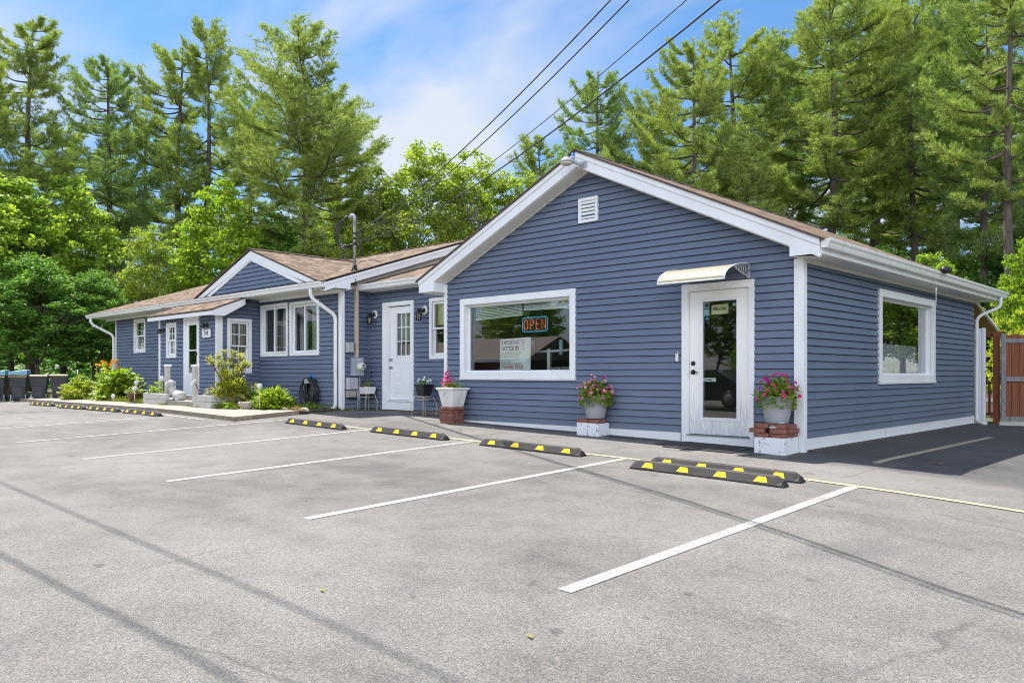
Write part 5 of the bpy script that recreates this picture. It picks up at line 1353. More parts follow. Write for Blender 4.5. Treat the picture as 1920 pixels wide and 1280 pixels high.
# ------------------------------------------------------------------ lamps and small fittings
def coach_lamp(x, lb):
    t = thing("wall_lantern", (x, YB, 2.28), lb, "wall lamp", "black lanterns beside the white door")
    mb = MB(); mb.lathe([(0, 0), (0.095, 0), (0.10, 0.012), (0.085, 0.03), (0.0, 0.03)], (x, YB - 0.016, 2.345), 8, axis='y', sm=False); mb.build("back_plate", M['whiteplastic'], t)
    mb = MB(); mb.lathe([(0, 0), (0.055, 0), (0.05, 0.02), (0.02, 0.04), (0.016, 0.09), (0.0, 0.09)], (x, YB - 0.046, 2.345), 14, axis='y')
    mb.tube([(x, YB - 0.12, 2.345), (x, YB - 0.15, 2.38), (x, YB - 0.175, 2.36)], 0.012, 8); mb.build("arm", M['black'], t)
    c = (x, YB - 0.18, 2.12)
    mb = MB(); mb.lathe([(0.0, 0.27), (0.008, 0.265), (0.010, 0.24), (0.03, 0.225), (0.075, 0.185), (0.078, 0.175), (0.0, 0.175)], c, 8, sm=False); mb.lathe([(0, 0.0), (0.042, 0.0), (0.05, 0.015), (0.0, 0.02)], c, 8, sm=False)
    for k in range(8):
        a = 2 * pi * k / 8; mb.tube([(c[0] + 0.046 * cos(a), c[1] + 0.046 * sin(a), c[2] + 0.015), (c[0] + 0.068 * cos(a), c[1] + 0.068 * sin(a), c[2] + 0.178)], 0.0075, 5)
    mb.build("cage", M['black'], t)
    mb = MB(); mb.lathe([(0.0, 0.03), (0.022, 0.03), (0.030, 0.13), (0, 0.15)], c, 8, sm=False); mb.build("lamp_glass", M['lens'], t)
coach_lamp(-10.12, "black lantern on a white octagonal plate left of the white door")
coach_lamp(-8.40, "black lantern on a white octagonal plate right of the white door")
t = thing("security_light", (-3.34, -0.33, 4.26), "grey dusk to dawn light with blue photocell at the gable peak", "lamp")
mb = MB(); mb.tube([(-3.35, -0.335, 4.27), (-3.42, -0.42, 4.30), (-3.50, -0.50, 4.335)], 0.045, 10); mb.box(-3.42, -3.27, -0.345, -0.332, 4.21, 4.33)
for (x, z) in ((-3.39, 4.25), (-3.31, 4.31)): mb.ball((x, -0.35, z), 0.012, 8, 5)
mb.lathe([(0.0, 0.11), (0.06, 0.105), (0.095, 0.075), (0.145, 0.03), (0.15, 0.0), (0.135, -0.005), (0, -0.005)], (-3.60, -0.60, 4.315), 24); mb.lathe([(0, 0), (0.05, 0), (0.05, 0.04), (0, 0.04)], (-3.50, -0.50, 4.40), 14); mb.build("housing", M['lampgrey'], t)
mb = MB(); mb.lathe([(0.135, 0.0), (0.125, -0.035), (0.075, -0.062), (0.0, -0.07)], (-3.60, -0.60, 4.31), 24); mb.build("lens", M['lens'], t)
mb = MB(); mb.lathe([(0, 0), (0.042, 0), (0.042, 0.055), (0.038, 0.065), (0, 0.066)], (-3.50, -0.50, 4.44), 14); mb.build("photocell", M['photocell'], t); t.scale = (0.72, 0.72, 0.72)
def flood(x, y, z, lb, P=None):
    t = thing("porch_light", (x, y, z), lb, "wall lamp", "small black lights on the porch front")
    mb = MB(); mb.lathe([(0, 0), (0.06, 0), (0.055, 0.03), (0, 0.03)], (x, y - 0.016, z), 12, axis='y'); mb.tube([(x, y - 0.04, z), (x, y - 0.10, z - 0.01)], 0.014, 6); mb.build("base", M['black'], t)
    mb = MB(); mb.lathe([(0.0, 0.07), (0.045, 0.06), (0.06, -0.06), (0.055, -0.06), (0, -0.055)], (x, y - 0.13, z - 0.03), 12, rot=Matrix.Rotation(radians(-20), 3, 'X')); mb.build("lamp_shade", M['black'], t)
    mb = MB(); mb.ball((x, y - 0.115, z - 0.085), 0.045, 10, 6); mb.build("bulb", M['lens'], t)
flood(-14.40, YD, 2.22, "small black lamp above the house number 244")
flood(-16.92, YD, 2.18, "small black lamp at the far corner of the porch front")
t = thing("house_number", (-14.38, YD - 0.03, 2.0), "white plaque with the black house number 244", "sign")
mb = MB(); cx_, cz_ = -14.38, 2.01
mb.prism([(-0.215, -0.06), (-0.19, -0.10), (0.19, -0.10), (0.215, -0.06), (0.215, 0.06), (0.19, 0.10), (-0.19, 0.10), (-0.215, 0.06)], lambda a, b, d: (cx_ + a, YD - 0.03 - d, cz_ + b), 0, 0.03); b_ = mb.build("plaque", M['paper'] if False else M['whiteplastic'], t, 0.005)
mb = MB(); mb.text("244", (cx_, YD - 0.063, cz_), X_, Z_, 0.19, sx=0.85, bold=0.001); mb.build("lettering", M['ink'], b_)
t = thing("eave_camera", (0.50, 4.3, 2.70), "black floodlight camera clipped on the side eave gutter", "camera")
mb = MB(); mb.box(0.44, 0.53, 4.24, 4.36, 2.665, 2.70); mb.tube([(0.49, 4.30, 2.70), (0.50, 4.30, 2.73)], 0.02, 8); mb.build("mount", M['black'], t)
for y in (4.22, 4.37):
    mb = MB(); mb.lathe([(0, -0.06), (0.04, -0.06), (0.05, 0.06), (0, 0.05)], (0.53, y, 2.72), 12, axis='x'); mb.build("lamp_head", M['black'], t)
mb = MB(); mb.tube([(0.44, 4.1, 2.57), (0.44, 4.1, 2.42)], 0.004, 6); mb.tube([(0.44, 4.1, 2.42), (0.44, 4.1, 2.34)], 0.012, 6); mb.tube([(0.44, 4.1, 2.34), (0.44, 4.1, 2.12)], 0.006, 6)
tag(mb.build("rain_chain", M['whiteplastic']), "thin white rod hanging from the side eave beside the window", "rod")

# ------------------------------------------------------------------ electrical service on the side of the house wing
XW = CX1 + 0.018
t = thing("electric_meter", (XW, 0.35, 0.97), "grey electric meter box with round dial on the blue side wall", "meter")
mb = MB(); mb.box(XW, XW + 0.11, 0.21, 0.50, 0.975, 1.375); mb.box(XW, XW + 0.118, 0.205, 0.505, 1.375, 1.385); mb.build("body", M['meterbox'], t, 0.008)
mb = MB(); mb.lathe([(0.0, 0.11), (0.095, 0.11), (0.095, 0.135), (0.085, 0.14), (0.082, 0.20), (0.070, 0.225), (0, 0.23)], (XW, 0.40, 1.185), 24, axis='x'); d_ = mb.build("dial", M['meterglass'], t)
mb = MB(); mb.box(XW + 0.2305, XW + 0.232, 0.375, 0.425, 1.185, 1.225); mb.box(XW + 0.2305, XW + 0.232, 0.36, 0.44, 1.15, 1.165); mb.build("dial_face", M['ink'], d_)
mb = MB()
for y in (0.33, 0.39): mb.box(XW + 0.1105, XW + 0.1115, y - 0.02, y + 0.02, 1.32, 1.345)
mb.build("warning_label", M['paper'], t)
mb = MB(); mb.tube([(XW + 0.05, 0.42, 0.975), (XW + 0.05, 0.42, 0.24)], 0.02, 8); mb.build("conduit", M['meterbox'], t)
def encl(y0, y1, z0, z1, d, m, name, lb, bev=0.02):
    t = thing(name, (XW, y0, z0), lb, "utility box"); mb = MB(); mb.box(XW, XW + d, y0, y1, z0, z1); mb.build("body", m, t, bev)
    mb = MB(); mb.box(XW + d, XW + d + 0.012, y0 + 0.02, y1 - 0.02, z0 + 0.02, z1 - 0.02); mb.build("cover", m, t, 0.006)
    return t
encl(0.075, 0.255, 1.49, 1.71, 0.08, M['greyplastic'], "junction_box", "small grey junction box high on the side wall above the meter", 0.008)
t = encl(0.07, 0.35, 0.665, 0.94, 0.12, M['greyplastic'], "network_box", "pale rounded cable box low on the side wall below the meter", 0.03)
mb = MB(); mb.tube([(XW + 0.05, 0.365, 0.70), (XW + 0.05, 0.372, 0.5), (XW + 0.04, 0.40, 0.45)], 0.026, 8); mb.build("conduit", M['greyplastic'], t)
t = encl(0.08, 0.31, 0.505, 0.655, 0.09, M['tan'], "terminal_box", "tan terminal box nearest the ground on the side wall", 0.008)
mb = MB()
for k in range(3): mb.tube(arc3((XW + 0.05, 0.14 + 0.05 * k, 0.50), (XW + 0.07, 0.16 + 0.05 * k, 0.42), (XW + 0.06, 0.20 + 0.045 * k, 0.50)), 0.008, 6)
mb.build("cable", M['cable'], t)
t = thing("service_mast", (-10.315, 0.345, 1.385), "service mast rising through the eave with a curved weatherhead and looped cables", "mast")
mb = MB(); mb.box(-10.352, -10.285, 0.315, 0.385, 1.386, 3.30); mb.build("conduit", M['beige'], t)
MXY = (-10.315, 0.30)
mb = MB(); mb.tube([(*MXY, 3.25), (*MXY, 4.44)], 0.028, 10); mb.build("pipe", M['steel'], t)
mb = MB(); mb.lathe([(0.085, 0.0), (0.06, 0.05), (0.04, 0.12), (0.036, 0.13)], (*MXY, zc_(0.3) - 0.01), 14); mb.build("flashing", M['black'], t)
mb = MB(); mb.tube([(*MXY, 4.40)] + arc3((*MXY, 4.46), (*MXY, 4.54), (MXY[0] - 0.06, MXY[1] - 0.04, 4.54), 5) + [(MXY[0] - 0.11, MXY[1] - 0.07, 4.48)], [0.033, 0.035, 0.038, 0.040, 0.040, 0.040, 0.037, 0.034], 10); mb.build("weatherhead", M['lampgrey'], t)
mb = MB()
for k, z in enumerate((4.14, 4.02, 3.90)): mb.lathe([(0.034, -0.02), (0.045, -0.02), (0.045, 0.02), (0.034, 0.02)], (*MXY, z), 12)
mb.tube([(MXY[0], MXY[1], 3.90), (MXY[0] + 0.10, MXY[1] - 0.06, 3.92)], 0.02, 8); mb.build("clamp", M['black'], t)
mb = MB(); hx, hy = MXY[0] - 0.15, MXY[1] - 0.09
for k in range(4):
    dx = 0.05 * k
    mb.tube(arc3((hx, hy, 4.53), (hx - 0.14 - dx, hy - 0.10, 4.40), (hx - 0.17 - dx, hy - 0.12, 4.05 + 0.05 * k), 8) + arc3((hx - 0.17 - dx, hy - 0.12, 4.05 + 0.05 * k), (hx - 0.20 - dx, hy - 0.10, 3.62 + 0.06 * k), (MXY[0] + 0.04, MXY[1] - 0.04, 3.9), 8), 0.010, 6)
mb.tube(arc3((MXY[0] + 0.05, MXY[1] - 0.04, 3.35), (MXY[0] + 0.3, MXY[1] - 0.05, 3.6), (MXY[0] + 0.55, MXY[1] + 0.3, 3.48), 8), 0.008, 6)
mb.tube(arc3((MXY[0] + 0.02, MXY[1] - 0.04, 3.33), (MXY[0] + 0.18, MXY[1] - 0.2, 3.3), (MXY[0] + 0.22, MXY[1] - 0.1, 3.0), 8), 0.008, 6)
mb.build("loop_cable", M['cable'], t)

# hose on the wall
t = thing("garden_hose", (-11.44, -0.03, 0.95), "dark garden hose coiled in long loops hung on the front wall", "hose")
mb = MB(); R_ = random.Random(3)
for k in range(15):
    w = R_.uniform(0.19, 0.37); zb_ = R_.uniform(0.24, 0.44); ox = R_.uniform(-0.05, 0.05); y = -0.05 - 0.012 * k
    path = []
    for j in range(28):
        a = 2 * pi * j / 28; cz = 0.5 * (0.93 + zb_); hz = 0.5 * (0.93 - zb_)
        wid = w * (0.62 + 0.38 * (-sin(a) * 0.5 + 0.5))
        path.append((-11.45 + ox * (1 - sin(a)) + wid * cos(a), y + 0.02 * sin(a * 2 + k), cz + hz * sin(a)))
    mb.tube(path, 0.0135, 6, closed=True)
mb.build("coil", M['hose'], t)
mb = MB(); mb.prism([(-0.07, 0.0), (0.07, 0.0), (0.05, 0.12), (-0.05, 0.12)], lambda a, b, d: (-11.45 + a, -0.02 - d, 0.80 + b), 0, 0.22); mb.build("hanger", M['greyplastic'], t, 0.01)
mb = MB(); mb.tube([(-11.36, -0.16, 0.94), (-11.29, -0.18, 0.985), (-11.22, -0.18, 0.955)], [0.022, 0.03, 0.02], 8); mb.tube([(-11.22, -0.18, 0.955), (-11.19, -0.18, 0.90)], 0.015, 8); mb.build("nozzle", M['blue'], t)

# ------------------------------------------------------------------ porch steps, planters, posts, statue
gq = ground_z(-14.0, -1.8) + 0.085
t = thing("entry_steps", (-14.2, -1.6, gq), "pale concrete steps up to the porch door between two block planters", "steps")
mb = MB(); mb.box(-14.66, -13.17, -2.02, YD, gq - 0.15, gq + 0.105); mb.build("lower_step", M['concrete'], t, 0.01)
mb = MB(); mb.box(-15.9, -13.9, -1.60, YD - 0.005, gq + 0.0, gq + 0.225); mb.build("upper_step", M['whiteblock'], t, 0.01)
def block_wall(x0, x1, y0, y1, lb):
    t = thing("block_planter", (0.5 * (x0 + x1), y0, gq), lb, "planter", "white block planters at the porch steps")
    mb = MB(); mb.box(x0, x1, y0, y0 + 0.14, gq - 0.1, gq + 0.112); mb.box(x1 - 0.14, x1, y0 + 0.141, y1, gq - 0.1, gq + 0.111); mb.box(x0, x0 + 0.14, y0 + 0.141, y1, gq - 0.1, gq + 0.111); mb.build("lower_course", M['whiteblock'], t, 0.008)
    mb = MB(); mb.box(x0 + 0.002, x1 - 0.003, y0 + 0.003, y0 + 0.14, gq + 0.116, gq + 0.255); mb.box(x1 - 0.143, x1 - 0.003, y0 + 0.141, y1, gq + 0.116, gq + 0.254); mb.box(x0 + 0.003, x0 + 0.143, y0 + 0.141, y1, gq + 0.116, gq + 0.254); mb.build("upper_course", M['whiteblock'], t, 0.008)
    mb = MB(); mb.box(x0 + 0.144, x1 - 0.144, y0 + 0.141, y1 - 0.01, gq - 0.1, gq + 0.22); mb.build("soil", M['soil'], t)
block_wall(-15.97, -14.68, -2.06, YD - 0.5, "white painted block planter left of the porch steps with a statue at its end")
block_wall(-13.16, -12.33, -2.06, YD - 0.2, "white painted block planter right of the porch steps beside the bush")
def post(x, y, z0, z1, lb):
    t = thing("post", (x, y, z0), lb, "post", "white square posts at the porch")
    mb = MB(); mb.box(x - 0.052, x + 0.052, y - 0.052, y + 0.052, z0, z1 - 0.05); mb.build("shaft", M['whiteblock'], t, 0.004)
    mb = MB(); mb.box(x - 0.066, x + 0.066, y - 0.066, y + 0.066, z1 - 0.05, z1 - 0.02); mb.prism([(-0.075, 0), (0.075, 0), (0.05, 0.03), (-0.05, 0.03)], lambda a, b, d: (x + a, y + d, z1 - 0.02 + b), -0.07, 0.07); mb.build("cap", M['trim'], t)
post(-15.24, -1.76, gq + 0.1, 1.245, "white square post rising from the planter left of the porch steps")
post(-13.42, -1.90, gq + 0.0, 1.225, "white square post beside the planter right of the porch steps")
t = thing("dog_statue", (-14.75, -1.95, gq + 0.1), "white stone statue of a lying dog with raised head by the steps", "statue")
mb = MB(); s0 = Vector((-14.42, -1.86, gq + 0.105))
RZ = Matrix.Rotation(radians(-8), 3, 'Z')
mb.ball(s0 + Vector((0.02, 0, 0.115)), 0.20, 18, 12, sc=(1.25, 0.62, 0.62), rot=RZ)
mb.ball(s0 + Vector((0.24, -0.03, 0.10)), 0.13, 16, 10, sc=(0.8, 0.9, 0.95)); mb.ball(s0 + Vector((0.24, -0.11, 0.025)), 0.07, 12, 8, sc=(1.4, 0.7, 0.5)); mb.ball(s0 + Vector((-0.1, -0.12, 0.03)), 0.06, 12, 8, sc=(2.0, 0.7, 0.5))
mb.tube([s0 + Vector((-0.17, -0.01, 0.15)), s0 + Vector((-0.26, -0.01, 0.25)), s0 + Vector((-0.30, -0.01, 0.34))], [0.11, 0.085, 0.08], 12)
hc = s0 + Vector((-0.33, -0.02, 0.40)); mb.ball(hc, 0.095, 16, 10, sc=(1.1, 0.9, 0.85))
mb.tube([hc + Vector((-0.05, -0.01, -0.01)), hc + Vector((-0.17, -0.03, -0.035)), hc + Vector((-0.225, -0.03, -0.055))], [0.07, 0.052, 0.04], 12)
mb.ball(hc + Vector((0.03, -0.085, -0.02)), 0.055, 12, 8, sc=(0.7, 0.35, 1.3)); mb.ball(hc + Vector((0.03, 0.085, -0.02)), 0.055, 12, 8, sc=(0.7, 0.35, 1.3))
mb.build("body", M['statue'], t)
mb = MB(); mb.ball(hc + Vector((-0.235, -0.03, -0.055)), 0.02, 8, 6); mb.build("nose", M['black'], t)
t = thing("flower_lamp", (-13.1, -1.97, gq + 0.25), "white flower shaped garden lamp leaning on a black stem at the planter", "garden lamp")
mb = MB(); mb.tube([(-12.98, -1.97, gq + 0.25), (-13.08, -1.98, gq + 0.37), (-13.2, -1.98, gq + 0.50)], 0.010, 6); mb.ball((-12.99, -1.98, gq + 0.285), 0.05, 10, 6, sc=(1, 0.8, 0.8)); mb.build("stem", M['black'], t)
mb = MB(); R_ = random.Random(2)
for k in range(3): flower(mb, Vector((-13.23, -1.985, gq + 0.53)), Vector((-0.5, -0.4, 0.6)), 0.06 + 0.02 * k, R_, 6)
mb.build("petals", M['petalwhite'], t)
mb = MB(); mb.lathe([(0, 0), (0.04, 0), (0.028, 0.06), (0.06, 0.15), (0.075, 0.155), (0.0, 0.14)], (-12.6, -1.98, gq + 0.255), 14); tag(mb.build("stone_cup", M['stonepot']), "small pale stone goblet on the right hand block planter", "goblet")
# globes on stakes
def globe(x, y, z0, h, r, lb):
    t = thing("globe_light", (x, y, z0), lb, "garden lamp", "white garden globes")
    mb = MB(); mb.tube([(x, y, z0), (x, y, z0 + h)], 0.011, 6); mb.build("stake", M['wire'], t)
    mb = MB(); mb.ball((x, y, z0 + h + r * 0.9), r, 18, 12); mb.build("globe", M['globe'], t)
globe(-11.18, -1.52, 0.2, 0.50, 0.062, "white globe light on a stake in front of the lime green bush")
globe(-16.35, -2.12, 0.33, 0.26, 0.058, "white globe light low on a stake between brown pot and planter")
globe(-17.2, -1.75, 0.33, 0.40, 0.058, "white globe light above the grey pot beside the hosta bush")
globe(-17.55, -2.2, 0.33, 0.06, 0.055, "white globe light lowest to the ground below the hosta bush")
t = thing("garden_lamp", (-16.05, -1.55, 0.33), "white domed garden lamp tallest above the flower bed by the porch", "garden lamp")
mb = MB(); mb.tube([(-16.05, -1.55, 0.33), (-16.05, -1.55, 0.82)], 0.014, 8); mb.build("stake", M['wire'], t)
mb = MB(); mb.lathe([(0.0, 0.0), (0.045, 0.0), (0.06, 0.04), (0.063, 0.08), (0.048, 0.125), (0.0, 0.15)], (-16.05, -1.55, 0.82), 18); mb.build("lamp_shade", M['globe'], t)
def round_pot(x, y, z, r0, r1, h, m, name, lb):
    mb = MB(); mb.lathe([(0, 0), (r0, 0), (r1, h * 0.9), (r1 * 1.07, h * 0.9), (r1 * 1.07, h), (r1 * 0.95, h), (r1 * 0.93, h * 0.86), (0, h * 0.86)], (x, y, z), 24)
    return tag(mb.build(name, m), lb, "flower pot")
round_pot(-16.75, -1.97, 0.32, 0.125, 0.18, 0.22, M['terracotta'], "brown_pot", "wide brown plastic pot of trailing plants in the flower bed")
round_pot(-17.05, -1.65, 0.32, 0.13, 0.17, 0.28, M['greypot'], "grey_pot", "grey plastic pot half hidden behind the brown pot")
petunia((-16.75, -1.97, 0.52), 0.165, 0.15, 40, 6, [M['petalwhite']], "yellow green trailing plant in the wide brown pot", None, 0.1, 240, "potted_plant", "plant", 0.025, 0.075)
mb = MB(); mb.lathe([(0, 0), (0.13, 0), (0.175, 0.06), (0.17, 0.16), (0.145, 0.19), (0.13, 0.17), (0, 0.16)], (-11.82, -1.5, 0.23), 20); tag(mb.build("stone_pot", M['stonepot']), "squat pale stone pot between the olive bush and the lime green bush", "flower pot")
for i in range(4):
    x, y = -10.95 + 0.22 * i, -1.20 + 0.0 * i + (0.10 * (i - 1) if i > 1 else 0)
    mb = MB(); mb.prism([(-0.11, 0.0), (0.11, 0.0), (0.11, 0.03), (0.075, 0.065), (0.0, 0.08), (-0.075, 0.065), (-0.11, 0.03)], lambda a, b, d: (a, d, b), -0.025, 0.025)
    o = mb.build("edging_stone", M['stonepot'] if i % 2 else M['brick'], None, 0.006); o.location = (x, y + 0.03, ground_z(x, y) + 0.06); o.rotation_euler = (0.5, 0, 0.3); tag(o, "scalloped edging stone leaning at the mulch patch by the wheel stop", "edging stone", "edging stones at the mulch")

# ------------------------------------------------------------------ bins
def make_bin():
    r = thing("wheelie_bin", (0, 0, 0), "x", "bin", "wheelie bins by the trees")
    def rg(z, a, b, yo=0): return [Vector((sx * a, sy * b + yo, z)) for sx, sy in ((-1, -1), (1, -1), (1, 1), (-1, 1))]
    mb = MB(); loft(mb, [rg(0.06, 0, 0), rg(0.06, 0.185, 0.21), rg(0.52, 0.225, 0.25), rg(0.525, 0.245, 0.27), rg(0.80, 0.262, 0.30), rg(0.81, 0.282, 0.315), rg(0.86, 0.285, 0.318), rg(0.86, 0, 0)])
    mb.box(-0.13, 0.13, -0.262, -0.24, 0.12, 0.50)
    mb.build("body", M['bin'], r, 0.012)
    mb = MB(); loft(mb, [rg(0.862, 0, 0), rg(0.862, 0.292, 0.325), rg(0.885, 0.295, 0.328), rg(0.92, 0.25, 0.28), rg(0.925, 0, 0)]); l = mb.build("lid", M['binlid'], r, 0.006)
    mb = MB(); mb.box(-0.29, 0.29, -0.335, -0.329, 0.865, 0.89); mb.build("rim", M['binrim'], l)
    for s_ in (-1, 1):
        mb = MB(); mb.lathe([(0.0, -0.02), (0.10, -0.02), (0.11, 0.0), (0.10, 0.02), (0.0, 0.02)], (s_ * 0.22, 0.22, 0.11), 18, axis='x'); mb.build("wheel", M['black'], r)
        mb = MB(); mb.box(s_ * 0.235 - 0.012, s_ * 0.235 + 0.012, -0.235, -0.21, 0.02, 0.24); mb.build("foot", M['greyplastic'], r)
    mb = MB(); mb.tube([(-0.2, 0.33, 0.83), (-0.2, 0.38, 0.86), (0.2, 0.38, 0.86), (0.2, 0.33, 0.83)], 0.014, 6); mb.build("handle", M['bin'], r)
    return r
bin0 = make_bin()
bins = [(-24.59, -3.11, "dark grey wheelie bin with blue lid cut by the frame edge", True), (-23.96, -2.69, "dark grey wheelie bin with raised light blue lid", True),
        (-23.50, -2.26, "dark grey wheelie bin with yellow rimmed lid next to the blue lidded one", False), (-23.05, -1.84, "dark grey wheelie bin with yellow rimmed lid touching the yellow green bush", False)]
for i, (x, y, lb, bl) in enumerate(bins):
    o = bin0 if i == 0 else copy_tree(bin0)
    o.location = (x, y, ground_z(x, y) - 0.0); o.rotation_euler = (0, 0, radians(60 + 3 * i)); o.scale = (0.86, 0.86, 0.88); o["label"] = lb
    if bl:
        t = thing("blue_cover", (x, y, ground_z(x, y) + 0.93), ("folded light blue plastic cover on the bin at the frame edge", "light blue plastic cover propped on top of a wheelie bin")[i], "cover")
        mb = MB(); q = o.rotation_euler.z; R3 = Matrix.Rotation(q, 3, 'Z'); c = Vector((x, y, ground_z(x, y) + 0.818))
        def rg2(z, a, b, sl=0): return [c + R3 @ Vector((sx * a, sy * b, z + sl * sx)) for sx, sy in ((-1, -1), (1, -1), (1, 1), (-1, 1))]
        loft(mb, [rg2(0, 0.25, 0.28), rg2(0.03, 0.255, 0.285), rg2(0.12, 0.245, 0.26, 0.03), rg2(0.135, 0.20, 0.21, 0.03), rg2(0.135, 0, 0)]); mb.build("sheet", M['lightblue'], t, 0.008)
t = thing("driveway_marker", (-22.0, -1.6, 0.2), "thin red and white driveway marker stake leaning behind the yellow green bush", "marker")
mb = MB(); mb.tube([(-21.85, -1.55, 0.25), (-22.0, -1.62, 0.95)], 0.012, 6); mb.build("stake", M['redink'], t)
mb = MB(); mb.tube([(-22.003, -1.621, 0.951), (-22.05, -1.645, 1.15)], 0.013, 6); mb.build("tip", M['whiteplastic'], t)

# ------------------------------------------------------------------ fence and gate at the back right
t = thing("vinyl_panel", (0.05, 8.3, 0.0), "white vinyl plank screen standing at the shop's back corner", "fence panel")
mb = MB()
for k in range(5):
    x = -0.20 + 0.077 * k; mb.box(x, x + 0.073, 8.33, 8.36, 0.0, 1.955 - 0.012 * (k % 2)); mb.box(x + 0.02, x + 0.05, 8.325, 8.33, 0.0, 1.93)
mb.build("planks", M['pvc'], t); mb = MB(); mb.box(0.176, 0.19, 8.31, 8.325, 1.05, 1.08); mb.build("latch", M['steel'], t)
t = thing("gate_frame", (0.35, 8.4, 0.0), "red stained timber post and lintel beside the wooden gate", "gate frame")
mb = MB(); mb.box(0.29, 0.395, 8.42, 8.52, -0.05, 1.87); mb.build("post", M['fencewood'], t)
mb = MB(); mb.box(-0.3, 0.5, 8.53, 8.57, 1.77, 1.88); mb.build("lintel", M['fencewood'], t)
GA = Vector((0.435, 8.35, 0.0)); GD = Vector((0.82, 0.57, 0)).normalized(); GN = Vector((GD.y, -GD.x, 0))
def gbox(mb, u0, u1, z0, z1, o0, o1): mb.box(u0, u1, o0, o1, z0, z1, 0, lambda a, o, z: tuple(GA + GD * a + GN * o + Vector((0, 0, z))))
t = thing("wooden_gate", GA, "red plank gate with weathered grey frame at the right edge", "gate")
for k in range(3):
    mb = MB(); gbox(mb, 0.06 + 0.145 * k, 0.06 + 0.141 + 0.145 * k, 0.10, 1.80 + 0.012 * (k % 2), 0.0, 0.02); mb.build("board", M['fencewood'], t, 0.004)
mb = MB(); gbox(mb, 0.0, 0.085, 0.07, 1.83, 0.021, 0.06); mb.build("stile", M['greywood'], t)
for z in (0.07, 0.87, 1.64):
    mb = MB(); gbox(mb, 0.086, 0.49, z, z + 0.09, 0.021, 0.055); mb.build("rail", M['greywood'], t)
mb = MB(); gbox(mb, -0.03, 0.6, -0.06, 0.05, -0.03, 0.05); mb.build("sill", M['whiteblock'], t)
t = thing("deck_railing", (-0.1, 9.6, 0.0), "red stained baluster railing seen through the gap beside the gate", "railing")
mb = MB(); mb.box(-0.75, 0.42, 9.58, 9.66, 0.80, 0.85); mb.box(-0.75, 0.42, 9.6, 9.64, 0.12, 0.18); mb.build("rail", M['fencewood'], t)
for k in range(7):
    x = -0.7 + 0.165 * k; mb = MB(); mb.box(x - 0.02, x + 0.02, 9.6, 9.64, 0.181, 0.799); mb.build("baluster", M['fencewood'], t)
t = thing("picket_fence", (-0.3, 11.5, 0.0), "faded pink picket fence seen through the gap beside the gate", "fence")
mb = MB()
for k in range(14):
    x = -1.6 + 0.145 * k; mb.prism([(x, 0.02), (x + 0.105, 0.02), (x + 0.105, 0.50), (x + 0.052, 0.62), (x, 0.50)], lambda a, b, d: (a, d, b), 11.5, 11.52)
mb.build("pickets", M['picketwood'], t); mb = MB(); mb.box(-1.6, 0.45, 11.47, 11.499, 0.36, 0.42); mb.build("rail", M['pvc'], t)

# ------------------------------------------------------------------ overhead cables
def cable(name, a, b, sag, r, m, lb, group=None, n=40, twist=0.0):
    mb = MB(); a, b = Vector(a), Vector(b); pts = []
    for k in range(n + 1):
        f = k / n; p = a.lerp(b, f); p.z -= sag * 4 * f * (1 - f)
        pts.append(p)
    if twist:
        n2 = n * 14
        for ph in (0, 2.09, 4.19):
            q = []
            for k in range(n2 + 1):
                f = k / n2; p = a.lerp(b, f); p.z -= sag * 4 * f * (1 - f); ang = f * twist + ph
                q.append(p + Vector((sin(ang) * 0.6, cos(ang) * 0.6, cos(ang) * 0.8)) * r * 0.9)
            mb.tube(q, r * 0.62, 6)
    else: mb.tube(pts, r, 6)
    return tag(mb.build(name, m), lb, "cable", group)

cg = "service wires to the mast"
cable("power_cable", (MXY[0] + 0.03, MXY[1] - 0.03, 4.14), (20, -13, 9.75), 1.9, 0.0095, M['cablegrey'], "thickest twisted overhead power cable running down to the service mast", cg, 40, 150)
cable("phone_cable", (MXY[0] + 0.03, MXY[1] - 0.03, 4.02), (20, -13, 9.75), 2.0, 0.0065, M['cable'], "overhead cable just right of the thick twisted power cable", cg)
cable("phone_cable", (MXY[0] + 0.03, MXY[1] - 0.03, 3.95), (20.2, -13, 9.0), 2.1, 0.0042, M['cable'], "thinnest overhead cable between two thicker ones", cg)
cable("phone_cable", (MXY[0] + 0.08, MXY[1] - 0.05, 3.92), (20.2, -13, 8.5), 2.1, 0.0075, M['cable'], "rightmost of the overhead cables running down to the service mast", cg)
cable("street_cable", (-46, -7.05, 8.6), (46, -7.45, 8.6), 0.35, 0.013, M['cablegrey'], "overhead street cable that casts the farther of two dark lines on the lot", "street cables over the lot")
cable("street_cable", (-46, -9.6, 8.2), (46, -6.0, 8.2), 0.30, 0.016, M['cablegrey'], "overhead street cable that casts the nearer of two dark lines on the lot", "street cables over the lot")
t = thing("utility_pole", (20.1, -13, -0.6), "tall brown utility pole holding the service cables beside the street", "utility pole")
mb = MB(); mb.tube([(20.1, -13, -0.8), (20.1, -13, 10.5)], [0.16, 0.11], 12); mb.build("shaft", M['bark'], t)
mb = MB(); mb.box(19.0, 21.2, -12.88, -12.78, 9.6, 9.72); mb.build("crossarm", M['greywood'], t)

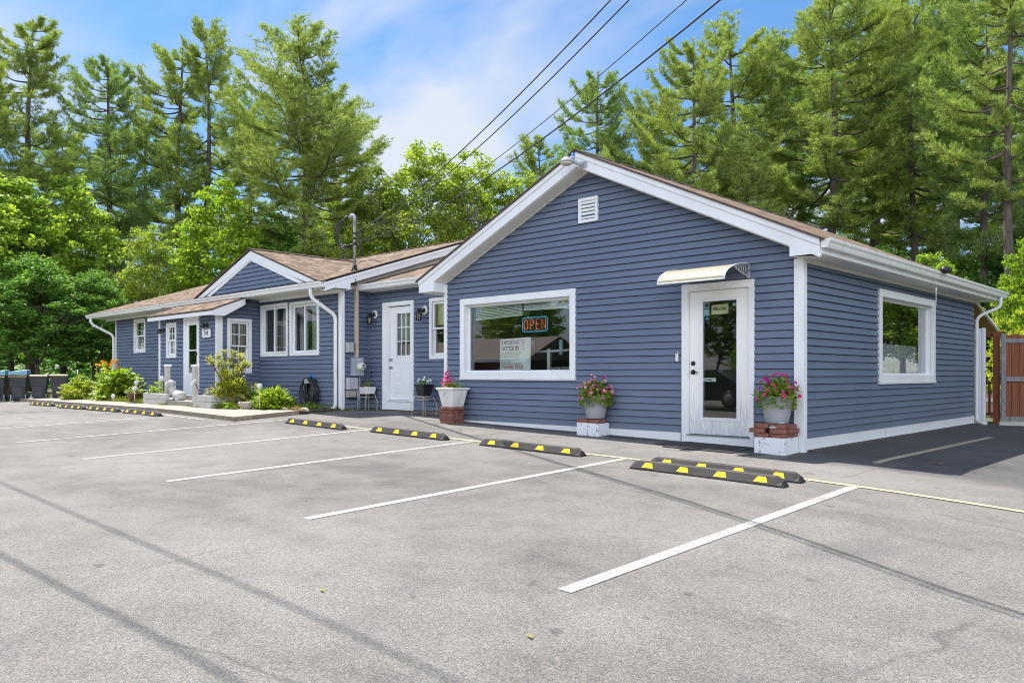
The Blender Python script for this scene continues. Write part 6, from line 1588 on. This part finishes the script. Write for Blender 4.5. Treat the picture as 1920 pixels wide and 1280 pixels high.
# ------------------------------------------------------------------ trees
def spot(px, dist):
    """ground point in the direction of a column of the picture, at a depth in metres"""
    r = (px - 960.0) / 1491.0 * dist
    return Vector((CAM.x + r * 0.7229 + dist * FX, CAM.y + r * 0.6910 + dist * FY, 0))
def tuft(mb, R_, p, d, L, n, w):
    for k in range(n):
        e = (d * 0.9 + rdir(R_) * 0.85).normalized(); s = e.cross(rdir(R_))
        if s.length < 1e-3: continue
        s.normalize(); b = len(mb.v); l = L * R_.uniform(0.7, 1.2); q = p + rdir(R_) * L * 0.25
        mb.v.extend([tuple(q - s * w), tuple(q + s * w), tuple(q + e * l)])
        mb.f.append((b, b + 1, b + 2)); mb.m.append(0); mb.smooth.append(False); mb.uv.append(None)
def make_pine(seed, H=17.0, crown_from=0.32, spread=3.6, dens=1.0, lean=0.0, fork=False, mat_="needle"):
    """white pine: whorls of limbs carrying flat plumes of needle tufts"""
    R_ = random.Random(seed)
    tr = MB(); cr_ = MB()
    def axis(z): return Vector((lean * (z / H) ** 2 * 2 + 0.10 * sin(z * 0.5 + seed), 0.10 * cos(z * 0.43 + seed), z))
    n = 16; tr.tube([axis(H * k / n) - Vector((0, 0, 0.3 if k == 0 else 0)) for k in range(n + 1)], [0.235 * (1 - (k / n)) ** 0.8 + 0.018 for k in range(n + 1)], 9)
    leaders = [(axis, crown_from * H, H)]
    if fork:
        z0 = H * 0.45
        def ax2(z): return axis(z0) + Vector((-(z - z0) * 0.35 - 0.03 * (z - z0) ** 1.2, 0.1 * (z - z0), (z - z0) * 0.95))
        tr.tube([ax2(z0 + (H * 0.95 - z0) * k / 8) for k in range(9)], [0.13 * (1 - k / 8) + 0.015 for k in range(9)], 8); leaders.append((ax2, z0 + 1.5, H * 0.93))
    def limb(p, az, L, rise, live):
        d = Vector((cos(az), sin(az), 0)); side_ = Vector((-sin(az), cos(az), 0)); pts = []; m = 7; bend = R_.uniform(-0.25, 0.25)
        for k in range(m + 1):
            f = k / m; pts.append(p + d * (L * f) + side_ * (bend * L * f * f * 0.6) + Vector((0, 0, L * (rise * f - 0.14 * sin(f * pi) + 0.20 * f ** 3))) + rdir(R_) * 0.03 * L * f)
        tr.tube(pts, [0.045 * (L / 3) ** 0.7 * (1 - k / m) + 0.006 for k in range(m + 1)], 5, caps=False)
        if not live: 
            for q in range(4):
                f = R_.uniform(0.3, 0.9); a = pts[int(f * m)]; e = (d + side_ * R_.uniform(-1, 1) + Vector((0, 0, R_.uniform(-.4, .3)))).normalized(); tr.tube([a, a + e * L * 0.3], 0.006, 3, caps=False)
            return
        nt = int(19 * dens * (0.6 + L / 3.2))
        for k in range(nt):
            f = 0.36 + 0.64 * (k + R_.random()) / nt; i = min(m - 1, int(f * m)); a = pts[i].lerp(pts[i + 1], f * m - i)
            sg = 1 if k % 2 else -1; tl = L * R_.uniform(0.20, 0.42) * (1.15 - 0.55 * f); e = (d * R_.uniform(0.4, 1.0) + side_ * sg * R_.uniform(0.5, 1.0) + Vector((0, 0, R_.uniform(0.0, 0.26)))).normalized()
            if R_.random() < 0.5: tr.tube([a, a + e * tl], [0.010, 0.004], 3, caps=False)
            nq = max(3, int(tl / 0.125))
            for q in range(nq):
                g = (q + 0.8) / nq; pp = a + e * tl * g + rdir(R_) * 0.05 + Vector((0, 0, 0.04))
                tuft(cr_, R_, pp, (e * 0.6 + Vector((0, 0, 0.75))).normalized(), 0.21, 10, 0.0155)
        for q in range(3): tuft(cr_, R_, pts[-1] - d * 0.14 * q, (d * 0.7 + Vector((0, 0, 0.7))).normalized(), 0.23, 10, 0.016)
    for ax_, za_, ze in leaders:
        for k in range(int(5 * (1 if ax_ is axis else 0))):
            z = R_.uniform(0.12 * H, za_ + 1.0); limb(ax_(z), R_.uniform(0, 2 * pi), R_.uniform(0.7, 1.8), R_.uniform(-0.15, 0.1), False)
        z = za_; az = R_.uniform(0, 6)
        while z < ze - 0.25:
            f = (z - za_) / (ze - za_)
            env = (0.62 + 0.9 * f) if f < 0.34 else (0.95 * ((1 - f) / 0.66) ** 0.58 + 0.08)
            for k in range(R_.choice((4, 4, 5, 5)) if f < 0.9 else 3):
                az += 2 * pi / 4.3 + R_.uniform(-0.5, 0.5)
                if R_.random() < 0.10: continue
                L = max(0.25, spread * env * R_.uniform(0.55, 1.15) * (1.0 + 0.28 * sin(az * 1.0 + seed * 1.7 + z * 0.35)))
                limb(ax_(z + R_.uniform(-0.12, 0.12)), az, L, 0.03 + 0.5 * f * f + R_.uniform(-0.05, 0.07), True)
            z += R_.uniform(0.62, 1.0) if f < 0.62 else R_.uniform(0.42, 0.62)
        for q in range(14): tuft(cr_, R_, ax_(ze - 0.08 * q) + rdir(R_) * 0.012 * q, Vector((0, 0, 1)), 0.24, 8, 0.02)
    t = thing("pine_tree", (0, 0, 0), "x", "pine tree")
    tr.build("trunk", M['bark'], t); cr_.build("crown", M[mat_], t)
    return t
def make_leafy(seed, H=9.0, r=2.6, base=0.25, n_cl=150, n_lf=60, L=0.15, mat_="leafmaple", name="maple_tree", bark="bark", loose=1.0, stems=1, cat="tree"):
    """broadleaf tree: forking limbs, leaf clumps filling an uneven crown"""
    R_ = random.Random(seed); tr = MB(); cr_ = MB()
    tips = []
    def grow(p, d, l, rad, depth):
        q = p + d * l; mid = p.lerp(q, 0.5) + rdir(R_) * l * 0.06
        tr.tube([p, mid, q], [rad, rad * 0.8, rad * 0.62], 6, caps=False)
        tips.append(q)
        if depth == 0: return
        for k in range(R_.choice((2, 3, 3))):
            e = (d + rdir(R_, -0.3, 0.9) * 0.75 + Vector((0, 0, 0.12))).normalized(); grow(q, e, l * R_.uniform(0.62, 0.85), rad * 0.58, depth - 1)
    for s_ in range(stems):
        a = 2 * pi * s_ / max(1, stems) + seed; off = Vector((cos(a), sin(a), 0)) * (0.25 if stems > 1 else 0)
        d = Vector((off.x * 0.8, off.y * 0.8, 1)).normalized()
        h0 = H * base; tr.tube([off - Vector((0, 0, 0.3)), off + d * h0 * 0.5, off + d * h0], [0.018 * H * (1 if stems == 1 else .6), 0.014 * H * (1 if stems == 1 else .6), 0.011 * H * (1 if stems == 1 else .6)], 8)
        top = off + d * h0
        for k in range(4 if stems == 1 else 2):
            e = (d * 1.2 + rdir(R_, 0.0, 0.8) * 0.8).normalized(); grow(top, e, H * 0.20, 0.008 * H, 3)
    zc0 = H * base * 0.75
    lobes = [(rdir(R_, -0.8, 1), R_.uniform(0.75, 1.15)) for k in range(16)]
    k = 0
    while k < n_cl:
        d = rdir(R_, -0.95, 1); q = R_.uniform(0.22, 1.0) ** 0.55
        m = max((d.dot(l_) * s_ for l_, s_ in lobes)); q *= 0.55 + 0.5 * m
        f = 0.5 + 0.5 * d.z * q
        wid = r * (1.0 - 0.45 * max(0, f - 0.45) / 0.55)
        c = Vector((d.x * q * wid, d.y * q * wid, zc0 + (H - zc0) * f)); k += 1
        cl = R_.uniform(0.28, 0.55) * loose
        for j in range(n_lf):
            e = rdir(R_); p = c + Vector((e.x, e.y, e.z * 0.55)) * cl * R_.random() ** 0.5
            leaf(cr_, p, rdir(R_, -0.7, 0.5), rdir(R_, 0.2, 1), L * R_.uniform(0.7, 1.25), L * 0.72 * R_.uniform(0.8, 1.2))
        if R_.random() < 0.5 and tips:
            b_ = min(tips, key=lambda w_: (w_ - c).length); tr.tube([b_, b_.lerp(c, 0.5) + rdir(R_) * 0.08, c], [0.014, 0.009, 0.005], 3, caps=False)
    t = thing(name, (0, 0, 0), "x", cat)
    tr.build("trunk", M[bark], t); cr_.build("crown", M[mat_], t)
    return t
def stand(protos, rows, group, lab=None):
    used = set()
    for (pi_, px, dist, top, wide, rz, lb) in rows:
        p, H0 = protos[pi_]
        o = p if pi_ not in used else copy_tree(p)
        used.add(pi_)
        c = spot(px, dist); gz = ground_z(c.x, c.y) - 0.05
        H = (702 - top) / 1491.0 * dist + CAM.z - gz; k = H / H0
        o.location = (c.x, c.y, gz); o.scale = (k * wide, k * wide, k); o.rotation_euler = (0, 0, rz)
        o["label"] = lb; o["group"] = group
pines = [(make_pine(11, 17, 0.40, 2.9, 1.0), 17), (make_pine(23, 17, 0.34, 3.4, 1.0, mat_="needleb"), 17), (make_pine(37, 17, 0.44, 2.8, 1.0), 17), (make_pine(58, 16, 0.40, 3.7, 0.95, 0.5, True), 16), (make_pine(71, 17, 0.26, 4.3, 1.2), 17)]
stand(pines, [
    (0, 58, 38, 40, 1.0, 0.3, "tall pine at the far left with bare lower limbs against the sky"),
    (2, -25, 36, 105, 1.1, 1.9, "pine cut by the left frame edge"),
    (1, 203, 41, 112, 0.9, 2.2, "pine with a thick bare trunk second from the left"),
    (2, 337, 42, 88, 0.95, 0.7, "slim pine of the twin pair left of the forked pine, shorter twin"),
    (0, 388, 41, 60, 0.85, 3.9, "slim pine of the twin pair left of the forked pine, taller twin"),
    (1, 470, 47, 185, 0.9, 5.0, "shaded pine half hidden behind the forked pine"),
    (3, 572, 36, 74, 1.05, -0.65, "forked leaning pine whose limbs reach far right over the small gable"),
    (2, 628, 47, 195, 0.9, 3.1, "thin pine with bare trunk right of the forked pine"),
    (1, 275, 52, 215, 1.0, 1.2, "distant pine in the gap between the second pine and the twin pair"),
    (2, 120, 50, 240, 1.0, 4.2, "distant pine in the gap between the two leftmost tall pines"),
    (1, 1122, 35, 136, 0.90, 0.9, "round topped pine behind the shop's gable peak"),
    (0, 1012, 44, 265, 1.0, 2.6, "low pine behind the ash trees left of the gable peak"),
    (4, 1300, 34, 75, 0.83, 1.1, "tall pine right of the gable peak with feathery pale plumes"),
    (2, 1375, 39, 62, 1.15, 2.5, "slim pine in the dense right hand stand, third from the gable peak"),
    (4, 1240, 45, 180, 0.8, 4.4, "lower pine filling the gap right of the round topped pine"),
    (1, 1450, 42, 70, 1.03, 0.2, "dark pine behind the foremost right hand pine"),
    (4, 1560, 35, -30, 1.01, 5.3, "great pine of the right hand stand with the longest plumes over the roof"),
    (0, 1640, 41, -10, 1.15, 1.5, "pine with trunk showing through the middle of the right hand stand"),
    (4, 1712, 36, 8, 0.80, 3.0, "pine with rounded top right of the great pine"),
    (2, 1775, 44, -25, 1.15, 0.4, "pine behind the two bare trunks at the right"),
    (1, 1848, 31, -60, 0.8, 2.0, "pine with a stout lichen spotted trunk near the right edge"),
    (2, 1893, 27, -110, 0.85, 4.7, "pine with a tall bare trunk at the right frame edge"),
    (4, 1985, 33, -40, 0.8, 1.0, "pine beyond the right frame edge with limbs reaching in"),
    (4, 1505, 50, 120, 1.0, 2.9, "deep background pine left of the great pine"),
    (1, 1680, 52, 90, 1.1, 5.9, "deep background pine behind the right hand trunks"),
    (4, 1400, 33, 265, 0.95, 0.6, "shorter pine in front, low plumes just over the shop roof"),
    (1, 1790, 50, 60, 1.1, 1.0, "deep background pine seen between the bare trunks"),
], "pine trees behind the building")
mp1 = make_leafy(101, 9, 3.0, 0.2, 400, 56, 0.165, "leafmaple"); mp2 = make_leafy(133, 9, 3.1, 0.2, 400, 56, 0.165, "leafdark")
lm1 = make_leafy(151, 8, 2.4, 0.2, 300, 54, 0.16, "leaflime", "lime_tree"); as1 = make_leafy(177, 11, 2.8, 0.2, 400, 50, 0.15, "leafash", "ash_tree", "barkpale", 1.0, 2)
as2 = make_leafy(191, 11, 2.6, 0.2, 340, 48, 0.15, "leafash", "ash_tree", "barkpale", 1.0, 3)
broad = [(mp1, 9), (mp2, 9), (lm1, 8), (as1, 11), (as2, 11)]
stand(broad, [
    (0, 20, 33, 345, 1.15, 0.3, "broad maple filling the lower left frame edge"),
    (0, 118, 35, 335, 1.0, 2.3, "maple below the second pine at the left"),
    (1, 70, 30, 470, 1.2, 1.3, "dark low maple behind the wheelie bins"),
    (1, 175, 31, 500, 1.0, 4.0, "dark low maple behind the far end of the house"),
    (0, -70, 31, 300, 1.1, 5.0, "maple just beyond the left frame edge"),
    (3, 285, 33, 410, 0.85, 0.5, "pale thin leaved tree above the far house roof"),
    (3, 345, 35, 480, 0.95, 3.1, "low pale leaved tree left of the small gable"),
    (2, 415, 34, 345, 0.9, 0.9, "bright lime leaved tree left of the small gable peak"),
    (1, 520, 36, 395, 0.95, 1.9, "dark leaved tree behind the small gable's peak"),
    (0, 590, 38, 430, 0.9, 3.3, "small maple right of the small gable behind the roof"),
    (3, 705, 37, 300, 0.9, 1.0, "yellow green ash tree right of the service mast"),
    (4, 790, 37, 240, 0.95, 2.1, "tallest yellow green ash tree in the middle"),
    (3, 875, 38, 268, 0.9, 4.1, "yellow green ash tree above the end of the link roof"),
    (4, 955, 38, 300, 0.95, 0.2, "yellow green ash tree beside the shop's left rake"),
    (3, 640, 43, 345, 0.9, 5.1, "yellow green ash tree standing farther back behind the mast"),
    (0, 1030, 42, 345, 0.9, 1.7, "small maple peeping over the shop's left rake"),
    (1, 1500, 30, 470, 1.1, 0.7, "dark leafy tree under the great pine behind the roof"),
    (1, 1640, 31, 455, 1.1, 3.7, "dark leafy tree low behind the shop roof"),
    (0, 1740, 29, 480, 1.0, 2.0, "mid green leafy tree low behind the shop's eave"),
    (0, 1830, 33, 430, 1.0, 0.6, "mid green leafy tree between the bare trunks"),
    (2, 1925, 22, 455, 0.75, 2.4, "lime leaved sapling reaching in at the right frame edge"),
    (1, 1960, 30, 400, 1.2, 5.5, "dark leafy tree closing the right frame edge"),
], "broadleaf trees behind the building")
# bushes beyond the fence
R_ = random.Random(77)
t = thing("garden_shrub", tuple(spot(1915, 20.0)[:2]) + (0.0,), "bright yellow green shrub behind the wooden gate", "shrub")
c = spot(1918, 20.0); mb, cs = bush_mesh(R_, (c.x, c.y, 0.0), (1.5, 1.5, 2.7), 130, 26, 0.15, 0.09, 0.6); mb.build("foliage", M['leafsedum'], t)
mb = MB()
for p in cs[::5]: mb.tube([(c.x, c.y, 0), p], 0.014, 4)
mb.build("stems", M['twig'], t)
# wood beyond: one mass of undergrowth and far crowns that reads as a wall of green
mb = MB(); R_ = random.Random(5)
for k in range(26000):
    px = R_.uniform(-260, 2250); d = R_.uniform(44, 70); c = spot(px, d)
    h = (0.5 + 0.5 * sin(px * 0.021) * sin(px * 0.0057 + 1)) * 3.5 + 3.2
    z = R_.random() ** 0.8 * h
    leaf(mb, c + Vector((0, 0, z - 0.2)), rdir(R_, -0.6, 0.5), rdir(R_, 0.2, 1), R_.uniform(0.35, 0.7), R_.uniform(0.3, 0.5))
tag(mb.build("undergrowth", M['leafdark']), "dense dark green undergrowth at the foot of the wood", "undergrowth", kind="stuff")

# ------------------------------------------------------------------ beds at the house
def shrub(name, lb, cat, c, rad, n1, n2, L, w, m, seed, stems=14, flat=0.5, inner=0.35, up=0.4):
    R2 = random.Random(seed); t = thing(name, c, lb, cat); mb, cs = bush_mesh(R2, c, rad, n1, n2, L, w, flat, inner, up=up); mb.build("foliage", M[m], t)
    if stems:
        s_ = MB()
        for p in random.Random(1).sample(cs, min(stems, len(cs))): s_.tube([Vector(c) + Vector((R2.uniform(-.08, .08), R2.uniform(-.08, .08), -0.05)), Vector(c).lerp(p, 0.5) + rdir(R2) * 0.05, p], [0.014, 0.009, 0.005], 5)
        s_.build("stems", M['twig'], t)
    return t, cs
shrub("hosta_bush", "big glossy green leafed bush at the far end of the house", "bush", (-19.35, -1.45, 0.30), (0.98, 0.6, 0.92), 130, 11, 0.15, 0.14, "leafhosta", 3, flat=0.7, up=0.1)
shrub("sedum_bush", "low yellow green bush between the wheelie bins and the big leafed bush", "bush", (-21.15, -1.9, 0.28), (0.66, 0.5, 0.62), 100, 20, 0.10, 0.045, "leafsedum", 5)
t, cs = shrub("rhododendron", "open olive and yellow leaved bush beside the porch corner", "bush", (-12.55, -1.45, 0.24), (0.66, 0.55, 0.98), 210, 18, 0.10, 0.040, "leafrhodo", 7, 24, 0.8, 0.3)
R2 = random.Random(19); mb = MB(); st = MB()
for k in range(26):
    a = R2.uniform(0, 2 * pi); e = Vector((cos(a), sin(a) * 0.7, R2.uniform(1.0, 2.4))).normalized(); c = Vector((-12.55, -1.45, 0.5)); tip = c + e * R2.uniform(0.75, 1.12)
    st.tube([c - Vector((0, 0, 0.25)), c.lerp(tip, 0.55), tip], [0.012, 0.008, 0.004], 5)
    for j in range(22):
        d = rdir(R2, -0.3, 0.8); leaf(mb, tip + rdir(R2) * 0.05, d, Vector((0, 0, 1)), R2.uniform(0.08, 0.13), 0.036)
mb.build("foliage", M['leafrhodo'], t); st.build("stems", M['twig'], t)
shrub("azalea_bush", "lime green bush below the sliding windows", "bush", (-11.38, -1.1, 0.22), (0.56, 0.42, 0.46), 110, 20, 0.12, 0.05, "leafhosta", 9, 10, 0.6)
shrub("periwinkle", "dark low groundcover plant under the hose", "plant", (-11.0, -0.42, 0.20), (0.6, 0.22, 0.15), 50, 14, 0.06, 0.04, "leafdark", 11, 0)
shrub("dusty_plant", "grey green plant between the olive bush and the pale stone pot", "plant", (-12.1, -1.0, 0.22), (0.42, 0.35, 0.45), 50, 18, 0.08, 0.045, "leafdark", 13, 0)
shrub("creeping_plant", "low pale groundcover at the foot of the olive bush", "plant", (-12.1, -1.78, 0.24), (0.62, 0.16, 0.14), 45, 12, 0.06, 0.045, "leafpot", 15, 0)
shrub("bedding_plant", "yellow green plant with thin stems behind the globe lights", "plant", (-16.25, -1.55, 0.33), (0.45, 0.3, 0.52), 40, 14, 0.075, 0.05, "leafpot", 17, 10, inner=0.5)
shrub("planter_plant", "small sprig at the left end of the left block planter", "plant", (-15.75, -1.85, 0.52), (0.16, 0.14, 0.26), 16, 12, 0.06, 0.04, "leafpot", 18, 5)
R2 = random.Random(44); t = thing("day_lilies", (-21.6, -0.95, 0.3), "orange day lilies rising behind the big leafed bush", "flowers")
st = MB(); fl = MB(); lf = MB()
for k in range(24):
    b_ = Vector((-21.5 + R2.uniform(-0.6, 0.8), -0.9 + R2.uniform(-0.3, 0.3), 0.3)); tip = b_ + Vector((R2.uniform(-0.3, 0.3), R2.uniform(-0.25, 0.1), R2.uniform(0.75, 1.15)))
    st.tube([b_, b_.lerp(tip, 0.6), tip], [0.009, 0.007, 0.005], 4)
    flower(fl, tip, rdir(R2, -0.1, 0.8) + Vector((0.4, -0.6, 0)), R2.uniform(0.045, 0.07), R2, 6)
    for q in range(6): leaf(lf, b_, Vector((R2.uniform(-.5, .5), R2.uniform(-.5, .5), 1)), Vector((0, 1, 0)), R2.uniform(0.5, 0.8), 0.025)
st.build("stems", M['leafrhodo'], t); fl.build("blossoms", M['petalorange'], t); lf.build("foliage", M['leafhosta'], t)
mb = MB(); R2 = random.Random(6)
for k in range(5200):
    if R2.random() < 0.62: x, y = R2.uniform(-24.3, -16.05), -1.95 + R2.random() ** 2 * 0.8
    elif R2.random() < 0.4: x, y = R2.uniform(-12.3, -10.4), R2.uniform(-1.6, -0.1); y = max(y, -1.05 - 0.32 * (-x - 10.3)); 
    else: x, y = R2.uniform(-16.6, -15.95), R2.uniform(-2.05, -1.6)
    a = R2.uniform(0, 2 * pi); leaf(mb, Vector((x, y, ground_z(x, y) + 0.055)), Vector((cos(a) * 0.6, sin(a) * 0.6, R2.uniform(0.5, 1.5))), Vector((0, 1, 0)), R2.uniform(0.07, 0.20), 0.013)
tag(mb.build("grass", M['grassblade']), "tufts of yellow green grass along the garden bed", "grass", kind="stuff")
mb = MB(); R2 = random.Random(9)
for (x, y, n) in ((-14.72, -2.1, 60), (-10.42, -0.28, 70), (-10.3, 0.05, 60), (0.14, 8.22, 30), (-12.9, -2.1, 20)):
    for k in range(n):
        a = R2.uniform(0, 2 * pi); p = Vector((x + R2.gauss(0, 0.07), y + R2.gauss(0, 0.05), ground_z(x, y) + (0.085 if x < -12 else 0.0))); leaf(mb, p, Vector((cos(a) * 0.7, sin(a) * 0.7, R2.uniform(0.3, 1.2))), Vector((0, 1, 0)), R2.uniform(0.04, 0.11), 0.015)
tag(mb.build("weeds", M['grassblade']), "small weeds sprouting from the pavement cracks", "weeds", kind="stuff")
mb = MB(); R2 = random.Random(12)
for k in range(70):
    x, y = R2.uniform(-8, 3.5), R2.uniform(-8.6, -0.4); a = R2.uniform(0, 6.28)
    leaf(mb, Vector((x, y, ground_z(x, y) + 0.006)), Vector((cos(a), sin(a), 0.08)), Vector((0, 0, 1)), R2.uniform(0.010, 0.028), 0.010)
tag(mb.build("leaf_litter", M['twig']), "scattered specks of dry leaf litter on the lot", "litter", kind="stuff")
for (x, y, s_, m, lb) in ((0.37, -7.45, 0.030, 'leafsedum', "yellow fallen leaf lying near the farther cable shadow"), (1.72, -7.12, 0.030, 'leafrhodo', "yellow fallen leaf alone on the asphalt at the bottom centre"), (1.55, 0.15, 0.09, 'twig', "brown fallen leaf in the shade beside the shop")):
    mb = MB(); 
    for k in range(3): leaf(mb, Vector((x, y, ground_z(x, y) + 0.012)), Vector((cos(k * 1.2), sin(k * 1.2), 0.25)), Vector((0, 0, 1)), s_, s_ * 0.6)
    tag(mb.build("fallen_leaf", M[m]), lb, "leaf")

# ------------------------------------------------------------------ across the street (what the windows mirror)
stand2 = [(pines[0][0], -30, -36, 15, 1), (pines[1][0], -20, -38, 17, 2), (pines[4][0], -8, -37, 16, 3), (pines[2][0], 3, -39, 17, 4), (pines[1][0], 14, -36, 15, 5), (pines[4][0], -44, -40, 17, 2), (pines[0][0], -58, -38, 16, 1), (pines[2][0], 24, -30, 16, 0),
          (mp1, -36, -33, 9, 1), (mp2, -14, -33, 10, 3), (mp1, -3, -32, 9, 4), (mp2, 8, -33, 9, 0), (mp1, -50, -34, 9, 2), (mp2, 20, -26, 9, 2), (mp1, 17, 3, 9, 1), (mp2, 18, 12, 10, 3), (pines[4][0], 24, 8, 15, 2), (mp2, 15, 20, 9, 4), (mp1, 21, 26, 10, 5), (as1, 13.5, 9, 8, 0), (pines[1][0], 22, 18, 16, 1), (mp2, -26, -32, 9, 1), (mp1, -21, -29, 9, 0), (as1, -17.5, -30, 8, 2), (lm1, -20, -26, 4.5, 2), (lm1, -14.5, -27, 4, 2), (lm1, -23, -27, 7, 3), (mp1, 6.5, 25, 9, 2), (mp2, 9.5, 31, 10, 0), (lm1, 8.0, 19, 6, 1), (mp1, 7, 36, 11, 4), (pines[4][0], 9, 40, 17, 2), (mp1, -64, -30, 9, 3), (mp2, -58, -22, 9, 0), (mp1, -72, -26, 10, 2), (mp2, -84, -30, 11, 1), (mp2, -50, -22, 8, 4)]
for i, (p, x, y, H, rz) in enumerate(stand2):
    o = copy_tree(p); z0 = ground_z(x, y) - 0.06; k = H / {id(pines[3][0]): 16}.get(id(p), 17 if p.name.startswith("pine") else (11 if p.name.startswith("ash") else 9))
    o.location = (x, y, z0); o.scale = (k * 1.1, k * 1.1, k); o.rotation_euler = (0, 0, rz)
    o["label"] = "tree across the street or side yard seen only mirrored in the glass"; o["group"] = "trees mirrored in the glass"
t = thing("ranch_house", (-37, -27.5, -0.6), "low brown ranch house across the street mirrored in the shop window", "house")
zg_ = -0.65
mb = MB(); mb.box(-46, -29, -31, -26, zg_, zg_ + 2.6); mb.build("wall", plain("red brown house wall", (0.14, 0.06, 0.045), 0.9), t)
mb = MB(); mb.prism([(-25.3, zg_ + 2.55), (-28.5, zg_ + 4.1), (-31.7, zg_ + 2.55)], lambda a, b, d: (d, a, b), -46.6, -28.4); mb.build("roof", plain("grey brown roof", (0.24, 0.20, 0.17), 0.9), t)
mb = MB(); mb.box(-46.6, -28.4, -25.3, -25.2, zg_ + 2.45, zg_ + 2.62); mb.build("fascia_board", M['trim'], t)
mb = MB(); mb.box(-45, -41, -25.99, -25.93, zg_ + 0.1, zg_ + 2.2); mb.build("garage_door", M['trim'], t)
for x in (-39, -35, -31.5):
    w_ = MB(); w_.box(x, x + 1.3, -25.99, -25.94, zg_ + 0.9, zg_ + 2.1); w_.build("window", M['trim'], t)
# dark car parked across the lot, mirrored in the door
t = thing("parked_car", (-11.5, -17.0, ground_z(-11.5, -14.5)), "dark saloon car parked across the lot mirrored in the shop door glass", "car")
cz = ground_z(-11.5, -14.5); C0 = Vector((-11.2, -17.0, cz))
carp = plain("dark car paint", (0.015, 0.018, 0.024), 0.12, 0.1, 3); 
prof = [(-2.3, 0.35), (-2.28, 0.72), (-2.1, 0.86), (-1.2, 0.95), (1.35, 0.98), (2.1, 0.92), (2.28, 0.74), (2.3, 0.38), (1.9, 0.26), (-1.9, 0.26)]
mb = MB(); mb.prism(prof, lambda a, b, d: (C0.x + a, C0.y + d, C0.z + b), -0.88, 0.88); mb.build("body", carp, t, 0.05)
mb = MB(); mb.prism([(-1.15, 0.955), (-0.45, 1.40), (0.75, 1.43), (1.45, 0.985)], lambda a, b, d: (C0.x + a, C0.y + d, C0.z + b), -0.72, 0.72); mb.build("cabin", carp, t, 0.05)
mb = MB(); mb.prism([(-0.95, 0.99), (-0.4, 1.36), (0.15, 1.38), (0.15, 0.99)], lambda a, b, d: (C0.x + a, C0.y + 0.725 + d, C0.z + b), 0, 0.006); mb.prism([(0.22, 0.99), (0.22, 1.38), (0.72, 1.385), (1.2, 1.0)], lambda a, b, d: (C0.x + a, C0.y + 0.725 + d, C0.z + b), 0, 0.006); mb.build("window", M['glass'], t)
for x in (-1.4, 1.4):
    for y in (-0.80, 0.80):
        mb = MB(); mb.lathe([(0.0, -0.1), (0.30, -0.1), (0.325, -0.06), (0.325, 0.06), (0.30, 0.1), (0.0, 0.1)], (C0.x + x, C0.y + y, C0.z + 0.32), 24, axis='y'); w_ = mb.build("wheel", M['black'], t)
        mb = MB(); mb.lathe([(0.0, -0.105), (0.20, -0.104), (0.21, -0.09), (0.21, 0.09), (0.20, 0.104), (0.0, 0.105)], (C0.x + x, C0.y + y, C0.z + 0.32), 16, axis='y'); mb.build("rim", M['steel'], w_)
